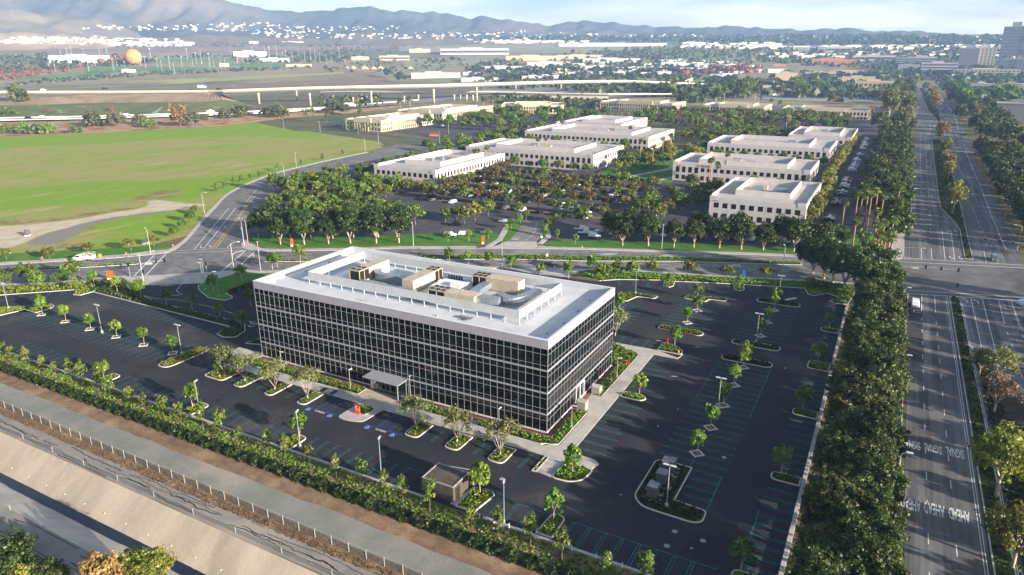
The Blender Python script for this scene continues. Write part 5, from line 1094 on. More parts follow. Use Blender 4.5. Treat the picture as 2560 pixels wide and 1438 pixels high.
# ---------------------------------------------------------------- white offices of the campus
CWALL = M('white_office_wall', lin((208,200,194)), lin((198,190,184)), .3, fine=.04)
CREAM = M('cream_office_wall', lin((204,192,164)), lin((194,182,154)), .3, fine=.04)
CROOF = M('pale_office_roof', lin((186,179,174)), lin((172,165,160)), .08, .35, .65, fine=.06)
BRZ = M('bronze_window', (.030,.014,.012), rough=.08, spec=.6, fine=0)
def campus(label, x0, x1, y0, y1, h=9.6, rz=0, wall=None, screen=None, pil=False, bay=(3.3, 2.9), faces=(1, 1, 0)):
    wall = wall or CWALL; lx, ly = x1-x0, y1-y0
    e = E('office_building', label, 'office building', ((x0+x1)/2, (y0+y1)/2, 0), rz, 'low white office blocks of the campus'); hx, hy = lx/2, ly/2
    mb = MB(); q = [(-hx,-hy),(hx,-hy),(hx,hy),(-hx,hy)]; mb.ring(q, inset(q, .4), 0, h); mb.build('wall', wall, e)
    r = MB(); r.prism(inset(q, .39), h-1.2, h-.8); r.build('roof', CROOF, e)
    for a in (-1, 1):
        for q4 in (((a*hx-3 if a > 0 else -hx-.1, -hy-.12, h-1.5), (hx+.1 if a > 0 else -hx+3, -hy+.3, h+.45)), ((a*hx-.3, -hy+3.5, h-.3), (a*hx+.12*a+.18, hy-3.5, h+.45))):
            mb = MB(); mb.box(*q4); mb.build('parapet', wall, e)
    sx = screen or (.24, .24); s0 = inset([(-hx*(1-sx[0]*1.7),-hy*(1-sx[1]*1.9)),(hx*(1-sx[0]*1.7),-hy*(1-sx[1]*1.9)),(hx*(1-sx[0]*1.7),hy*(1-sx[1]*1.3)),(-hx*(1-sx[0]*1.7),hy*(1-sx[1]*1.3))], 0)
    mb = MB(); mb.ring(s0, inset(s0, .3), h-.8, h+1.55); sc = mb.build('roof_screen', wall, e)
    rs = random.Random(int(abs(x0)+abs(y0)))
    for k in range(3):
        ux = rs.uniform(-.3, .3)*hx; uy = rs.uniform(-.3, .3)*hy; m_ = MB(); m_.box((ux-2.4,uy-1,h-.8), (ux+2.4,uy+1,h+.9)); m_.build('roof_unit', METAL if k else TAN, e)
    wm = {}
    def win(w, hh, axis):
        key = (round(w, 2), round(hh, 2), axis)
        if key not in wm:
            m_ = MB(); f = MB()
            if axis == 0: m_.box((-w/2,-.03,0), (w/2,.3,hh)); m_.box((-.04,-.06,0), (.04,-.031,hh), 1); m_.box((-w/2,-.06,hh*.62), (w/2,-.032,hh*.62+.07), 1)
            else: m_.box((-.3,-w/2,0), (.03,w/2,hh)); m_.box((.031,-.04,0), (.06,.04,hh), 1); m_.box((.032,-w/2,hh*.62), (.06,w/2,hh*.62+.07), 1)
            wm[key] = m_.mesh('window', [BRZ, BLACK])
        return wm[key]
    cnt = 0
    n = int((lx-2)/bay[0])
    for row, (z, hh) in enumerate(((5.3, 2.0), (.9, 2.2))):
        for i in range(n):
            x = -hx+1+(lx-2)*(i+.5)/n
            tall = 1.0 if (row == 0 and (i < 4 or i >= n-4) and n > 14) else 0
            if cnt < 100 and faces[0]: put('window', win(1.9, hh+tall, 0), e, (x, -hy, z-tall*.8)); cnt += 1
    n = int((ly-2)/bay[1])
    for row, (z, hh) in enumerate(((5.2, 2.2), (.9, 2.2))):
        for i in range(n):
            y = -hy+1+(ly-2)*(i+.5)/n
            if cnt < 100 and faces[1]: put('window', win(1.55, hh, 1), e, (hx, y, z)); cnt += 1
    mb = MB()
    for i in range(int(lx/6.6)+1):
        x = -hx+i*lx/int(lx/6.6); mb.box((x-.05,-hy-.035,.2), (x+.05,-hy-.002,h-1.5))
    mb.build('panel_joint', M('joint_grey', lin((186,180,174))), e)  # wall panel joints, thin strips of their own grey tone
    if pil:
        mb = MB(); n = int(lx/6)
        for i in range(n): x = -hx+lx*.28+lx*.44*i/n; mb.box((x-.35,-hy-1.2,0), (x+.35,-hy-.05,7.6))
        mb.box((-hx+lx*.26,-hy-1.4,7.6), (hx-lx*.26,-hy-.04,h+1.9)); mb.build('portico', wall, e)
        mb = MB(); n = int(ly/6)
        for i in range(n): y = -hy+ly*.2+ly*.5*i/n; mb.box((hx+.04,y-.35,0), (hx+1.1,y+.35,7.6))
        mb.build('pillar', wall, e)
    return e
c1 = campus('white two-storey office nearest the side street, sunlit long side with bronze windows', -237.5, -198.7, 285.5, 356.5)
c2 = campus('white two-storey office closest to the boulevard corner, rooftop machinery inside its screen', -62, -25.8, 281.2, 335.3)
c3 = campus('wide white office with a red and dark blue sign on its front', -102, -34, 367.5, 409, screen=(.2,.2))
c4 = campus('wide white office behind the tree-filled central car park', -236, -150, 373.4, 424, screen=(.22,.2))
c5 = campus('long white office further back, left of the garden court', -246.5, -150, 474, 537, screen=(.2,.2))
c6 = campus('smaller white office partly hidden behind the long one, left of the court', -252, -200, 556, 625)
c7 = campus('wide white office in the third row, right of the garden court', -106, -33.4, 460, 512, screen=(.2,.2))
c8 = campus('white office behind the third row nearest the boulevard trees', -66.5, -26, 531, 601)
c9 = campus('cream office with pillars at the far end of the green field', -438, -397.5, 491, 571.5, wall=CREAM, pil=True)
c10 = campus('cream pillared office second from the left in the far row', -462, -404, 597, 699, wall=CREAM, pil=True)
c11 = campus('cream office third from the left in the far row below the overpass', -415, -345, 726, 776, rz=.42, wall=CREAM, pil=True)
c12 = campus('cream office with porch in the middle of the far row', -322, -231, 818, 868, rz=-.05, wall=CREAM, pil=True)
c13 = campus('cream office with porch fifth in the far row', -196, -130, 814, 866, wall=CREAM, pil=True)
c14 = campus('cream office with porch at the right end of the far row', -109, -27, 800, 846, wall=CREAM, pil=True)
# wall lettering of the wide office
for s_, a, b, mt in (('X', -88.6, 2.0, 'X'), ('ALKRS', -84.6, 5.2, 'W')):
    mb = MB(); text_mb(s_, 0, 0, b, 1.15, 0, 0, mb, .02); mb.v = [(x, 0, y) for x, y, z in mb.v]
    o = mb.build('wall_lettering', RED if mt == 'X' else M('navy_letters', lin((40,44,84))), c3, loc=(a-c3.location.x, -20.75-.08, 8.35))
for c, s_ in ((c1,1),(c2,1),(c3,1)):                  # small dark number plates
    hx = 19 if c in (c1, c2) else 34; mb = MB(); mb.box((-1,-.05,0), (1,0,.32)); mb.build('number_plate', M('plate_brown', lin((120,84,76))), c, loc=((hx-3.2 if c is c1 else -hx+3.2), {c1:-35.5,c2:-27.05,c3:-20.75}[c]-.03, 7.9))
for lab, t, a, b in (('left','T2',2350,520),('middle','T2',2465,525),('lower','T2',2275,640)):
    p = g(t, a, b); e = E('garden_umbrella', 'pale green square parasol, the %s of three in the garden court' % lab, 'umbrella', (p.x, p.y, .1), 0, 'parasols in the garden court'); MB().tube([(0,0,0),(0,0,2.8)], .06, 6).build('pole', POLE, e)
    mb = MB(); q = [(-2.4,-2.4,2.5),(2.4,-2.4,2.5),(2.4,2.4,2.5),(-2.4,2.4,2.5)]
    for i in range(4): mb.face([q[i], q[(i+1) % 4], (0,0,3.5)])
    mb.build('canopy', M('pale_green_canvas', lin((206,212,168))), e)
# ---------------------------------------------------------------- trees
BARKP = M('pale_bark', lin((206,190,166)), lin((176,158,136)), 2.5, fine=.15, obj=True)
BARKG = M('grey_bark', lin((136,122,104)), lin((112,98,82)), 2.5, fine=.2, obj=True)
BARKO = M('olive_bark', lin((188,170,150)), lin((150,132,112)), 2.2, fine=.2, obj=True)
LF = LEAF('ficus_leaf', lin((32,50,26)), lin((74,96,40)), lin((112,122,56)))
LB = LEAF('boulevard_leaf', lin((36,50,24)), lin((84,98,44)), lin((132,130,68)))
LY = LEAF('young_leaf', lin((70,100,28)), lin((124,154,50)), lin((166,180,80)), .3)
LS = LEAF('sapling_leaf', lin((66,88,32)), lin((126,140,58)), lin((164,160,84)), .3)
LO = LEAF('olive_leaf', lin((84,92,48)), lin((136,140,82)), lin((170,166,108)), .25)
LC = LEAF('campus_leaf', lin((50,68,28)), lin((116,128,50)), lin((154,152,74)))
LG = LEAF('green_campus_leaf', lin((52,78,28)), lin((110,134,50)), lin((150,158,74)))
LBR = LEAF('bronze_green_leaf', lin((62,64,32)), lin((116,106,56)), lin((146,124,72)))
LYE = LEAF('yellow_green_leaf', lin((84,92,32)), lin((144,146,56)), lin((176,166,80)), .3)
LOR = LEAF('orange_leaf', lin((124,94,54)), lin((164,130,82)), lin((182,152,112)), .3)
LPK = LEAF('pink_brown_leaf', lin((120,100,78)), lin((160,134,112)), lin((178,142,92)), .3)
LP = LEAF('palm_leaf', lin((56,82,34)), lin((112,130,58)), lin((150,156,86)))
LPD = M('dead_palm_frond', lin((150,118,78)), rough=.9)
LFAR = LEAF('far_leaf', lin((44,58,34)), lin((86,98,54)), lin((118,116,70)))

def limbs(seed, h, r, crown_h, n, spread, mat, lean=.25, two=False):
    rs = random.Random(seed); mb = MB(); st_ = [(0, 0)] if not two else [(-.18, .05), (.2, -.06)]
    for bx_, by_ in st_:
        top = (bx_+rs.uniform(-.1, .1), by_+rs.uniform(-.1, .1), h)
        mb.tube([(bx_,by_,-.1), (bx_*1.2+rs.uniform(-.05,.05), by_*1.2, h*.5), top], [r*1.25, r, r*.85], 7)
        for k in range(n):
            a = 6.283*k/n+rs.uniform(-.4, .4); d = spread*rs.uniform(.5, 1)
            mid = (top[0]+math.cos(a)*d*.45, top[1]+math.sin(a)*d*.45, h+(crown_h-h)*.4); en = (top[0]+math.cos(a)*d, top[1]+math.sin(a)*d, crown_h*rs.uniform(.85, 1.05))
            mb.tube([top, mid, en], [r*.62, r*.42, r*.15], 5)
            if n > 3:
                a2 = a+rs.uniform(.5, .9); mb.tube([mid, (mid[0]+math.cos(a2)*d*.5, mid[1]+math.sin(a2)*d*.5, crown_h*rs.uniform(.8, 1))], [r*.34, r*.1], 5)
    return mb
PROTO = {}
def proto(kind, name, trunk_m, leaf_m, nvar, tr, leaf, cat='tree', **kw):
    V = []
    for i in range(nvar):
        seed = hash_(kind)+i*17; tm = limbs(seed, *tr, trunk_m).mesh('trunk', trunk_m, True) if tr else None
        cm, _ = crown('crown', seed, leaf_m, leaf, **kw); V.append((tm, cm))
    PROTO[kind] = (name, V, cat)
def hash_(s): return sum(ord(c)*(i+3) for i, c in enumerate(s)) % 9973
proto('ficus', 'ficus_tree', BARKP, LF, 4, (1.7,.24,6.5,5,2.4), .44, rx=4.3, rz=4.2, cz=6.9, clumps=165, per=38, cr=1.05, lump=.22)
proto('boul', 'boulevard_tree', BARKG, LB, 4, (2.2,.3,6.5,5,2.6), .32, rx=4.4, rz=4.3, cz=6.6, clumps=300, per=52, cr=.82, lump=.3)
proto('boulfar', 'boulevard_tree', BARKG, LB, 3, (2.2,.3,6.5,4,2.6), .7, rx=4.6, rz=4.2, cz=6.2, clumps=90, per=22, cr=1.15, lump=.28)
proto('corner', 'ficus_tree', BARKP, LF, 2, (2.0,.4,7,5,3.4), .46, rx=5.6, rz=4.0, cz=7.4, clumps=210, per=40, cr=1.15, lump=.22)
proto('young', 'young_tree', BARKP, LY, 4, (1.3,.055,3.2,3,.7,), .3, rx=1.25, rz=1.55, cz=3.0, clumps=46, per=20, cr=.42, lump=.22)
proto('shade', 'young_tree', BARKP, LG, 3, (1.4,.07,3.2,3,.7), .3, rx=1.55, rz=1.75, cz=3.3, clumps=60, per=24, cr=.45, lump=.12)
proto('sap', 'sapling', BARKG, LS, 4, (1.5,.04,3.6,3,.35), .26, rx=.75, rz=1.75, cz=3.0, clumps=30, per=14, cr=.36, lump=.3)
proto('olive', 'olive_tree', BARKO, LO, 3, (.7,.14,4.2,5,1.9), .24, rx=2.5, rz=1.4, cz=4.3, clumps=66, per=24, cr=.62, lump=.45)
proto('campus', 'parking_lot_tree', BARKG, LC, 4, (1.5,.16,4.2,4,1.3), .48, rx=2.75, rz=1.9, cz=3.9, clumps=70, per=18, cr=.8, lump=.25, shape='dome')
proto('bronze', 'parking_lot_tree', BARKG, LBR, 4, (1.5,.16,4.2,4,1.3), .48, rx=2.7, rz=1.9, cz=3.9, clumps=70, per=18, cr=.8, lump=.25, shape='dome')
proto('green', 'campus_tree', BARKG, LG, 4, (1.6,.16,4.6,4,1.4), .5, rx=2.7, rz=2.5, cz=4.4, clumps=76, per=18, cr=.85, lump=.3)
proto('yellow', 'campus_tree', BARKG, LYE, 3, (1.6,.16,4.6,4,1.4), .5, rx=2.4, rz=2.9, cz=4.6, clumps=66, per=18, cr=.8, lump=.3)
proto('bush', 'shrub', BARKG, LG, 3, (.3,.1,1.6,3,.6), .34, 'shrub', rx=1.6, rz=1.5, cz=1.5, clumps=44, per=18, cr=.55, lump=.25)
proto('streetcone', 'street_shrub', BARKG, LG, 3, (.3,.08,2.4,3,.4), .36, 'shrub', rx=1.15, rz=1.9, cz=2.0, clumps=40, per=16, cr=.5, lump=.25, shape='cone')
proto('bigshrub', 'roadside_tree', BARKG, LEAF('roadside_leaf', lin((70,74,52)), lin((108,108,76)), lin((132,122,88))), 3, (1.2,.3,5,4,2), .9, rx=5, rz=4.2, cz=4.6, clumps=80, per=18, cr=1.3, lump=.35)
proto('brownshrub', 'roadside_tree', BARKG, LEAF('brown_roadside_leaf', lin((104,80,54)), lin((146,116,84)), lin((160,132,100))), 2, (1.2,.3,6,4,2), .9, rx=5, rz=6, cz=6.0, clumps=90, per=18, cr=1.3, lump=.35)
proto('greenshrub', 'roadside_shrub', BARKG, LEAF('green_roadside_leaf', lin((84,104,48)), lin((124,140,72)), lin((150,158,92))), 2, (.6,.3,3,4,2), .8, 'shrub', rx=5, rz=3.2, cz=3.0, clumps=80, per=18, cr=1.2, lump=.3)
proto('euc', 'tall_tree', BARKP, LEAF('tall_tree_leaf', lin((66,76,40)), lin((120,124,66)), lin((150,146,90))), 3, (6,.3,13,4,2.4), .95, rx=4.2, rz=7, cz=11, clumps=80, per=18, cr=1.4, lump=.4)
proto('nearyel', 'yellow_green_tree', BARKP, LYE, 2, (3.2,.26,7,5,2.6), .36, rx=4.0, rz=3.6, cz=7.0, clumps=150, per=38, cr=.95, lump=.4)
proto('nearol', 'eucalyptus_tree', BARKP, LO, 1, (3.2,.26,7,5,2.6), .34, rx=4.0, rz=3.4, cz=7.0, clumps=110, per=34, cr=.95, lump=.4)
proto('pink', 'autumn_tree', BARKP, LPK, 1, (2.2,.2,6,6,2.6), .3, rx=3.4, rz=2.8, cz=5.2, clumps=90, per=30, cr=.8, lump=.4)
proto('orange', 'autumn_tree', BARKP, LOR, 2, (2.2,.2,6,5,2.2), .5, rx=3.0, rz=3.4, cz=5.2, clumps=80, per=22, cr=.85, lump=.4)
proto('median', 'median_tree', BARKP, LYE, 3, (2.4,.14,6,4,1.6), .5, rx=2.2, rz=3.2, cz=5.6, clumps=60, per=20, cr=.8, lump=.4)
proto('shrubdark', 'shrub', BARKG, G_DARK, 2, (.3,.1,1.6,3,.6), .3, 'shrub', rx=3.0, rz=2.2, cz=2.2, clumps=120, per=34, cr=.75, lump=.3)
def plant(kind, x, y, label, group, s=1.0, z=0.0, sz=None):
    name, V, cat = PROTO[kind]; tm, cm = V[rnd.randrange(len(V))]
    e = E(name, label, cat, (x, y, z), rnd.uniform(0, 6.28), group); e.scale = (s, s, sz or s*rnd.uniform(.94, 1.06))
    if tm: put('trunk', tm, e)
    put('crown', cm, e); return e
def row(kind, pts, fmt, group, s=1.0, jit=0, z=0, sv=.15):
    for i, p in enumerate(pts):
        k = kind if isinstance(kind, str) else kind[rnd.randrange(len(kind))]
        plant(k, p[0]+rnd.uniform(-jit, jit), p[1]+rnd.uniform(-jit, jit), fmt % ordw(i+1), group, s*rnd.uniform(1-sv, 1+sv), z)
# big trees along the boulevard, near side
pts = []
y = 63.0
while y < 214: pts.append((4.6+rnd.uniform(-.4,.4), y)); y += 5.6
row('boul', pts, '%s big tree from the bottom edge in the row beside the boulevard pavement', 'dense trees between the lot and the boulevard', .8, .4, sv=.16)
pts = []
y = 60.0
while y < 212: pts.append((.5+rnd.uniform(-.4,.4), y)); y += 5.6
row('boul', pts, '%s big tree from the bottom edge in the row behind the parking lot wall', 'dense trees between the lot and the boulevard', .76, .4, sv=.16)
row('corner', [(-12.6,218.5),(-9.9,215.6),(-6.5,211),(-3.5,209.7),(-1.0,217.5),(-16,221)], '%s dark spreading ficus of the cluster at the rear right corner of the lot', 'dark ficus cluster at the boulevard corner', 1.0)
# beyond the crossing
for xr, lab in ((-7.0,'car-lane'),(-.8,'middle'),(5.2,'boulevard')):
    y = 276.0 if xr > 2 else 316.0; pts = []
    while y < 650: pts.append((xr, y+rnd.uniform(-1,1))); y += 10.2
    row('boulfar', pts, '%s tree from the crossing in the '+lab+' row of the tree belt beyond it', 'tree belt left of the boulevard beyond the crossing', 1.0, .6)
y = 664; pts = []
while y < 1500: pts.append((rnd.uniform(-14, 10)+(4 if y > 1200 else 0), y)); y += 13
row(('boulfar','euc','yellow'), pts, '%s tree of the distant tree belt along the boulevard', 'distant tree belt along the boulevard', 1.35, 1)
for xr, lab in ((49.5,'kerb'),(56,'second'),(62.5,'third')):
    y = 278+(xr-49)*1.5; pts = []
    while y < 560: pts.append((xr+(y > 430)*1.5, y+rnd.uniform(-1,1))); y += 10.8
    row('boulfar', pts, '%s tree from the crossing in the '+lab+' row on the right of the boulevard', 'tree belt right of the boulevard', 1.0, .6)
y = 575; pts = []
while y < 1400: pts.append((rnd.uniform(58, 84), y)); y += 15
row(('boulfar','bronze','boulfar'), pts, '%s distant tree on the right of the boulevard', 'distant trees right of the boulevard', 1.4, 1)
# median trees of the boulevard
for i, (t, a, b, k, s) in enumerate((('E4',1410,870,'median',1.5),('E4',1330,330,'median',1.2),('E4',1330,180,'orange',1.1),('E3',1330,1120,'median',1.0),('E3',1280,1180,'yellow',1.2),('E3',1250,950,'orange',1.6),('E3',1170,480,'orange',2.0),('E3',1100,420,'median',2.2),('E3',1080,330,'orange',2.2),('E3',980,190,'green',2.4),('E3',1000,180,'green',2.0),('E3',1330,1400,'orange',1.0),('E3',1270,1340,'yellow',1.0))):
    p = g(t, a, b); plant(k, min(max(p.x, 24), 36), p.y, '%s leafy tree on the boulevard median, a %s one' % (ordw(i+1), 'russet' if k == 'orange' else 'yellow-green'), 'trees on the boulevard median', s)
y = 34.0; pts = []
while y < 226: pts.append((50.5+rnd.uniform(-.8,.8), y)); y += 10.5
row('boulfar', pts, '%s roadside tree from the bottom on the right kerb of the boulevard before the crossing', 'trees on the right kerb before the crossing', 1.0, .6, sv=.15)
# the right-hand slope and bottom corners
p = g('E6',1762,400); plant('nearyel', p.x, p.y, 'sunlit yellow-green tree with a leaning pale trunk at the right edge', 'trees on the slope right of the boulevard', 1.0)
p = g('E6',1985,1335); plant('nearyel', p.x, p.y, 'yellow-green tree with pale trunk in the lower right corner', 'trees on the slope right of the boulevard', .85)
p = g('E5',1640,700); plant('pink', p.x+1.0, p.y, 'half-bare pinkish autumn tree above the slope at the right edge', 'trees on the slope right of the boulevard', 1.0)
p = g('E2',2110,1700); plant('nearol', p.x, p.y, 'airy olive-green eucalyptus beside the turning lanes at the right edge', 'trees on the slope right of the boulevard', .8)
p = g('E2',1830,1560); plant('nearol', p.x, p.y, 'small dark eucalyptus left of the pink autumn tree', 'trees on the slope right of the boulevard', .6)
for i, (a, b, k, s, zc) in enumerate(((70,500,'shrubdark',.95,3),(30,640,'shrubdark',.95,2.5),(235,670,'shrubdark',.55,1.5),(330,670,'shrubdark',.6,1.5),(410,700,'shrubdark',.5,1.4),(170,690,'yellow',.42,2),(1070,640,'nearyel',.6,4.2),(1160,650,'nearyel',.5,3.8),(770,700,'orange',.75,4),(850,690,'orange',.6,4),(-60,560,'shrubdark',1.0,3))):
    p = g('V5', a, b, zc); plant(k, p.x, p.y, '%s plant from the left, bottom left corner beyond the canal, %s' % (ordw(i+1), {'shrubdark':'dark and dense','yellow':'small and light green','nearyel':'bright yellow-green','orange':'russet'}[k]), 'trees beyond the canal', s)
# trees of the lot
LT = 'young trees of the parking lot'
for i, (x, y) in enumerate(WELLS):
    plant('young', x, y+.2, 'young tree in the '+WL[i], LT, .95 if i < 6 else (.9 if y > 150 else 1.02), .07)
for lab, t, a, b, s, k in (('in the zigzag island of the left lot','L',335,890,1.05,'young'),('on the island nearest behind the building, by the tall lamp','A',190,540,1.0,'young'),('on the small oval island south of the cross aisle','A',1440,1060,1.0,'shade'),('on the corner island with the red post','A',745,905,1.1,'young'),('on the half-round island of the side walkway','B',870,120,1.05,'young'),('on the fan-shaped corner island','B',205,905,1.1,'young'),('on the rear zigzag island','A',970,440,1.0,'young'),('on the island at the foot of the rear right lamp','A',1745,490,1.0,'shade'),('on the furthest side island','A',2285,735,.95,'shade'),('on the second side island','A',2170,1085,1.0,'shade'),('on the middle side island','B',2500,275,1.0,'shade'),('on the side island level with the cabinets','B',2285,890,1.0,'shade'),('on the nearest side island','C',1400,1430,1.0,'shade'),('on the first small front island','F',640,250,1.0,'young'),('on the second small front island','F',1180,420,1.1,'young'),('on the third small front island','F',1835,600,1.1,'young'),('beside the brown shed','G',1070,900,1.2,'young'),('on the small island right of the brown shed','G',1560,1080,1.1,'young'),('on the left peninsula of the rear kerb','A',690,295,.8,'young'),('on the right peninsula of the rear kerb','A',1390,330,.9,'young'),('in the small kerbed bed at the left rear corner of the building','L',2005,850,1.0,'shade'),('in the leftmost wide island before the building','F',1335,215,.75,'young')):
    p = g(t, a, b); plant(k, p.x, p.y, 'young tree '+lab, LT, s, .12)
OLV = 'multi-stemmed olive trees before the glass front'
for i, ((x0, x1, y0), n_) in enumerate(zip(ol, names)): 
    plant('olive', (x0+x1)/2+(1.4 if i == 0 else 0), y0+2.2, 'olive tree with pale crooked stems on the '+n_, OLV, 1.12, .12)
p = g('A',150,800); plant('olive', p.x, p.y, 'olive tree at the right rear corner of the glass building', OLV, 1.15, .12)
for i in range(34):
    x = -183+i*5.1+rnd.uniform(-.9,.9)
    if -59 < x < -49: x -= 1.6
    plant('sap', x, 69.9+rnd.uniform(-.6,.5), '%s slender sapling from the left in the hedge strip along the front' % ordw(i+1), 'slender saplings along the front hedge', rnd.uniform(.85, 1.25))
row('shade', [g('L',a,b) for a, b in ((1335,850),(1540,895),(1757,950),(1932,1025))], '%s lollipop tree from the left in the shaded part of the entry drive hedge', 'lollipop trees along the entry drive', 1.0, z=.1)
row('young', [g('L',a,b) for a, b in ((755,690),(940,745),(1130,790))], '%s sunlit lollipop tree from the left at the street end of the entry drive hedge', 'lollipop trees along the entry drive', 1.15, z=.1)
row('shade', [g('L',a,b) for a, b in ((1708,740),(1935,660))], '%s round tree from the left on the shaded lawn behind the entry drive', 'round trees on the shaded lawn', 1.0, z=.1)
row('green', [g('K',a,b) for a, b in ((60,1030),(440,925),(620,1050),(1010,1010),(1170,905))], '%s leafy tree from the left on the green bank by the street', 'trees on the green bank of the left lot', .82)
p = g('K',1230,1100); plant('sap', p.x, p.y, 'light green slim tree in the notch of the left lot kerb', 'trees on the green bank of the left lot', 1.15)
row('campus', [g('K',a,b) for a, b in ((110,575),(800,575),(1420,480),(2100,440),(2460,365))], '%s round street tree from the left on the lawn beyond the street', 'street trees on the far side of the street', .78)
row('green', [g('I',a,b) for a, b in ((870,470),(1010,340),(1130,230),(1210,110))], '%s dense shrub from the crossing along the side street pavement', 'shrubs along the side street', .62)
row('streetcone', [g('D5',a,b) for a, b in ((20,285),(80,265),(160,245),(235,218),(320,192),(395,165),(600,112),(785,70),(960,25),(-60,320),(-130,345))], '%s conical shrub beside the bend of the side street', 'conical shrubs along the side street bend', .95)
row(('shade','young'), [(-122,181.2),(-114.9,181.6),(-107,182),(-99.3,181.5),(-88.4,180.4)], '%s tree peeping over the rear roof edge of the glass building', 'trees behind the glass building', 1.05)
row('young', [g('N2',a,b) for a, b in ((1800,285),(2098,215))], '%s bright green tree on the lawn at the second driveway', 'trees on the rear bank', 1.2)
row('green', [g('A',a,b) for a, b in ((30,250),(165,215),(322,220))], '%s leafy tree from the left on the rear bank of the lot', 'trees on the rear bank', .72)
row('campus', [g('A',a,b) for a, b in ((520,185),(895,205),(1265,222),(1645,245))], '%s round-headed street tree from the left behind the lot', 'round street trees behind the lot', .8)
row('bush', [g('A',a,b) for a, b in ((2130,330),(2100,300),(2210,330))], '%s dark bush at the rear right corner of the lot', 'bushes at the rear corner', 1.0)
row('shade', [g('M',a,b) for a, b in ((318,300),(350,285),(500,262))], '%s dark young tree above the left rear roof corner' , 'trees behind the left rear corner', 1.1)
# campus lawn rows
row('ficus', [g('D5',a,b) for a, b in ((422,805),(628,805),(838,800),(1027,795),(1252,795),(1447,790))], '%s big ficus from the left on the left half of the campus lawn', 'big ficus trees on the campus lawn', 1.0)
row('ficus', [(-198,178),(-191,178.5),(-184,182),(-177,186),(-170,190.5),(-163,195),(-157,198.5),(-203,176)], '%s ficus of the second line behind the left half of the campus lawn', 'big ficus trees on the campus lawn', .95, .6)
row('ficus', [g('S6',a,b) for a, b in ((820,848),(1025,850),(1230,860),(1390,862),(1595,868),(1768,878),(1945,885),(2190,895))], '%s big ficus from the left on the right half of the campus lawn', 'big ficus trees on the campus lawn', .93)
row('ficus', [(-85,234),(-80,238),(-74,238),(-17,250),(-12,254),(-22,254),(-30,252),(-44,250),(-56,246)], '%s ficus filling the line behind the right half of the campus lawn', 'big ficus trees on the campus lawn', .9, .6)
row('young', [g('J',a,b) for a, b in ((640,360),(915,345),(1180,310),(1405,240),(1480,190),(1600,110),(1680,60),(1930,270),(1990,180),(2090,305),(2335,380),(1950,160),(2070,110),(2190,90))], '%s young green tree along the campus driveway lawns', 'young trees along the campus driveway', .95)
p = g('S6',488,690); plant('green', p.x, p.y, 'bright round tree at the head of the campus driveway', 'trees round the campus car park', 1.15)
for lab, a, b in (('left','S5',1800,),('right','S5',1875)): pass
row('yellow', [g('S5',a,b) for a, b in ((1795,672),(1880,650))], '%s pale-stemmed tree on the parking island left of the campus driveway', 'trees round the campus car park', 1.0)
row('green', [g('S5',a,b) for a, b in ((1645,660),(1985,610),(2225,605),(1735,640))], '%s tree on the near side of the campus car park', 'trees round the campus car park', .95)
# parking rows
for r, y in enumerate((264,281,298,315,332)):
    pts = [(-189+i*7.3+(r % 2)*3, y) for i in range(13)]
    row(('bronze','bronze','campus'), pts, '%s tree from the left in the '+ordw(r+1)+' tree row of the central car park', 'trees of the central car park', 1.12, .9)
for r, (y, x0, n) in enumerate(((243,-264,10),(268,-264,10),(230,-242,10),(217,-224,10),(256,-262,9),(205,-212,8))):
    row(('campus','green'), [(x0+i*6.8, y+(i*-.0)) for i in range(n)], '%s tree from the left in the '+ordw(r+1)+' row of the left car park', 'trees of the left car park', 1.15, 1.2)
row(('green','campus'), [(-243-rnd.uniform(0,16), 282+i*6.5) for i in range(19)], '%s tree along the shaded drive left of the first white office', 'trees left of the first white office', 1.15, 1)
row(('yellow','green'), [(-262+i*-5.2, 262+i*19) for i in range(2)]+[(-226,205),(-232,213),(-237,221),(-252,239),(-258,250),(-263,258)], '%s yellowish tree along the side street edge of the left car park', 'trees along the side street', 1.05, 1)
row(('green','yellow'), [(-237+i*6.6, 279) for i in range(6)], '%s slim tree before the front of the first white office', 'trees before the first white office', .85, .5)
row(('bronze','campus'), [(-194+rnd.uniform(0,9), 268+i*8) for i in range(11)], '%s tree on the sunny side of the first white office', 'trees right of the first white office', 1.1, 1)
row(('bronze','green','campus'), [(-150+i*-9.2, 363) for i in range(9)], '%s tree before the wide office behind the central car park', 'trees before the white offices', 1.0, 1.5)
row(('campus','green','bronze'), [(-95+rnd.uniform(0,26), 268+i*5.0) for i in range(17)], '%s tree between the central car park and the office near the boulevard', 'trees right of the central car park', 1.15, 1.5)
row('green', [(-96+i*7.6, 451) for i in range(9)]+[(-58+i*5.6, 358) for i in range(5)], '%s tree in front of the offices right of the garden court', 'trees before the right offices', 1.0, .8)
row('yellow', [(-24.5-(i > 10)*2, 288+i*8.0) for i in range(39)], '%s yellow-green tree in the strip between the offices and the car lane', 'yellow-green trees beside the car lane', 1.15, .8)
row(('green','campus','yellow'), [(-147+rnd.uniform(0,40), 372+i*3.4) for i in range(30)], '%s tree of the garden court', 'trees of the garden court', 1.15, 1)
row(('green','campus'), [(-246+i*7.6, 462+rnd.uniform(-3,3)) for i in range(12)], '%s tree in front of the long rear office', 'trees before the long rear office', 1.1, 1)
row(('green','green','campus'), [(-252-rnd.uniform(0,45), 400+i*4.6) for i in range(36)], '%s tree left of the wide office beyond the side street bend', 'trees beyond the side street bend', 1.2, 2)
for r in range(9):
    pts = [(-235+i*12+rnd.uniform(-2,2), 640+r*18) for i in range(17) if rnd.random() < .7]
    row(('campus','bronze','green'), pts, '%s tree from the left in the '+ordw(r+1)+' row of the far car park', 'trees of the far car park', 1.55, 1.5)
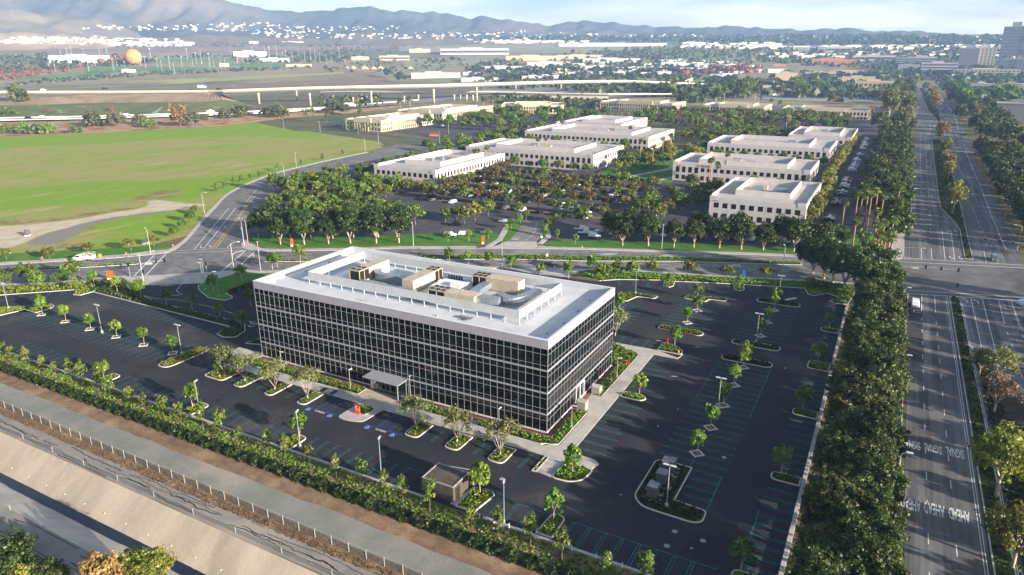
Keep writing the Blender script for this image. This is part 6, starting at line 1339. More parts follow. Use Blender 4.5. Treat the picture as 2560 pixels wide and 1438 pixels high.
for r in range(8):
    pts = [(-140+i*11+rnd.uniform(-2,2), 528+r*14) for i in range(7)]
    row(('campus','bronze','green'), pts, '%s tree in the '+ordw(r+1)+' row between the rear white offices', 'trees between the rear white offices', 1.45, 1.5)
for r in range(7):
    pts = [(-388+i*13+rnd.uniform(-3,3), 545+r*26) for i in range(10) if rnd.random() < .8]
    row(('green','campus'), pts, '%s tree in the '+ordw(r+1)+' row between the cream offices', 'trees between the cream offices', 1.6, 2)
row('sap', [(-436+i*5.6, 486) for i in range(7)], '%s slim tree before the first cream office', 'slim trees before the first cream office', 1.5)
# palms
def palm_mesh(seed, h, n=34):
    rs = random.Random(seed); mb = MB(); lean = rs.uniform(-.3, .3)
    mb.tube([(0,0,-.1),(lean*.2,0,h*.5),(lean,0,h)], [.3,.2,.17], 7); tm = mb.mesh('trunk', M('palm_trunk', lin((170,140,112)), lin((140,112,88)), 3, obj=True), True)
    V = []; T = []
    for k in range(n):
        el = rs.uniform(-.75, 1.35); a = rs.uniform(0, 6.283); L1 = rs.uniform(.5, .9); d = Vector((math.cos(a)*math.cos(el), math.sin(a)*math.cos(el), math.sin(el))); s = Vector((-math.sin(a), math.cos(a), 0)); up = d.cross(s)*-1
        c = Vector((lean, 0, h))+d*L1; t = rs.uniform(0, 1) if el > -.4 else .1
        V += [Vector((lean,0,h))+s*.03, c+s*.03, c-s*.03, Vector((lean,0,h))-s*.03]; T.append(t)
        for b in range(7):
            q = (b-3)*.42; bd = (d*math.cos(q)+s*math.sin(q)); ln = rs.uniform(.75, 1.1); wd = s*math.cos(q)-d*math.sin(q); tip = c+bd*ln-Vector((0,0,.28+.2*abs(q)))
            V += [c+wd*.03, c+bd*ln*.55+wd*.11, tip, c+bd*ln*.55-wd*.11]; T.append(min(1, t+rs.uniform(0, .3)))
    cm = quads_mesh('crown', [tuple(v) for v in V], T, LP); sk = MB()
    for k in range(16):
        a = rs.uniform(0, 6.283); r = rs.uniform(.25, .6); sk.face([(lean, 0, h-.1), (lean+math.cos(a)*r, math.sin(a)*r, h-rs.uniform(.6, 1.5)), (lean+math.cos(a+.5)*r, math.sin(a+.5)*r, h-rs.uniform(.6, 1.5))])
    return tm, cm, sk.mesh('dead_skirt', LPD)
PM = [palm_mesh(50+i, 1.0*hh) for i, hh in enumerate((8.5, 10.5, 12.5, 6.0))]
def palm(x, y, lab, grp, v, s=1.0):
    tm, cm, sk = PM[v]; e = E('palm_tree', lab, 'palm tree', (x, y, 0), rnd.uniform(0, 6.28), grp); e.scale = (s, s, s)
    put('trunk', tm, e); put('crown', cm, e); put('dead_skirt', sk, e)
pp = [(-13.2,293,0),(-9.4,304,1),(-7.8,298.5,1),(-4.4,292.6,2),(-5.8,297,2),(-.4,289.7,2),(3,326.8,1),(4.5,313.1,2),(-2.5,300,2),(-15.3,262,3),(-12.5,259,3),(-10,256,3),(-7.5,262,0),(-5,255,3),(-3,252,3),(-.6,257,0),(2.3,253,3),(3.4,249,0),(.2,243.8,0),(4,240,0),(-4,247.5,3),(-9,251,3),(1.2,262,0),(3.8,268,0),(-1.2,270,1)]
for i, (x, y, v) in enumerate(pp): palm(x, y, '%s palm of the %s at the campus corner by the crossing' % (ordw(i+1), 'tall-stemmed group' if v in (1,2) else 'lower palm thicket'), 'palms at the boulevard corner', v, 1.12)
for i, (t, a, b) in enumerate((('T2',712,620),('T2',800,612),('T3',540,950),('T3',560,935),('T3',640,870),('T3',745,855),('T3',650,900),('S7',1040,690),('S7',1070,690),('S7',1130,660),('T2',2115,740),('T2',2240,620),('T2',2335,560),('T2',1965,640),('T2',1840,440),('T2',1740,170),('T2',1830,165),('T3',1500,215),('T3',1525,215),('T3',1545,215),('T3',75,560),('T3',405,300),('T3',490,270),('T3',550,290))):
    p = g(t, a, b); palm(p.x, p.y, '%s tall palm among the white campus offices' % ordw(i+1), 'tall palms among the offices', 2 if i not in (4,6) else 0, 1.15)
# clipped hedges along the front
rs = np.random.RandomState(4); n = 30000; x = rs.uniform(-215, -8, n); yb = rs.uniform(0, 1, n); zz = rs.uniform(0, 1, n)**.7; side = rs.uniform(0, 1, n) < .5
hgt_ = 1.0+.22*np.sin(x*1.3)+.16*np.sin(x*3.1+1)+.1*np.sin(x*7)
P = np.stack([x, np.where(side, 66.5+.25*np.sin(x*2.1)+rs.normal(0, .1, n), 66.5+yb*1.6), np.where(side, zz*hgt_, hgt_*rs.uniform(.85, 1.08, n))], 1)
Nn = np.where(side[:, None], np.array([0, -1, .35]), np.array([0, -.2, 1]))+rs.normal(0, .5, (n, 3)); Nn /= np.linalg.norm(Nn, axis=1)[:, None]
he = put('clipped_hedge', quads_mesh('clipped_hedge', leaf_quads(rs, P, Nn, .36), np.clip(rs.uniform(0, .6, n)+.35*np.sin(x*.9)**2, 0, 1), G_DARK)); tag(he, 'long dark clipped hedge along the foot of the front planting strip', 'hedge')
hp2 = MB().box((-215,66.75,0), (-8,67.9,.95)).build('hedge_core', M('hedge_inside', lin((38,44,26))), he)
# ---------------------------------------------------------------- vehicles
PAINT = dict(white=lin((226,228,230)), silver=lin((164,168,174)), grey=lin((92,96,102)), black=lin((22,24,28)), red=lin((186,26,32)), blue=lin((44,66,116)), navy=lin((28,36,60)))
def paint(c): return M(c+'_car_paint', PAINT[c], rough=.25, spec=.6, fine=0)
CGL = M('car_window', (.012,.015,.018), rough=.06, spec=.6, fine=0)
TYRE = M('tyre_rubber', lin((30,30,30)), fine=0); RIM = M('wheel_rim', lin((170,170,172)), rough=.4, metal=.5, fine=0)
def car_parts(kind):
    L, Wd = {'sedan':(4.6,1.82),'suv':(4.7,1.92),'pickup':(5.6,2.0)}[kind]
    P = {'sedan':[(-2.3,.42),(-2.28,.82),(-1.75,.95),(-1.15,.98),(-.55,1.42),(.55,1.45),(1.25,.98),(1.95,.86),(2.28,.70),(2.3,.4)],
         'suv':[(-2.35,.45),(-2.34,1.0),(-2.2,1.12),(-1.9,1.64),(.35,1.68),(1.05,1.12),(2.0,1.0),(2.33,.82),(2.35,.45)],
         'pickup':[(-2.8,.55),(-2.8,1.08),(-.85,1.1),(-.75,1.8),(.75,1.82),(1.3,1.2),(2.5,1.08),(2.78,.9),(2.8,.5)]}[kind]
    def loft(prof, secs, mb, mi=0):
        n = len(prof); b = len(mb.v)
        for y, fz, fx in secs:
            for x, z in prof: mb.v.append((x*fx, y, .4+(z-.4)*fz if z > .4 else z))
        for i in range(len(secs)-1):
            for k in range(n):
                j = (k+1) % n; mb.f.append((b+i*n+k, b+i*n+j, b+(i+1)*n+j, b+(i+1)*n+k)); mb.m.append(mi)
        mb.f.append(tuple(b+k for k in range(n))); mb.m.append(mi); e = b+(len(secs)-1)*n; mb.f.append(tuple(e+k for k in range(n))[::-1]); mb.m.append(mi)
    body = MB(); w = Wd/2
    loft(P, [(-w,.62,.97),(-w*.97,.72,.99),(-w*.80,.985,1),(w*.80,.985,1),(w*.97,.72,.99),(w,.62,.97)], body)
    # windows: thin panes proud of the cabin
    gl = MB(); c = {'sedan':((-1.10,1.0),(-.58,1.42),(.52,1.45),(1.2,1.0)),'suv':((-2.12,1.14),(-1.88,1.62),(.33,1.66),(1.0,1.14)),'pickup':((-.80,1.14),(-.74,1.77),(.73,1.79),(1.25,1.22))}[kind]
    s = w*.80; f = .985
    Z = lambda z: .4+(z-.4)*f
    for (a, b) in ((c[0], c[1]), (c[3], c[2])):
        o = .03 if a is c[3] else -.03
        gl.face([(a[0]+o, -s*.93, Z(a[1])), (a[0]+o, s*.93, Z(a[1])), (b[0]+o, s*.86, Z(b[1])-.02), (b[0]+o, -s*.86, Z(b[1])-.02)][::1 if o > 0 else -1])
    for sg in (-1, 1):
        y0, y1 = sg*(w*.93+.02), sg*(w*.82+.02)
        gl.face([(c[0][0]+.2, y0, Z(c[0][1])*.94), (c[3][0]-.25, y0, Z(c[3][1])*.94), (c[2][0]-.02, y1, Z(c[2][1])*.95), (c[1][0]+.08, y1, Z(c[1][1])*.95)])
    ax = {'sedan':(-1.4,1.42),'suv':(-1.42,1.45),'pickup':(-1.75,1.75)}[kind]; ty = MB(); ri = MB()
    wh_ = [(a, sg*(w-.11)) for a in ax for sg in (-1, 1)]
    ty.tube([(0,-.11,0),(0,.11,0)], .335, 14); ri.tube([(0,-.125,0),(0,.125,0)], .2, 10)
    hl = MB(); hl.box((-.05,-.22,-.07), (.05,.22,.07))
    return body, gl, ty, ri, hl, wh_, L, w
CARS = {k: car_parts(k) for k in ('sedan','suv','pickup')}
CMESH = {}
def small_car(kind, col, x, y, rz, label, group, z=.03, s=1.0):
    key = (kind, col)
    if key not in CMESH:
        body, gl, ty, ri, hl, wh_, L, w = CARS[kind]; mb = MB(); mb.v = list(body.v); mb.f = list(body.f); mb.m = [0]*len(body.f)
        for src, mi in ((gl, 1),):
            n = len(mb.v); mb.v += src.v; mb.f += [tuple(n+i for i in f) for f in src.f]; mb.m += [mi]*len(src.f)
        for a, b in wh_:
            n = len(mb.v); mb.v += [(p[0]+a, p[1]+b, p[2]+.335) for p in ty.v]; mb.f += [tuple(n+i for i in f) for f in ty.f]; mb.m += [2]*len(ty.f)
        CMESH[key] = mb.mesh('parked_car', [paint(col), CGL, TYRE])
    o = put('parked_car', CMESH[key], None, (x, y, z), rz, s); tag(o, label, 'car', group); return o
def big_car(kind, col, x, y, rz, label, z=.04):
    body, gl, ty, ri, hl, wh_, L, w = CARS[kind]
    e = E('pickup_truck' if kind == 'pickup' else 'car', label, 'pickup' if kind == 'pickup' else 'car', (x, y, z), rz)
    body.build('body', paint(col), e); gl.build('windows', CGL, e); tm = ty.mesh('wheel', TYRE, False); rm = ri.mesh('rim', RIM)
    for a, b in wh_: t = put('wheel', tm, e, (a, b, .335)); put('rim', rm, t)
    for sg in (-1, 1):
        put('headlight', MB().box((-.05,-.2,-.07), (.05,.2,.07)).mesh('headlight', M('headlight_lens', lin((230,232,228)), rough=.2, fine=0)), e, (L/2-.05, sg*w*.68, .68))
        put('tail_light', MB().box((-.04,-.18,-.1), (.04,.18,.1)).mesh('tail_light', M('tail_light_lens', lin((170,26,24)), rough=.3, fine=0)), e, (-L/2+.02, sg*w*.72, .82))
    if kind == 'pickup':
        mb = MB(); mb.box((-2.7,-w*.72,1.08), (-.9,w*.72,1.115)); mb.build('cargo_bed', BLACK, e)
    return e
p = g('E2',840,420); big_car('suv', 'white', 11.3, p.y, math.pi*1.5+.02, 'white car driving away from the crossing on the near boulevard lanes')
p = g('E2',2500,420); big_car('suv', 'white', p.x+1.6, p.y+1, .35, 'white car cut off by the right edge of the photo on the turning lanes')
p = g('E1',2240,400); big_car('suv', 'grey', p.x, p.y+1.5, math.pi*1.5, 'grey car waiting at the crossing on the right boulevard lanes')
p = g('J',1990,680); big_car('suv', 'black', p.x, p.y+.6, .42, 'black hatchback on the street behind the glass building')
for lab, a, b, k in (('rear white pickup beside the campus driveway',2370,185,'pickup'),('middle white pickup beside the campus driveway',2420,235,'pickup'),('white car nearest the lawn beside the campus driveway',2540,280,'suv')):
    p = g('J', a, b); big_car(k, 'white', p.x+1.5, p.y, .28, lab, .05)
for lab, t, a, b, k, c, rz in (('silver car on the asphalt left of the campus driveway','J',1390,90,'sedan','silver',.15),('black pickup at the parking island left of the campus driveway','J',740,130,'pickup','black',.25),('white car half hidden by the young tree on the campus lawn','J',860,260,'suv','white',.4),('white car behind the ficus trunks of the campus lawn','J',670,270,'suv','white',.3),('dark car behind the young tree at the driveway','J',1150,235,'sedan','grey',.5),('red car by the side street hedge','D5',635,292,'suv','red',.3),('white pickup in the left car park','D5',515,402,'pickup','white',.1),('dark blue car beside the white pickup in the left car park','D5',512,428,'sedan','navy',.1),('white car in the middle of the left car park','D5',1290,440,'suv','white',.2),('white car by the front of the first white office','D5',1130,275,'suv','white',.2),
    ('small white car far up the boulevard left lanes','E3',845,280,'sedan','white',1.57),('white car on the boulevard left lanes before the second crossing','E3',940,800,'sedan','white',1.57),('dark car far up the right boulevard lanes','E3',1255,345,'suv','black',1.57),('dark car passing the median trees on the right lanes','E3',1290,465,'suv','black',1.57),('dark car turning at the second crossing','E3',1580,885,'sedan','black',.3)):
    p = g(t, a, b); small_car(k, c, p.x, p.y, rz, lab, 'single cars about the campus', s=1.0 if t != 'E3' else 1.15)
cw = ['white']*8+['silver']*5+['grey']*5+['black']*5+['blue']+['navy']*2+['red']*(1)
GC = 'cars parked on the campus'
for r, y in enumerate((264,281,298,315,332)):
    for sg, side in ((-1,'near'),(1,'far')):
        n = 0
        for i in range(31):
            if rnd.random() < .63: continue
            n += 1; c = rnd.choice(cw); k = rnd.choice(('sedan','suv','suv','pickup' if rnd.random() < .3 else 'sedan'))
            small_car(k, c, -189+i*2.75, y+sg*3.6, sg*1.5708, '%s %s, %s from the left, %s side of %s tree row, central car park' % (c, 'car' if k != 'pickup' else 'pickup', ordw(n), side, ordw(r+1)), GC)
i = 0
for a, b, st_ in ((298,310,2.6),(334,347,2.6),(361,373,2.7),(380,410,2.7),(440,482,2.7),(487,520,2.7),(550,620,2.9)):
    y = a
    while y < b:
        if rnd.random() < .88:
            i += 1; c = rnd.choice(cw); small_car(rnd.choice(('sedan','suv')), c, -18.9+rnd.uniform(-.3,.3), y, .42, '%s car, %s from the near end of the slanted car line' % (c, ordw(i)), 'cars along the lane by the boulevard trees')
        y += st_
for i in range(13):
    c = rnd.choice(cw); x = -93+i*5.9; small_car('suv', c, x, 232.5+.30*(x+93)+6, 1.4, '%s car, %s from the left in the shade behind the big ficus row' % (c, ordw(i+1)), 'cars behind the ficus row')
for r in range(4):
    n = 0
    for i in range(28):
        if rnd.random() < .7: continue
        n += 1; c = rnd.choice(cw); small_car('suv', c, -232+i*7.0, 644+r*22, 1.57, '%s car, %s from the left in the %s line of the far car park' % (c, ordw(n), ordw(r+1)), 'cars of the far car park', s=1.1)
for r in range(4):
    n = 0
    for i in range(16):
        if rnd.random() < .7: continue
        n += 1; c = rnd.choice(cw); small_car('suv', c, -384+i*6.5, 556+r*26, 1.57, '%s car, %s from the left in the %s line before the cream offices' % (c, ordw(n), ordw(r+1)), 'cars before the cream offices', s=1.1)
n = 0
for i in range(34):
    x, y = 76+(i % 2)*6+rnd.uniform(-.4,.4), 300+i*5.2
    if rnd.random() < .75: n += 1; c = rnd.choice(cw); small_car('suv', c, x, y, .4, '%s car, %s from the near end, car park right of the boulevard' % (c, ordw(n)), 'cars right of the boulevard')
struct('side_car_park', MB().prism([(66,285),(105,285),(105,560),(70,560)], 0, .03), MATS['campus_asphalt'])
# utility truck with crane deck, workers, cones
p = g('K',1300,592); e = E('utility_truck', 'white utility service truck with an open rack of gear parked on the street', 'truck', (p.x+.2, p.y+.6, .04), math.atan2(-126.2+123.2, -228+232)+math.pi+1.35)
e.rotation_euler.z = math.atan2(123.2-126.2, -232+228.0)
PW = paint('white'); mb = MB()
pr_ = [(3.4,.55),(3.4,1.15),(2.3,1.3),(1.75,2.05),(.35,2.1),(.35,.55)]
n = len(pr_)
for y in (-1.02, 1.02):
    for x, z in pr_: mb.v.append((x, y, z))
for k in range(n): j = (k+1) % n; mb.f.append((k, j, n+j, n+k)); mb.m.append(0)
mb.f += [tuple(range(n))[::-1], tuple(range(n, 2*n))]; mb.m += [0, 0]; mb.build('cab', PW, e)
mb = MB(); mb.face([(2.28,-.85,1.36),(2.28,.85,1.36),(1.79,.8,2.0),(1.79,-.8,2.0)])
for s in (-1, 1): mb.face([(2.1,s*1.03,1.4),(.6,s*1.03,1.4),(.6,s*1.03,1.98),(1.72,s*1.03,1.98)])
mb.build('windows', CGL, e)
mb = MB(); mb.box((-3.6,-1.1,.75), (.3,-.55,1.6)); mb.box((-3.6,.55,.75), (.3,1.1,1.6)); mb.box((-3.6,-.549,.75), (.3,.549,.95)); mb.build('service_body', PW, e)
mb = MB()
for x in (-3.5,-1.7,.1):
    for y in (-1.0,1.0): mb.box((x-.04,y-.04,1.6), (x+.04,y+.04,2.6))
for y in (-1.0,1.0): mb.box((-3.5,y-.04,2.5), (.1,y+.04,2.58)); mb.box((-3.5,y-.03,2.05), (.1,y+.03,2.1))
mb.build('rack', M('rack_paint', lin((210,206,200))), e); mb = MB(); rs = random.Random(4)
for i in range(7): x = rs.uniform(-3.2,-.4); y = rs.uniform(-.5,.4); mb.box((x-.3,y-.2,.96), (x+.3,y+.25,rs.uniform(1.7,2.4)))
mb.build('gear', M('rusty_gear', lin((190,140,112)), lin((150,120,104)), 2), e)
tm = MB().tube([(0,-.14,0),(0,.14,0)], .42, 14).mesh('wheel', TYRE); rm = MB().tube([(0,-.155,0),(0,.155,0)], .24, 10).mesh('rim', RIM)
for x in (2.4,-2.3):
    for y in (-.92,.92): t = put('wheel', tm, e, (x, y, .42)); put('rim', rm, t)
SKIN = M('skin', lin((176,128,100)), rough=.6, fine=.03); VEST = M('hi_vis_vest', lin((240,128,92)), rough=.8); TROU = M('dark_trousers', lin((52,56,70)), rough=.9)
def person(lab, x, y, rz, bend):
    e = E('person', lab, 'person', (x, y, .14), rz, 'road workers by the street'); b = bend
    sk = {'pel':(0,0,.95),'che':(b*.25,0,1.28),'nec':(b*.34,0,1.48),'hed':(b*.42,0,1.62),'top':(b*.46,0,1.76)}
    V = [sk['pel'],(b*.1,0,1.1),sk['che'],sk['nec'],sk['hed'],sk['top']]; Rr = [.15,.15,.17,.065,.1,.07]; Ed = [(0,1),(1,2),(2,3),(3,4),(4,5)]
    def ch(start, pts):
        k = start
        for q, r in pts: V.append(q); Rr.append(r); Ed.append((k, len(V)-1)); k = len(V)-1
    for s in (-1, 1):
        ch(2, [((b*.28,s*.2,1.4),.07),((b*.4+.03,s*.27,1.14),.05),((b*.6+.2,s*.22,.98),.042),((b*.66+.27,s*.2,.96),.035)])
        ch(0, [((0,s*.1,.88),.1),((.05,s*.12,.5),.068),((-.02+s*.05,s*.13,.08),.05),((.13+s*.05,s*.14,.04),.045)])
    me = bpy.data.meshes.new('body'); me.from_pydata(V, Ed, []); o = put('body', me, e); me.materials.append(VEST); me.materials.append(TROU); me.materials.append(SKIN)
    sm = o.modifiers.new('skin', 'SKIN')
    for i, r in enumerate(Rr): me.skin_vertices[0].data[i].radius = (r, r)
    me.skin_vertices[0].data[0].use_root = True; o.modifiers.new('sub', 'SUBSURF').levels = 1; o.modifiers['sub'].render_levels = 1
    dg = bpy.context.evaluated_depsgraph_get(); nm = bpy.data.meshes.new_from_object(o.evaluated_get(dg)); o.modifiers.clear(); o.data = nm; nm.materials.clear()
    for m in (VEST, TROU, SKIN): nm.materials.append(m)
    for p in nm.polygons: z = p.center.z; p.material_index = 1 if z < .93 else (2 if z > 1.47 or abs(p.center.y) > .215 and z < 1.12 else 0); p.use_smooth = True
    MB().sphere((b*.46,0,1.72), .125, 10, 6, 0, .8).build('hard_hat', M('hard_hat_white', lin((236,232,220))), e)
p = g('K',662,615); person('road worker in orange vest bending over on the pavement left of the truck', p.x, p.y, .6, 1.3)
p = g('K',2025,545); person('road worker in orange vest standing on the pavement right of the truck', p.x, p.y, 2.2, .25)
cn = E('traffic_cone', None, 'traffic cone', (0,0,.04), 0, 'traffic cones round the utility truck'); MB().tube([(0,0,.04),(0,0,.72)], [.17,.03], 10).build('cone', M('cone_orange', lin((240,120,80))), cn); MB().box((-.2,-.2,0), (.2,.2,.045)).build('base', BLACK, cn); MB().tube([(0,0,.4),(0,0,.56)], [.098,.068], 10).build('white_band', WHT, cn)
for i, (a, b) in enumerate(((497,640),(1047,600),(1705,565))):
    p = g('K', a, b); r = cn if i == 0 else dup(cn, (0,0,0)); r.location = (p.x, p.y, .04); r['label'] = '%s orange cone on the street, counted from the left' % ordw(i+1)
p = g('K',1605,555); e = E('work_sign', 'round-cornered orange roadwork sign behind the utility truck', 'sign', (p.x, p.y, .14), .7); MB().box((-.5,-.03,.4), (.5,.03,1.5)).build('panel', M('orange_board', lin((240,140,60))), e); MB().box((-.05,-.05,0), (.05,.05,.4)).build('stand', GREY, e)
p = g('K',445,190); e = E('dark_tank', 'dark rounded tank lying on the bare dirt of the field', 'tank', (p.x, p.y, .05), .8); MB().tube([(-.9,0,1.2),(-.6,0,1.2),(.6,0,1.2),(.9,0,1.2)], [.4,1.1,1.1,.4], 12).build('tank', M('dark_tank', lin((96,90,104))), e, True); MB().box((-.9,-.5,0), (.9,.5,.4)).build('skid', WHT, e)
p = g('I',400,570); e = E('pale_boulder', 'pale rounded boulder behind the street lamp on the lawn', 'boulder', (p.x, p.y, 0)); MB().sphere((0,0,.5), 1.5, 10, 7, 0, .6).build('boulder', M('pale_rock', lin((190,186,176)), lin((160,156,148)), 1), e, True)
# ---------------------------------------------------------------- freeway and flyovers
FCON = M('freeway_concrete', lin((190,182,168)), lin((176,168,154)), .05, .35, .65, fine=.06, fsc=.6)
FROAD = M('freeway_asphalt', lin((150,148,144)), lin((132,130,128)), .05, fine=.1)
EARTH = M('embankment_earth', lin((170,146,118)), lin((150,122,96)), .05, .4, .65, lin((132,120,84)), .03, .55, .68, fine=.2, fsc=.5, rough=.95, spec=.1)
EGREEN = M('embankment_green', lin((112,116,72)), lin((96,104,62)), .04, .4, .6, lin((160,138,106)), .05, .6, .7, fine=.25, fsc=.4, rough=.95, spec=.1)
def patch(name, top, bot, mat, n=24, m=4, lift=.3, kind='structure', fz=None):     # land between two lines of places seen in the photo
    def res(l):
        P = [(np.array(px(t, a, b))) for t, a, b in l]; d = [0]
        for i in range(len(P)-1): d.append(d[-1]+np.linalg.norm(P[i+1]-P[i]))
        return [tuple(np.interp(k/n*d[-1], d, [p[c] for p in P]) for c in (0, 1)) for k in range(n+1)]
    A, B = res(top), res(bot); mb = MB()
    for i in range(m+1):
        for k in range(n+1):
            x = A[k][0]+(B[k][0]-A[k][0])*i/m; y = A[k][1]+(B[k][1]-A[k][1])*i/m; v = gt('O', x, y); mb.v.append((v.x, v.y, v.z+lift))
    for i in range(m):
        for k in range(n): a = i*(n+1)+k; mb.f.append((a+n+1, a+n+2, a+1, a)); mb.m.append(0)
    return struct(name, mb, mat)
def surf(name, lines, mat):        # sloped ground through lines of points given with their height
    L = []
    for l in lines:
        P = [g(*q) for q in l]; d = [0]
        for i in range(len(P)-1): d.append(d[-1]+(P[i+1]-P[i]).length)
        L.append([Vector([np.interp(k/30*d[-1], d, [p[c] for p in P]) for c in range(3)]) for k in range(31)])
    mb = MB(); mb.v = [tuple(v) for l in L for v in l]
    for i in range(len(L)-1):
        for k in range(30): a = i*31+k; mb.f.append((a, a+1, a+32, a+31)); mb.m.append(0)
    return struct(name, mb, mat)
# earth bank between the field and the freeway
surf('roadside_slope', [[('U1',-300,440,.04),('U1',0,425,.04),('U1',600,400,.04),('U1',1456,358,.04),('U2',420,326,.04),('U2',700,290,.04),('U2',1100,262,.04),('S2',520,770,.04)], [('U1',-300,330,2.2),('U1',0,322,2.2),('U1',600,312,2.2),('U1',1456,285,2.2),('U2',420,272,2),('U2',800,250,2),('U2',1100,236,1.6),('S2',620,745,.6)]], M('roadside_earth', lin((178,148,116)), lin((152,112,82)), .06, .4, .65, lin((138,92,70)), .03, .56, .7, fine=.2, fsc=.5, rough=.95, spec=.1))
surf('freeway', [[('U1',-300,320,2.3),('U1',0,312,2.3),('U1',600,300,2.3),('U1',1456,276,2.3),('U2',400,266,2.1),('U2',900,236,1.8),('S2',700,735,.8),('S2',1300,680,.8)], [('U1',-300,292,2.3),('U1',0,286,2.3),('U1',600,276,2.3),('U1',1456,254,2.3),('U2',400,244,2.1),('U2',900,214,1.8),('S2',700,705,.8),('S2',1300,670,.8)]], FROAD)
def barrier(lab, pts, h=1.0, w=.5, n=30):
    P = [g(*q) for q in pts]; e = E('concrete_barrier', lab, 'barrier', tuple(P[0]), 0, 'pale freeway barriers'); mb = MB()
    for i in range(len(P)-1):
        a, b = P[i]-P[0], P[i+1]-P[0]; d = (b-a).normalized(); nn = Vector((-d.y, d.x, 0))*w/2
        q = [a-nn, b-nn, b+nn, a+nn]; k = len(mb.v); mb.v += [tuple(v) for v in q]+[(v.x, v.y, v.z+h) for v in q]
        for f in ((4,5,6,7),(0,1,5,4),(1,2,6,5),(2,3,7,6),(3,0,4,7)): mb.f.append(tuple(k+j for j in f)); mb.m.append(0)
    mb.build('barrier', M('pale_barrier', lin((226,216,196)), fine=.05), e)
barrier('long pale barrier along the near side of the lower freeway', [('U1',-300,322,2.3),('U1',0,313,2.3),('U1',600,301,2.3),('U1',1456,277,2.3),('U2',400,267,2.1),('U2',900,237,1.8)])
barrier('long pale median barrier of the lower freeway', [('U1',-300,304,2.3),('U1',0,297,2.3),('U1',600,286,2.3),('U1',1456,263,2.3),('U2',400,253,2.1),('U2',900,226,1.8),('S2',700,712,.8)])
surf('embankment', [[('U1',-300,290,2.2),('U1',0,284,2.2),('U1',600,274,2.2),('U1',1456,252,2.2),('U2',330,238,2.0),('U2',430,205,2)], [('U1',-300,205,9),('U1',220,205,9),('U1',600,190,9),('U1',1456,180,9),('U2',200,165,9),('U2',330,180,5)]], EGREEN)
surf('embankment', [[('U1',-300,205,9),('U1',220,205,9),('U1',600,190,9),('U1',1456,180,9),('U2',200,165,9),('U2',330,180,5)], [('U1',-300,135,15),('U1',380,150,15),('U1',600,130,15),('U1',1456,120,15),('U2',130,112,15),('U2',215,130,15)]], EARTH)
def deck(name, lab, near, w, th, bar=.9):
    P = [g(*q) for q in near]; e = E(name, lab, 'flyover', tuple(P[0]), 0); mb = MB(); rd = MB(); bm = MB(); n = len(P); A = []; B = []
    for i in range(n):
        d = (P[min(i+1, n-1)]-P[max(i-1, 0)]); d.z = 0; d.normalize(); nn = Vector((-d.y, d.x, 0)); A.append(P[i]-P[0]); B.append(P[i]-P[0]+nn*w)
    for i in range(n-1):
        a, b, c, d = A[i], A[i+1], B[i+1], B[i]; t = Vector((0,0,th)); u = Vector((0,0,bar)); q = (B[i]-A[i]).normalized()*.5; s = (B[i]-A[i]).normalized()*w*.16
        rd.face([a+q, b+q, c-q, d-q]); bm.face([a-u*0, b, b+u, a+u]); bm.face([a+u, b+u, b+u+q, a+u+q]); bm.face([a+q+u, b+q+u, b+q, a+q]); bm.face([d-q, c-q, c-q+u, d-q+u]); bm.face([d-q+u, c-q+u, c+u, d+u])
        mb.face([a, a-t*.45, b-t*.45, b]); mb.face([a-t*.45, a-t+s, b-t+s, b-t*.45]); mb.face([a-t+s, d-t-s, c-t-s, b-t+s]); mb.face([d, c, c-t*.45, d-t*.45]); mb.face([d-t*.45, c-t*.45, c-t-s, d-t-s])
    mb.build('girder', FCON, e); rd.build('roadway', FROAD, e); bm.build('parapet', M('flyover_parapet', lin((202,193,176)), fine=.05), e); return e, P[0]
dk, d0 = deck('flyover', 'long pale concrete flyover on tall round columns crossing behind the white offices', [('U1',-400,118,15),('U1',0,114,15),('U1',500,114,15),('U1',1000,112,15.5),('U1',1456,108,16.5),('U2',215,105,17.5),('U2',500,95,19),('U2',800,85,20.5),('U2',1150,77,21.5),('S2',900,606,22),('S2',1110,600,22),('S2',1500,588,21),('S2',1800,580,19.5),('S2',2200,576,17),('S2',2560,590,12),('S2',2760,600,7)], 15, 3.3, 1.3)
def columns(root, r0, lst, ztop, w=1.5):
    cm = {}
    for t, a, b, zt, ww in lst:
        p = g(t, a, b); m_ = MB().tube([(0,0,-.2),(0,0,zt-2.2),(0,0,zt)], [ww, ww, ww*1.3], 10).mesh('column', FCON, True); put('column', m_, root, tuple(Vector((p.x, p.y, 0))-r0*1.0))
columns(dk, d0, [('S2',368,750,18.4,1.6),('S2',810,735,19.2,1.6),('S2',1115,720,19.4,1.6),('S1',1930,775,15,1.6),('S1',2312,790,16.5,1.4),('S1',2212,750,15,1.4),('S2',1392,640,9.2,1.5),('S2',1712,640,10.3,1.5),('S2',1907,625,9.6,1.5),('S2',2050,622,9,1.5)], 0)
d2, q0 = deck('flyover', 'lower concrete ramp bridge passing beneath the long flyover', [('S2',0,655,8),('S2',200,652,9.5),('S2',500,655,10),('S2',700,660,10),('S2',1000,652,9.5),('S2',1250,655,8.5),('S2',1600,662,7.5),('S2',2050,672,6.5),('S2',2500,668,5.5)], 13, 1.8)
columns(d2, q0, [('S2',237,735,8.4,1.3),('S2',300,740,8.4,1.3),('S2',600,725,8.4,1.3),('S2',650,725,8.4,1.2),('S2',700,715,8.3,1.3),('S2',955,715,8,1.3),('S2',1000,715,8,1.3),('S2',1043,715,8,1.3),('S2',1087,715,8,1.3)], 0)
a, b = g('S2',1260,705,.1), g('S2',2050,712,.1); e = E('retaining_wall', 'long pale retaining wall below the ramp bridge', 'wall', tuple(a)); d = b-a; mb = MB(); n_ = Vector((-d.y, d.x, 0)).normalized()*1.2
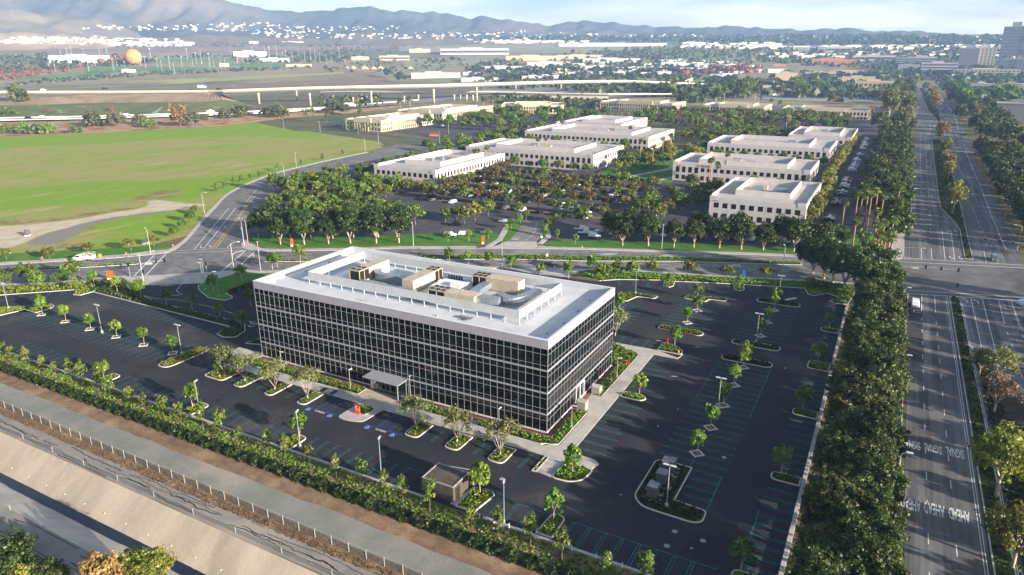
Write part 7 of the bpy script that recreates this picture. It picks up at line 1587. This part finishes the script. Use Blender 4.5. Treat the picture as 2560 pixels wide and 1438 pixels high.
mb.prism(ccw([(0,0),(d.x,d.y),(d.x+n_.x,d.y+n_.y),(n_.x,n_.y)]), 0, 5.4); mb.build('wall', FCON, e)
patch('freeway_verge', [('S2',430,690),('S2',900,690),('S2',1250,655),('S2',1700,690),('S2',2050,715)], [('S2',430,790),('S2',900,790),('S2',1300,760),('S2',1750,770),('S2',2060,740)], M('freeway_verge', lin((126,122,84)), lin((150,126,98)), .02, .45, .65, fine=.25, fsc=.3), lift=.12)
patch('freeway_underpass', [('S2',0,650),('S2',700,668),('S2',1250,668)], [('S2',0,700),('S2',700,712),('S2',1250,690)], M('shade_tinted_earth', lin((110,104,84))), lift=.15)  # earth below the ramps, the flyover's shade mixed into its colour
surf('freeway_road', [[('S2',1150,648,.5),('S2',1800,655,.5),('S2',2560,650,.5),('S3',300,710,.5)], [('S2',1150,618,.5),('S2',1800,628,.5),('S2',2560,622,.5),('S3',300,680,.5)]], FROAD)
surf('freeway_road', [[('S3',610,740,.6),('S3',1440,765,.6)], [('S3',610,700,.6),('S3',1440,735,.6)]], FROAD)
barrier('pale barrier of the crossroad behind the right cream offices', [('S3',610,740,.6),('S3',1000,752,.6),('S3',1430,765,.6)], 1.4)
e, _ = deck('road_bridge', 'flat road bridge far behind the campus beside russet trees', [('S3',560,570,5),('S3',700,545,6),('S3',880,525,6)], 14, 1.6); e['category'] = 'bridge'
barrier('pale freeway wall left of the tall trees behind the campus', [('S2',2200,610,.5),('S2',2560,612,.5),('S3',100,600,.5)], 7.5, 1.0)
e = E('concrete_portal', 'pale triangular concrete underpass mouth below the earth bank', 'underpass', tuple(g('U1',1060,262,2.2))); mb = MB(); mb.face([(0,0,0),(9,-3,0),(11,2,6),(10,2.5,6.2)]); mb.prism([(0,-.6),(12,-3.6),(12,-2.2),(0,.8)], 0, .5); mb.v = [(x*1.6, y*1.6, z*1.25) for x, y, z in mb.v]; mb.build('wing_wall', M('portal_concrete', lin((220,210,184))), e)
FCAR = 'vehicles on the freeway'
for i, (t, a, b, z, k, c) in enumerate((('U1',205,304,2.35,'suv','black'),('U1',305,296,2.35,'suv','white'),('U1',375,300,2.35,'suv','white'),('U1',440,300,2.35,'suv','white'),('U1',890,280,2.35,'suv','white'),('U2',130,254,2.2,'pickup','white'),('U1',305,104,15.1,'suv','white'),('U1',735,95,15.1,'suv','black'),('U1',1105,92,15.1,'sedan','grey'),('U1',1345,106,15.5,'suv','black'),('U2',190,98,17.4,'suv','black'),('U2',290,78,15.1,'suv','grey'),('U1',545,100,15.1,'sedan','grey'),('S3',60,685,.6,'suv','white'),('S3',700,712,.7,'suv','white'))):
    p = g(t, a, b, z); small_car(k, c, p.x, p.y, .78, '%s vehicle on the %s, %s in the list from the left' % (c, 'lower freeway' if z < 3 else 'upper freeway', ordw(i+1)), FCAR, z=z, s=1.7)
for lab, t, a, b, z, rz in (('white box lorry on the upper freeway left of the flyover','U1',1412,88,15.1,.75),('white van passing under the flyover columns','U2',1105,216,1.6,.5)):
    p = g(t, a, b, z); e = E('box_lorry', lab, 'lorry', tuple(p), rz); MB().box((-6,-1.6,1.1), (4.2,1.6,5)).build('cargo_box', PW, e); MB().box((4.3,-1.5,.6), (7,1.5,3.6)).build('cab', PW, e); m_ = MB()
    for x in (-4,-2.6,5.4):
        for y in (-1.5,1.5): m_.tube([(x,y-.2,.6),(x,y+.2,.6)], .6, 10)
    m_.build('wheels', TYRE, e)
# roadside trees between field and freeway
rt = [('U1',30,410,'greenshrub',.9),('U1',165,405,'greenshrub',1.0),('U1',255,405,'greenshrub',.9),('U1',335,405,'greenshrub',.95),('U1',530,400,'greenshrub',.7),('U1',660,362,'bigshrub',1.0),('U1',640,355,'bigshrub',.8),('U1',815,360,'bigshrub',1.15),('U1',985,350,'bigshrub',.8),('U1',1050,365,'greenshrub',.85),('U1',1265,358,'brownshrub',1.15),('U1',1345,355,'bigshrub',1.05),('U1',1430,320,'bigshrub',.5),('U2',85,320,'bigshrub',.5),('U2',235,305,'bigshrub',.85),('U2',335,295,'bigshrub',1.15),('U2',540,290,'bigshrub',.95),('U2',610,290,'bigshrub',1.05),('U2',650,285,'bigshrub',.7),('U2',985,262,'bigshrub',1.2),('U2',1070,265,'bigshrub',.95),('U1',60,285,'greenshrub',1.2),('U1',130,240,'euc',1.15),('U1',180,240,'euc',.95),('U1',430,275,'greenshrub',.6),('U1',780,262,'brownshrub',.5),('U1',880,258,'greenshrub',.6),('U1',345,275,'brownshrub',.45),('U2',800,325,'sap',1.9),('U2',850,320,'sap',2.2),('U2',1180,300,'sap',2.2),('U2',950,330,'sap',1.7),('S2',1230,745,'euc',.5),('S2',570,770,'euc',.5),('S2',640,760,'euc',.55)]
for i, (t, a, b, k, s) in enumerate(rt):
    p = g(t, a, b, 0 if b > 300 else 1); plant(k, p.x, p.y, '%s %s from the left of the freeway bank beyond the green field' % (ordw(i+1), {'greenshrub':'green bush','bigshrub':'olive-grey tree','brownshrub':'dry brown tree','euc':'tall loose tree','sap':'slim tree'}[k]), 'trees on the freeway bank', s*1.5)
mt = [(1165,760,'euc',.8),(1860,700,'euc',.9),(2230,655,'euc',.95),(2320,640,'euc',.7)]
for i, (a, b, k, s) in enumerate(mt): p = g('S2', a, b); plant(k, p.x, p.y, '%s tall tree from the left beside the ramps behind the cream offices' % ordw(i+1), 'tall trees behind the campus', s)
for i, (a, b, k, s) in enumerate(((30,790,'euc',1.1),(110,760,'euc',.8),(190,760,'euc',.8),(330,740,'euc',1.2),(410,735,'green',4),(480,735,'green',4.2),(560,745,'euc',1.15),(640,660,'euc',.9),(760,700,'euc',1.0),(850,690,'green',3.4),(930,735,'euc',1.0),(1000,690,'green',3.5),(1060,680,'campus',3.2),(1130,770,'brownshrub',1.0),(1190,770,'bigshrub',.9),(1270,750,'brownshrub',.6),(1430,740,'bigshrub',1.0),(1500,750,'brownshrub',1.1),(1420,850,'brownshrub',.7),(680,760,'greenshrub',.7),(740,800,'euc',.5),(280,770,'green',2.5),(2180,800,'bigshrub',1.6),(2100,790,'green',3.5),(2190,900,'euc',1.0),(2060,760,'euc',1.0),(2000,720,'green',3.2),(2350,770,'green',3),(2450,770,'green',3.2),(2290,840,'campus',3),(2080,900,'boulfar',1.4))):
    p = g('S3', a, b); plant(k, p.x, p.y, '%s from the left of the tall loose trees behind the cream offices, %s' % (ordw(i+1), 'russet' if k == 'brownshrub' else 'green'), 'tall trees behind the campus', s)

# ---------------------------------------------------------------- the plain beyond
patch('brown_field', [('S1',-400,352),('S1',0,355),('S1',1500,350),('S1',2560,340),('S2',560,320),('S2',1200,330)], [('S1',-400,400),('S1',0,405),('S1',900,385),('S1',2560,375),('S2',560,345),('S2',1200,350)], M('ploughed_land', lin((150,124,104)), lin((132,112,92)), .003, fine=.12, fsc=.05), lift=1)
patch('brown_field', [('S1',500,610),('S1',1200,555),('S1',2560,505),('S2',420,500)], [('S1',500,625),('S1',1200,620),('S1',2560,585),('S2',380,545)], M('dry_brown_field', lin((152,132,96)), lin((134,116,84)), .004, fine=.15, fsc=.06), lift=1)
patch('green_field', [('S1',200,650),('S1',900,610),('S1',1500,590),('S1',2560,540)], [('S1',200,672),('S1',900,650),('S1',1500,620),('S1',2560,552)], M('pale_green_field', lin((160,164,88)), lin((148,140,92)), .006, fine=.12, fsc=.06), lift=1.4)
patch('dry_field', [('S1',-300,660),('S1',300,655),('S1',1500,640),('S1',2560,590),('S2',420,545)], [('S1',-300,690),('S1',300,685),('S1',1500,668),('S1',2560,640),('S2',560,600)], M('scrub_field', lin((140,112,84)), lin((126,112,76)), .01, fine=.2, fsc=.1), lift=.7)
SG = M('sports_turf', lin((98,136,66)), lin((84,122,58)), .006, fine=.08, fsc=.05)
for t_, b_ in (([('S1',120,590),('S1',500,555),('S1',780,548)],[('S1',140,612),('S1',500,605),('S1',760,580)]),([('S1',620,512),('S1',860,498),('S1',1150,500)],[('S1',640,545),('S1',900,540),('S1',1140,520)]),([('S1',1160,445),('S1',1750,440)],[('S1',1160,470),('S1',1760,458)]),([('S1',1150,500),('S1',1560,510)],[('S1',1130,535),('S1',1540,530)]),([('S1',1800,475),('S1',2130,478)],[('S1',1800,505),('S1',2120,500)])): patch('sports_field', t_, b_, SG, lift=1.2, n=10, m=2)
patch('orchard_ground', [('S1',-200,510),('S1',300,490),('S1',640,490)], [('S1',-200,600),('S1',200,590),('S1',640,520)], M('russet_ground', lin((176,130,96)), lin((150,120,84)), .02, fine=.2, fsc=.1), lift=1.1, n=10)
patch('airfield', [('S2',560,330),('S2',1700,318),('S2',2560,330)], [('S2',560,368),('S2',1900,385),('S2',2300,352)], M('airfield_ground', lin((156,142,116)), lin((140,134,104)), .003, fine=.12, fsc=.05), lift=1.1)
patch('dry_field', [('S2',560,420),('S2',1300,430)], [('S2',600,480),('S2',1050,480)], M('olive_dry_field', lin((150,140,104)), lin((136,128,90)), .006, fine=.12, fsc=.05), lift=1.1)
# orange balloon
b_ = gt('S1',1003,486); D = math.hypot(b_.x, b_.y); r = 46/2.977/FP*D*1.03; e = E('tethered_balloon', 'big orange round balloon resting over the far sports park', 'balloon', tuple(b_)); MB().sphere((0,0,r*1.03), r, 24, 16).build('envelope', M('orange_envelope', lin((236,150,80)), rough=.6, fine=.03), e, True); MB().tube([(0,0,0),(0,0,2)], r*.2, 10).build('gondola', GREY, e)
# distant buildings
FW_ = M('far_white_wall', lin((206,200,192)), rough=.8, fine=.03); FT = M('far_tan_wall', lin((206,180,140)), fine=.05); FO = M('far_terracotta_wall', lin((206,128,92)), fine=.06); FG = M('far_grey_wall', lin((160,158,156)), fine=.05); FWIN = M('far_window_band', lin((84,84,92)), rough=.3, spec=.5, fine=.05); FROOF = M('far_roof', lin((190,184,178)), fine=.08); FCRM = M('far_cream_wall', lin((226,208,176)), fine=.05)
nb = 0
def far(t, x0, x1, yb, yt, lab, m=None, rows=0, deep=.55, rz=None, grid=0, roofm=None, cat='building'):
    global nb; nb += 1
    a = gt(t, (x0+x1)/2, yb); D = math.hypot(a.x, a.y); w = (x1-x0)/TI[t][2]/FP*D; x, y = px(t, (x0+x1)/2, yt); top = at_dist(x, y, D).z
    th = math.atan2(a.y, a.x); h = max(top-a.z, 4); rz = th-math.pi/2 if rz is None else rz; dp = min(w*deep, 90)
    e = E('distant_building', lab, cat, (a.x+math.cos(th)*dp*.5, a.y+math.sin(th)*dp*.5, a.z), rz, 'distant buildings of the plain')
    m = m or FW_; MB().box((-w/2,-dp/2,-4), (w/2,dp/2,h)).build('wall', m, e); mb = MB(); mb.box((-w/2-.4,-dp/2-.4,h+.02), (w/2+.4,dp/2+.4,h+.8)); mb.build('roof', roofm or FROOF, e)
    if w > 30:
        mb = MB(); mb.box((-w*.22,-dp*.2,h+.82), (w*.12,dp*.2,h+h*.14+1.2)); mb.build('roof_plant', m, e)
    if rows:
        fh = h/(rows+.3)
        for r in range(rows):
            z0 = fh*(r+.42); z1 = fh*(r+.92); mb = MB()
            if grid:
                for k in range(grid):
                    xa = -w/2+w*(k+.22)/grid; mb.box((xa,-dp/2-.25,z0), (xa+w/grid*.56,-dp/2-.02,z1)); ya = -dp/2+dp*(k+.22)/grid; mb.box((w/2+.02,ya,z0), (w/2+.25,ya+dp/grid*.56,z1)); mb.box((-w/2-.25,ya,z0), (-w/2-.02,ya+dp/grid*.56,z1))
            else: mb.box((-w/2+1,-dp/2-.3,z0), (w/2-1,-dp/2-.02,z1)); mb.box((w/2+.02,-dp/2+1,z0), (w/2+.3,dp/2-1,z1))
            mb.build('window_row', FWIN, e)
    return e
far('S2',870,1330,390,347,'large white hangar hall on the airfield', rows=1); far('S2',640,780,376,350,'tan hangar left of the large white hangar', FT); far('S2',1720,2435,333,309,'very long white hall far out on the plain', deep=.2); far('S2',230,345,430,405,'low tan house left of the dirt mounds', FT); far('S2',430,630,432,398,'tan farm building right of the low tan house', FT, 1)
far('S2',1330,1700,432,398,'long tan shed behind rows of cypress trees', FT, deep=.2); far('S2',1700,2000,420,392,'right part of the long tan shed', FT, deep=.3); far('S2',1880,2260,446,417,'broad white warehouse right of the tan shed'); far('S2',1480,1770,468,441,'white warehouse among trees below the tan shed'); far('S2',660,990,560,520,'long white roofed shed nearest the two big round trees'); far('S2',1160,1430,500,474,'white flat warehouse between tree rows'); far('S2',1020,1150,538,515,'small white warehouse left of the tree rows'); far('S2',1010,1260,585,556,'low pale warehouse right behind the flyover'); far('S2',1440,1600,575,543,'white warehouse behind the flyover in the middle'); far('S2',1630,1740,572,540,'white gabled building behind the flyover'); far('S2',1760,1870,500,476,'small white block among dark trees'); far('S2',1890,2080,500,470,'white warehouse with dark trees before it'); far('S2',2190,2275,505,478,'small white warehouse behind umbrella-shaped trees'); far('S2',2270,2560,500,476,'white warehouse row at the right of the trees'); far('S2',2430,2560,470,442,'white warehouse above the right warehouse row')
far('S2',2080,2200,545,512,'white block hidden among trees near the flyover')
far('S3',0,60,540,505,'white block left of the low white office'); far('S3',120,350,512,482,'low white office left of the russet tree line'); far('S3',15,125,356,336,'pale apartment row on the left of the far plain'); far('S3',860,955,382,353,'white office with window bands, left of the far pair', rows=3); far('S3',1030,1085,392,350,'narrow white office block of the far pair', rows=4); far('S3',1085,1256,392,350,'large square white building on the far plain', rows=1); far('S3',970,1006,372,347,'small white tower on the far plain', rows=3); far('S3',1330,1560,456,414,'white office complex right of the terracotta buildings', rows=1)
far('S3',1640,1860,484,432,'long grey office with horizontal window bands', FG, 3); far('S3',1750,1880,470,424,'pale office block behind the grey office', rows=2); far('S3',1825,2016,540,470,'white modern office with curved window bands', FW_, 3); far('S3',1640,1760,520,484,'low grey hall in front of the grey office', FG); far('S3',1000,1180,470,440,'left of the two terracotta buildings far beyond the campus', FO); far('S3',1130,1290,486,446,'right terracotta building with stepped roofs', FO); far('S3',1110,1230,452,430,'upper terracotta roofline far beyond the campus', FO); far('S3',700,780,495,478,'small terracotta house left of the terracotta pair', FO)
far('S3',950,1130,575,540,'tan flat building behind the left tree belt', FT, 1); far('S3',1150,1390,560,532,'long tan flat building right of it', FT); far('S3',720,860,600,545,'tan building beside the far road bridge', FT); far('S3',1325,1560,690,610,'wide tan office with dark windows left of the boulevard tree belt', FT, 2, grid=9); far('S3',1225,1420,620,575,'stepped tan roof wing of the wide tan office', FT); far('S3',620,730,690,640,'low pale building hidden by tall trees', FT, 1); far('S3',2105,2440,572,520,'cream three-storey office with rows of windows at the right', FCRM, 3, grid=16, deep=.3)
far('S3',2082,2180,512,360,'half of the white office tower, shade put into its grey walls', FG, 11, deep=1.0, grid=8, cat='office tower'); far('S3',2184,2300,512,358,'half of the white office tower, sunlight put into its cream walls', FCRM, 11, grid=6, cat='office tower'); far('S3',2400,2530,440,200,'tall glass tower at the right edge, grey side', FG, 22, cat='office tower'); far('S3',2526,2640,440,192,'tall tower at the right edge, white banded side', FW_, 20, cat='office tower'); far('S3',2380,2470,522,445,'grey podium block below the tall tower', FG, 5, grid=6); far('S3',2470,2600,524,440,'pale podium block below the tall tower', FG, 5, grid=8); far('S3',2180,2300,686,626,'low white building in the trees at the right', FW_, 1); far('S3',2500,2640,722,640,'cream building with dark windows at the right edge', FCRM, 2, grid=5); far('S3',2410,2520,690,625,'tan office left of the cream building', FT, 2)  # white tower: grey half has shade in its wall colour, cream half sunlight
far('S3',2395,2640,905,775,'grey flat-roofed building at the right edge beside the boulevard trees', FG, 0); far('S3',2240,2400,800,770,'low pale wall building behind the boulevard trees', FT)
far('S1',440,760,470,415,'white pavilion roofs of the sports park'); far('S1',920,1000,540,520,'small white clubhouse on the turf'); far('S1',1640,1700,497,475,'pale kiosk among the light masts'); far('S1',1760,1970,425,385,'tan roofed visitor hall of the park', FCRM); far('S1',1950,2140,462,435,'long white stand right of the park', FW_); far('S1',2140,2310,500,482,'low tan stables right of the sports park', FT); far('S1',1120,1240,332,314,'bright warehouse below the dry hills'); far('S1',1360,1440,338,316,'small bright warehouse below the dry hills'); far('S1',680,860,345,318,'bright wide warehouse below the dry hills'); far('S1',0,520,350,322,'very long bright warehouse row at the far left', deep=.15); far('S1',1860,1920,330,310,'pale house group on the plain'); far('S1',2110,2250,332,312,'pale apartment group on the plain', FCRM)
for i, (x, y) in enumerate(((195,487),(237,490),(315,492),(380,492),(430,492),(640,490))):
    p = gt('S2', x, y); e = E('dirt_mound', '%s conical pile of earth from the left on the dry field' % ordw(i+1), 'dirt mound', tuple(p), 0, 'conical dirt mounds'); k = [.7,1,1.3,1,1.1,.9][i]*10; MB().tube([(0,0,-1),(0,0,k*.85)], [k*1.4, .4], 12).build('pile', M('pile_earth', lin((206,176,138)), fine=.1), e, True)
# light masts of the sports park
mm = MB().tube([(0,0,0),(0,0,1)], [.009,.006], 5).mesh('mast', WHT); hm2 = MB().box((-.05,-.012,.98), (.05,.012,1.02)).mesh('lamp_bank', WHT)
rs = random.Random(21)
for i in range(52):
    x = 380+i*42+rs.uniform(-14, 14); y = rs.uniform(440, 560) if x < 1700 else rs.uniform(430, 480); p = gt('S1', x, y); D = math.hypot(p.x, p.y)
    e = E('light_mast', '%s tall white floodlight mast from the left over the sports park' % ordw(i+1), 'floodlight mast', tuple(p), rs.uniform(0, 3), 'floodlight masts of the sports park'); h = rs.uniform(60, 82)/2.977/FP*D; e.scale = (h, h, h); put('mast', mm, e); put('lamp_bank', hm2, e)
# single far trees
def ftree(seed):
    rs2, P, Nn, T, c = crown_pts(seed, rx=4.2, rz=3.6, cz=5.2, clumps=26, per=10, cr=1.5, lump=.3); V = list(leaf_quads(rs2, P, Nn, 1.7).reshape(-1, 3)); mi = [0]*len(P); T = list(T)
    for k in range(4):
        a = k*1.57; V += [(.3*math.cos(a),.3*math.sin(a),0),(.3*math.cos(a+1.57),.3*math.sin(a+1.57),0),(.2*math.cos(a+1.57),.2*math.sin(a+1.57),4),(.2*math.cos(a),.2*math.sin(a),4)]; mi.append(1); T.append(.5)
    return quads_mesh('distant_tree', V, T, [LFAR, BARKG], 4, mi)
FTM = [ftree(70+i) for i in range(4)]
i = 0
for x, y, s in ((485,555,2.9),(570,585,2.7),(190,425,1.6),(245,415,1.4),(780,445,1.8),(830,445,1.6),(875,450,1.9),(940,440,2.2),(985,440,1.5),(1795,385,2.0)):
    p = gt('S2', x, y); i += 1; o = put('distant_tree', FTM[i % 4], None, tuple(p), i, s); tag(o, '%s dark round tree from the left on the open plain' % ordw(i), 'tree', 'round trees on the open plain')
i = 0
rs = random.Random(31)
for x in range(1060, 2560, 17):
    for y0 in (575, 520):
        if rs.random() < .3: continue
        xx = x+rs.uniform(-8, 8); yy = y0+rs.uniform(-14, 14)-(xx-1060)*.012; p = gt('S2', xx, yy); i += 1; o = put('distant_tree', FTM[i % 4], None, tuple(p), rs.uniform(0, 6), rs.uniform(1.2, 2.0)); tag(o, '%s tree of the double tree line behind the flyover' % ordw(i), 'tree', 'tree line behind the flyover')
# far-off woods and towns that read as one mass
def scatter(t, poly, n, seed, zs=0):
    rs = np.random.RandomState(seed); q = np.array(poly, float); lo, hi = q.min(0), q.max(0); out = []
    while len(out) < n:
        x, y = rs.uniform(lo[0], hi[0]), rs.uniform(lo[1], hi[1])
        if inpoly(poly, np.array([x]), np.array([y]))[0]: out.append(gt(t, x, y))
    return out, rs
def woods(name, t, poly, n, seed, s=1.0, mat=None, per=9, tall=1.0):
    P, rs = scatter(t, poly, n, seed); V = []; T = []
    for p in P:
        D = math.hypot(p.x, p.y); r = s*rs.uniform(3.2, 6.5)*(1+max(0, D-2500)/5000); d = rs.normal(size=(per, 3)); d /= np.linalg.norm(d, axis=1)[:, None]; d[:, 2] = abs(d[:, 2])*tall
        c = np.array([p.x, p.y, p.z+r*.2])+d*r*np.array([1, 1, 1.2]); V.append(leaf_quads(rs, c, d+rs.normal(0, .4, (per, 3)), r*1.15)); T.append(np.clip(rs.uniform(0, .7)+rs.uniform(0, .3, per), 0, 1))
    o = put(name, quads_mesh(name, np.concatenate(V), np.concatenate(T), mat or LFAR)); tag(o, kind='stuff'); return o
woods('distant_woods', 'S2', [(1050,470),(1350,420),(1900,385),(2560,375),(2560,560),(1700,575),(1060,590)], 520, 1, 1.3)
woods('distant_woods', 'S2', [(1900,372),(2560,340),(2560,420),(1960,410)], 130, 2, 1.2, tall=1.6)
woods('distant_woods', 'S3', [(0,340),(700,370),(1700,360),(2560,350),(2560,560),(1400,520),(600,470),(0,600)], 1100, 3, 1.25)
woods('distant_woods', 'S3', [(0,560),(600,600),(900,540),(1560,560),(1560,720),(1250,690),(620,690),(0,720)], 200, 4, 1.5)
woods('russet_trees', 'S3', [(0,545),(300,505),(600,500),(600,545),(300,560),(0,600)], 90, 5, 1.5, LEAF('russet_leaf', lin((112,74,50)), lin((160,110,76)), lin((180,136,100))))
woods('distant_woods', 'S3', [(1900,560),(2560,560),(2560,900),(2250,860),(2080,760),(1940,640)], 260, 6, 1.5)
woods('distant_woods', 'S3', [(1300,560),(1800,520),(2040,580),(1780,620),(1560,600)], 110, 7, 1.4)
woods('distant_woods', 'S3', [(0,262),(900,270),(2560,285),(2560,345),(1200,340),(0,330)], 900, 8, 1.6)
woods('distant_woods', 'S2', [(1300,220),(2560,225),(2560,300),(1900,300),(1400,295),(900,300),(1000,262)], 800, 9, 1.6)
woods('distant_woods', 'S2', [(0,225),(1300,225),(1300,280),(700,290),(0,285)], 420, 10, 1.4)
woods('park_trees', 'S1', [(-100,430),(420,410),(560,470),(900,440),(1150,450),(1140,480),(600,520),(-100,560)], 260, 11, 1.2)
woods('park_trees', 'S1', [(60,640),(700,570),(1300,540),(2300,500),(2300,515),(1300,560),(700,600),(60,665)], 210, 12, .9)
woods('park_trees', 'S1', [(1150,425),(2560,395),(2560,470),(1800,470),(1700,435),(1150,440)], 230, 13, 1.0)
woods('russet_trees', 'S1', [(-100,520),(500,500),(640,500),(620,520),(100,600),(-100,600)], 170, 14, .9, MATS['russet_leaf'])
woods('russet_trees', 'S1', [(730,450),(810,430),(860,430),(950,425),(950,475),(740,500)], 40, 15, 1.6, MATS['russet_leaf'])
woods('bank_scrub', 'S1', [(350,780),(1550,710),(1700,770),(1200,820),(400,840)], 160, 16, .5)
def town(name, t, poly, n, seed, w=(14,34), h=(5,9), mats=None):
    P, rs = scatter(t, poly, n, seed); mb = MB()
    for p in P:
        a = rs.uniform(-.25, .25)+.5; D = math.hypot(p.x, p.y); k = 1+max(0, D-3000)/6000; ww = rs.uniform(*w)*k; hh = rs.uniform(*h)*k
        mb.obox((p.x, p.y), a, ww, ww*rs.uniform(.4, .7), p.z-3, p.z+hh, rs.randint(0, 3))
    return tag(mb.build(name, [FW_, FCRM, FROOF]), kind='stuff')
town('distant_town', 'S1', [(-100,300),(900,290),(1450,300),(1450,345),(600,352),(-100,350)], 420, 1)
town('distant_town', 'S1', [(800,190),(1400,205),(2560,185),(2560,265),(1900,250),(1400,222),(900,225)], 10, 2)
town('distant_town', 'S2', [(0,212),(800,205),(900,290),(300,262),(0,270)], 190, 3)
town('distant_town', 'S2', [(300,255),(1500,225),(2560,235),(2560,262),(1200,300),(600,300)], 240, 4)
town('distant_town', 'S2', [(900,285),(1900,292),(1900,310),(1100,312)], 80, 5)
town('distant_town', 'S3', [(0,325),(700,325),(860,350),(2560,345),(2560,375),(1600,372),(0,362)], 170, 6, (20,46))
town('distant_town', 'S3', [(600,405),(1300,395),(2560,400),(2560,440),(1400,440),(600,440)], 60, 7, (20,46))
town('distant_town', 'S3', [(0,440),(600,470),(900,560),(300,580),(0,560)], 26, 8, (24,50))
town('distant_town', 'S2', [(1400,470),(2560,440),(2560,540),(1500,560)], 50, 9, (24,50))
woods('distant_woods', 'S1', [(-100,345),(900,335),(2560,330),(2560,352),(1400,352),(-100,362)], 150, 17, .8)
woods('distant_woods', 'S1', [(-100,275),(900,280),(2560,240),(2560,300),(1400,320),(-100,340)], 260, 18, .8)
woods('distant_woods', 'S2', [(0,300),(560,310),(900,330),(560,400),(0,430)], 120, 19, .7)
woods('distant_woods', 'S2', [(0,430),(1000,400),(1100,480),(600,520),(0,520)], 110, 20, .8)
woods('distant_woods', 'S2', [(1250,590),(2560,590),(2560,700),(2100,690),(1700,640),(1250,640)], 170, 21, 1.5, tall=1.5)
woods('bank_scrub', 'S2', [(0,700),(440,690),(440,760),(0,760)], 60, 22, .8)
woods('bank_scrub', 'S2', [(1250,690),(2050,730),(2000,780),(1250,740)], 160, 23, .8)
woods('distant_woods', 'S3', [(0,640),(600,600),(1560,640),(1560,760),(600,720),(0,780)], 260, 24, 1.5)
woods('distant_woods', 'S3', [(1450,560),(1570,560),(1560,760),(1480,700)], 40, 25, 1.5)
town('distant_town', 'S1', [(-100,215),(800,200),(1300,215),(1450,235),(800,240),(-100,240)], 30, 10)

# houses on the lower slopes of the hills
from mathutils.bvhtree import BVHTree
BV = [BVHTree.FromPolygons([v.co for v in o.data.vertices], [tuple(p.vertices) for p in o.data.polygons]) for o in [bpy.data.objects[n] for n in ('mountains','foothills','dry_hills','low_hills','wooded_hills','ground')]]
def slope_town(poly, n, seed, wd, mats):
    rs = np.random.RandomState(seed); q = np.array(poly, float); lo, hi = q.min(0), q.max(0); mb = MB(); k = 0
    while k < n:
        x, y = rs.uniform(lo[0], hi[0]), rs.uniform(lo[1], hi[1])
        if not inpoly(poly, np.array([x]), np.array([y]))[0]: continue
        k += 1; d = ray(x, y).normalized(); best = None
        for b in BV:
            h = b.ray_cast(Vector((0, 0, HH)), d)
            if h[0] is not None and (best is None or h[3] < best[1]): best = (h[0], h[3])
        if best: p = best[0]; w = wd*rs.uniform(.6, 1.5); mb.obox((p.x, p.y), rs.uniform(0, 3), w, w*.6, p.z-6, p.z+w*.28, rs.randint(0, 2))
    tag(mb.build('distant_town', mats), kind='stuff')
for i, (poly, n) in enumerate((([(180,66),(420,64),(640,56),(800,68),(1000,66),(1000,78),(700,82),(430,76),(200,74)],150),([(-20,96),(230,92),(480,100),(480,112),(-20,108)],150),([(560,78),(900,84),(1300,78),(1700,92),(1700,100),(1200,98),(700,96)],170),([(1350,84),(2450,92),(2450,104),(1500,100)],110))): slope_town(poly, n, 40+i, 15, [FW_, FCRM])
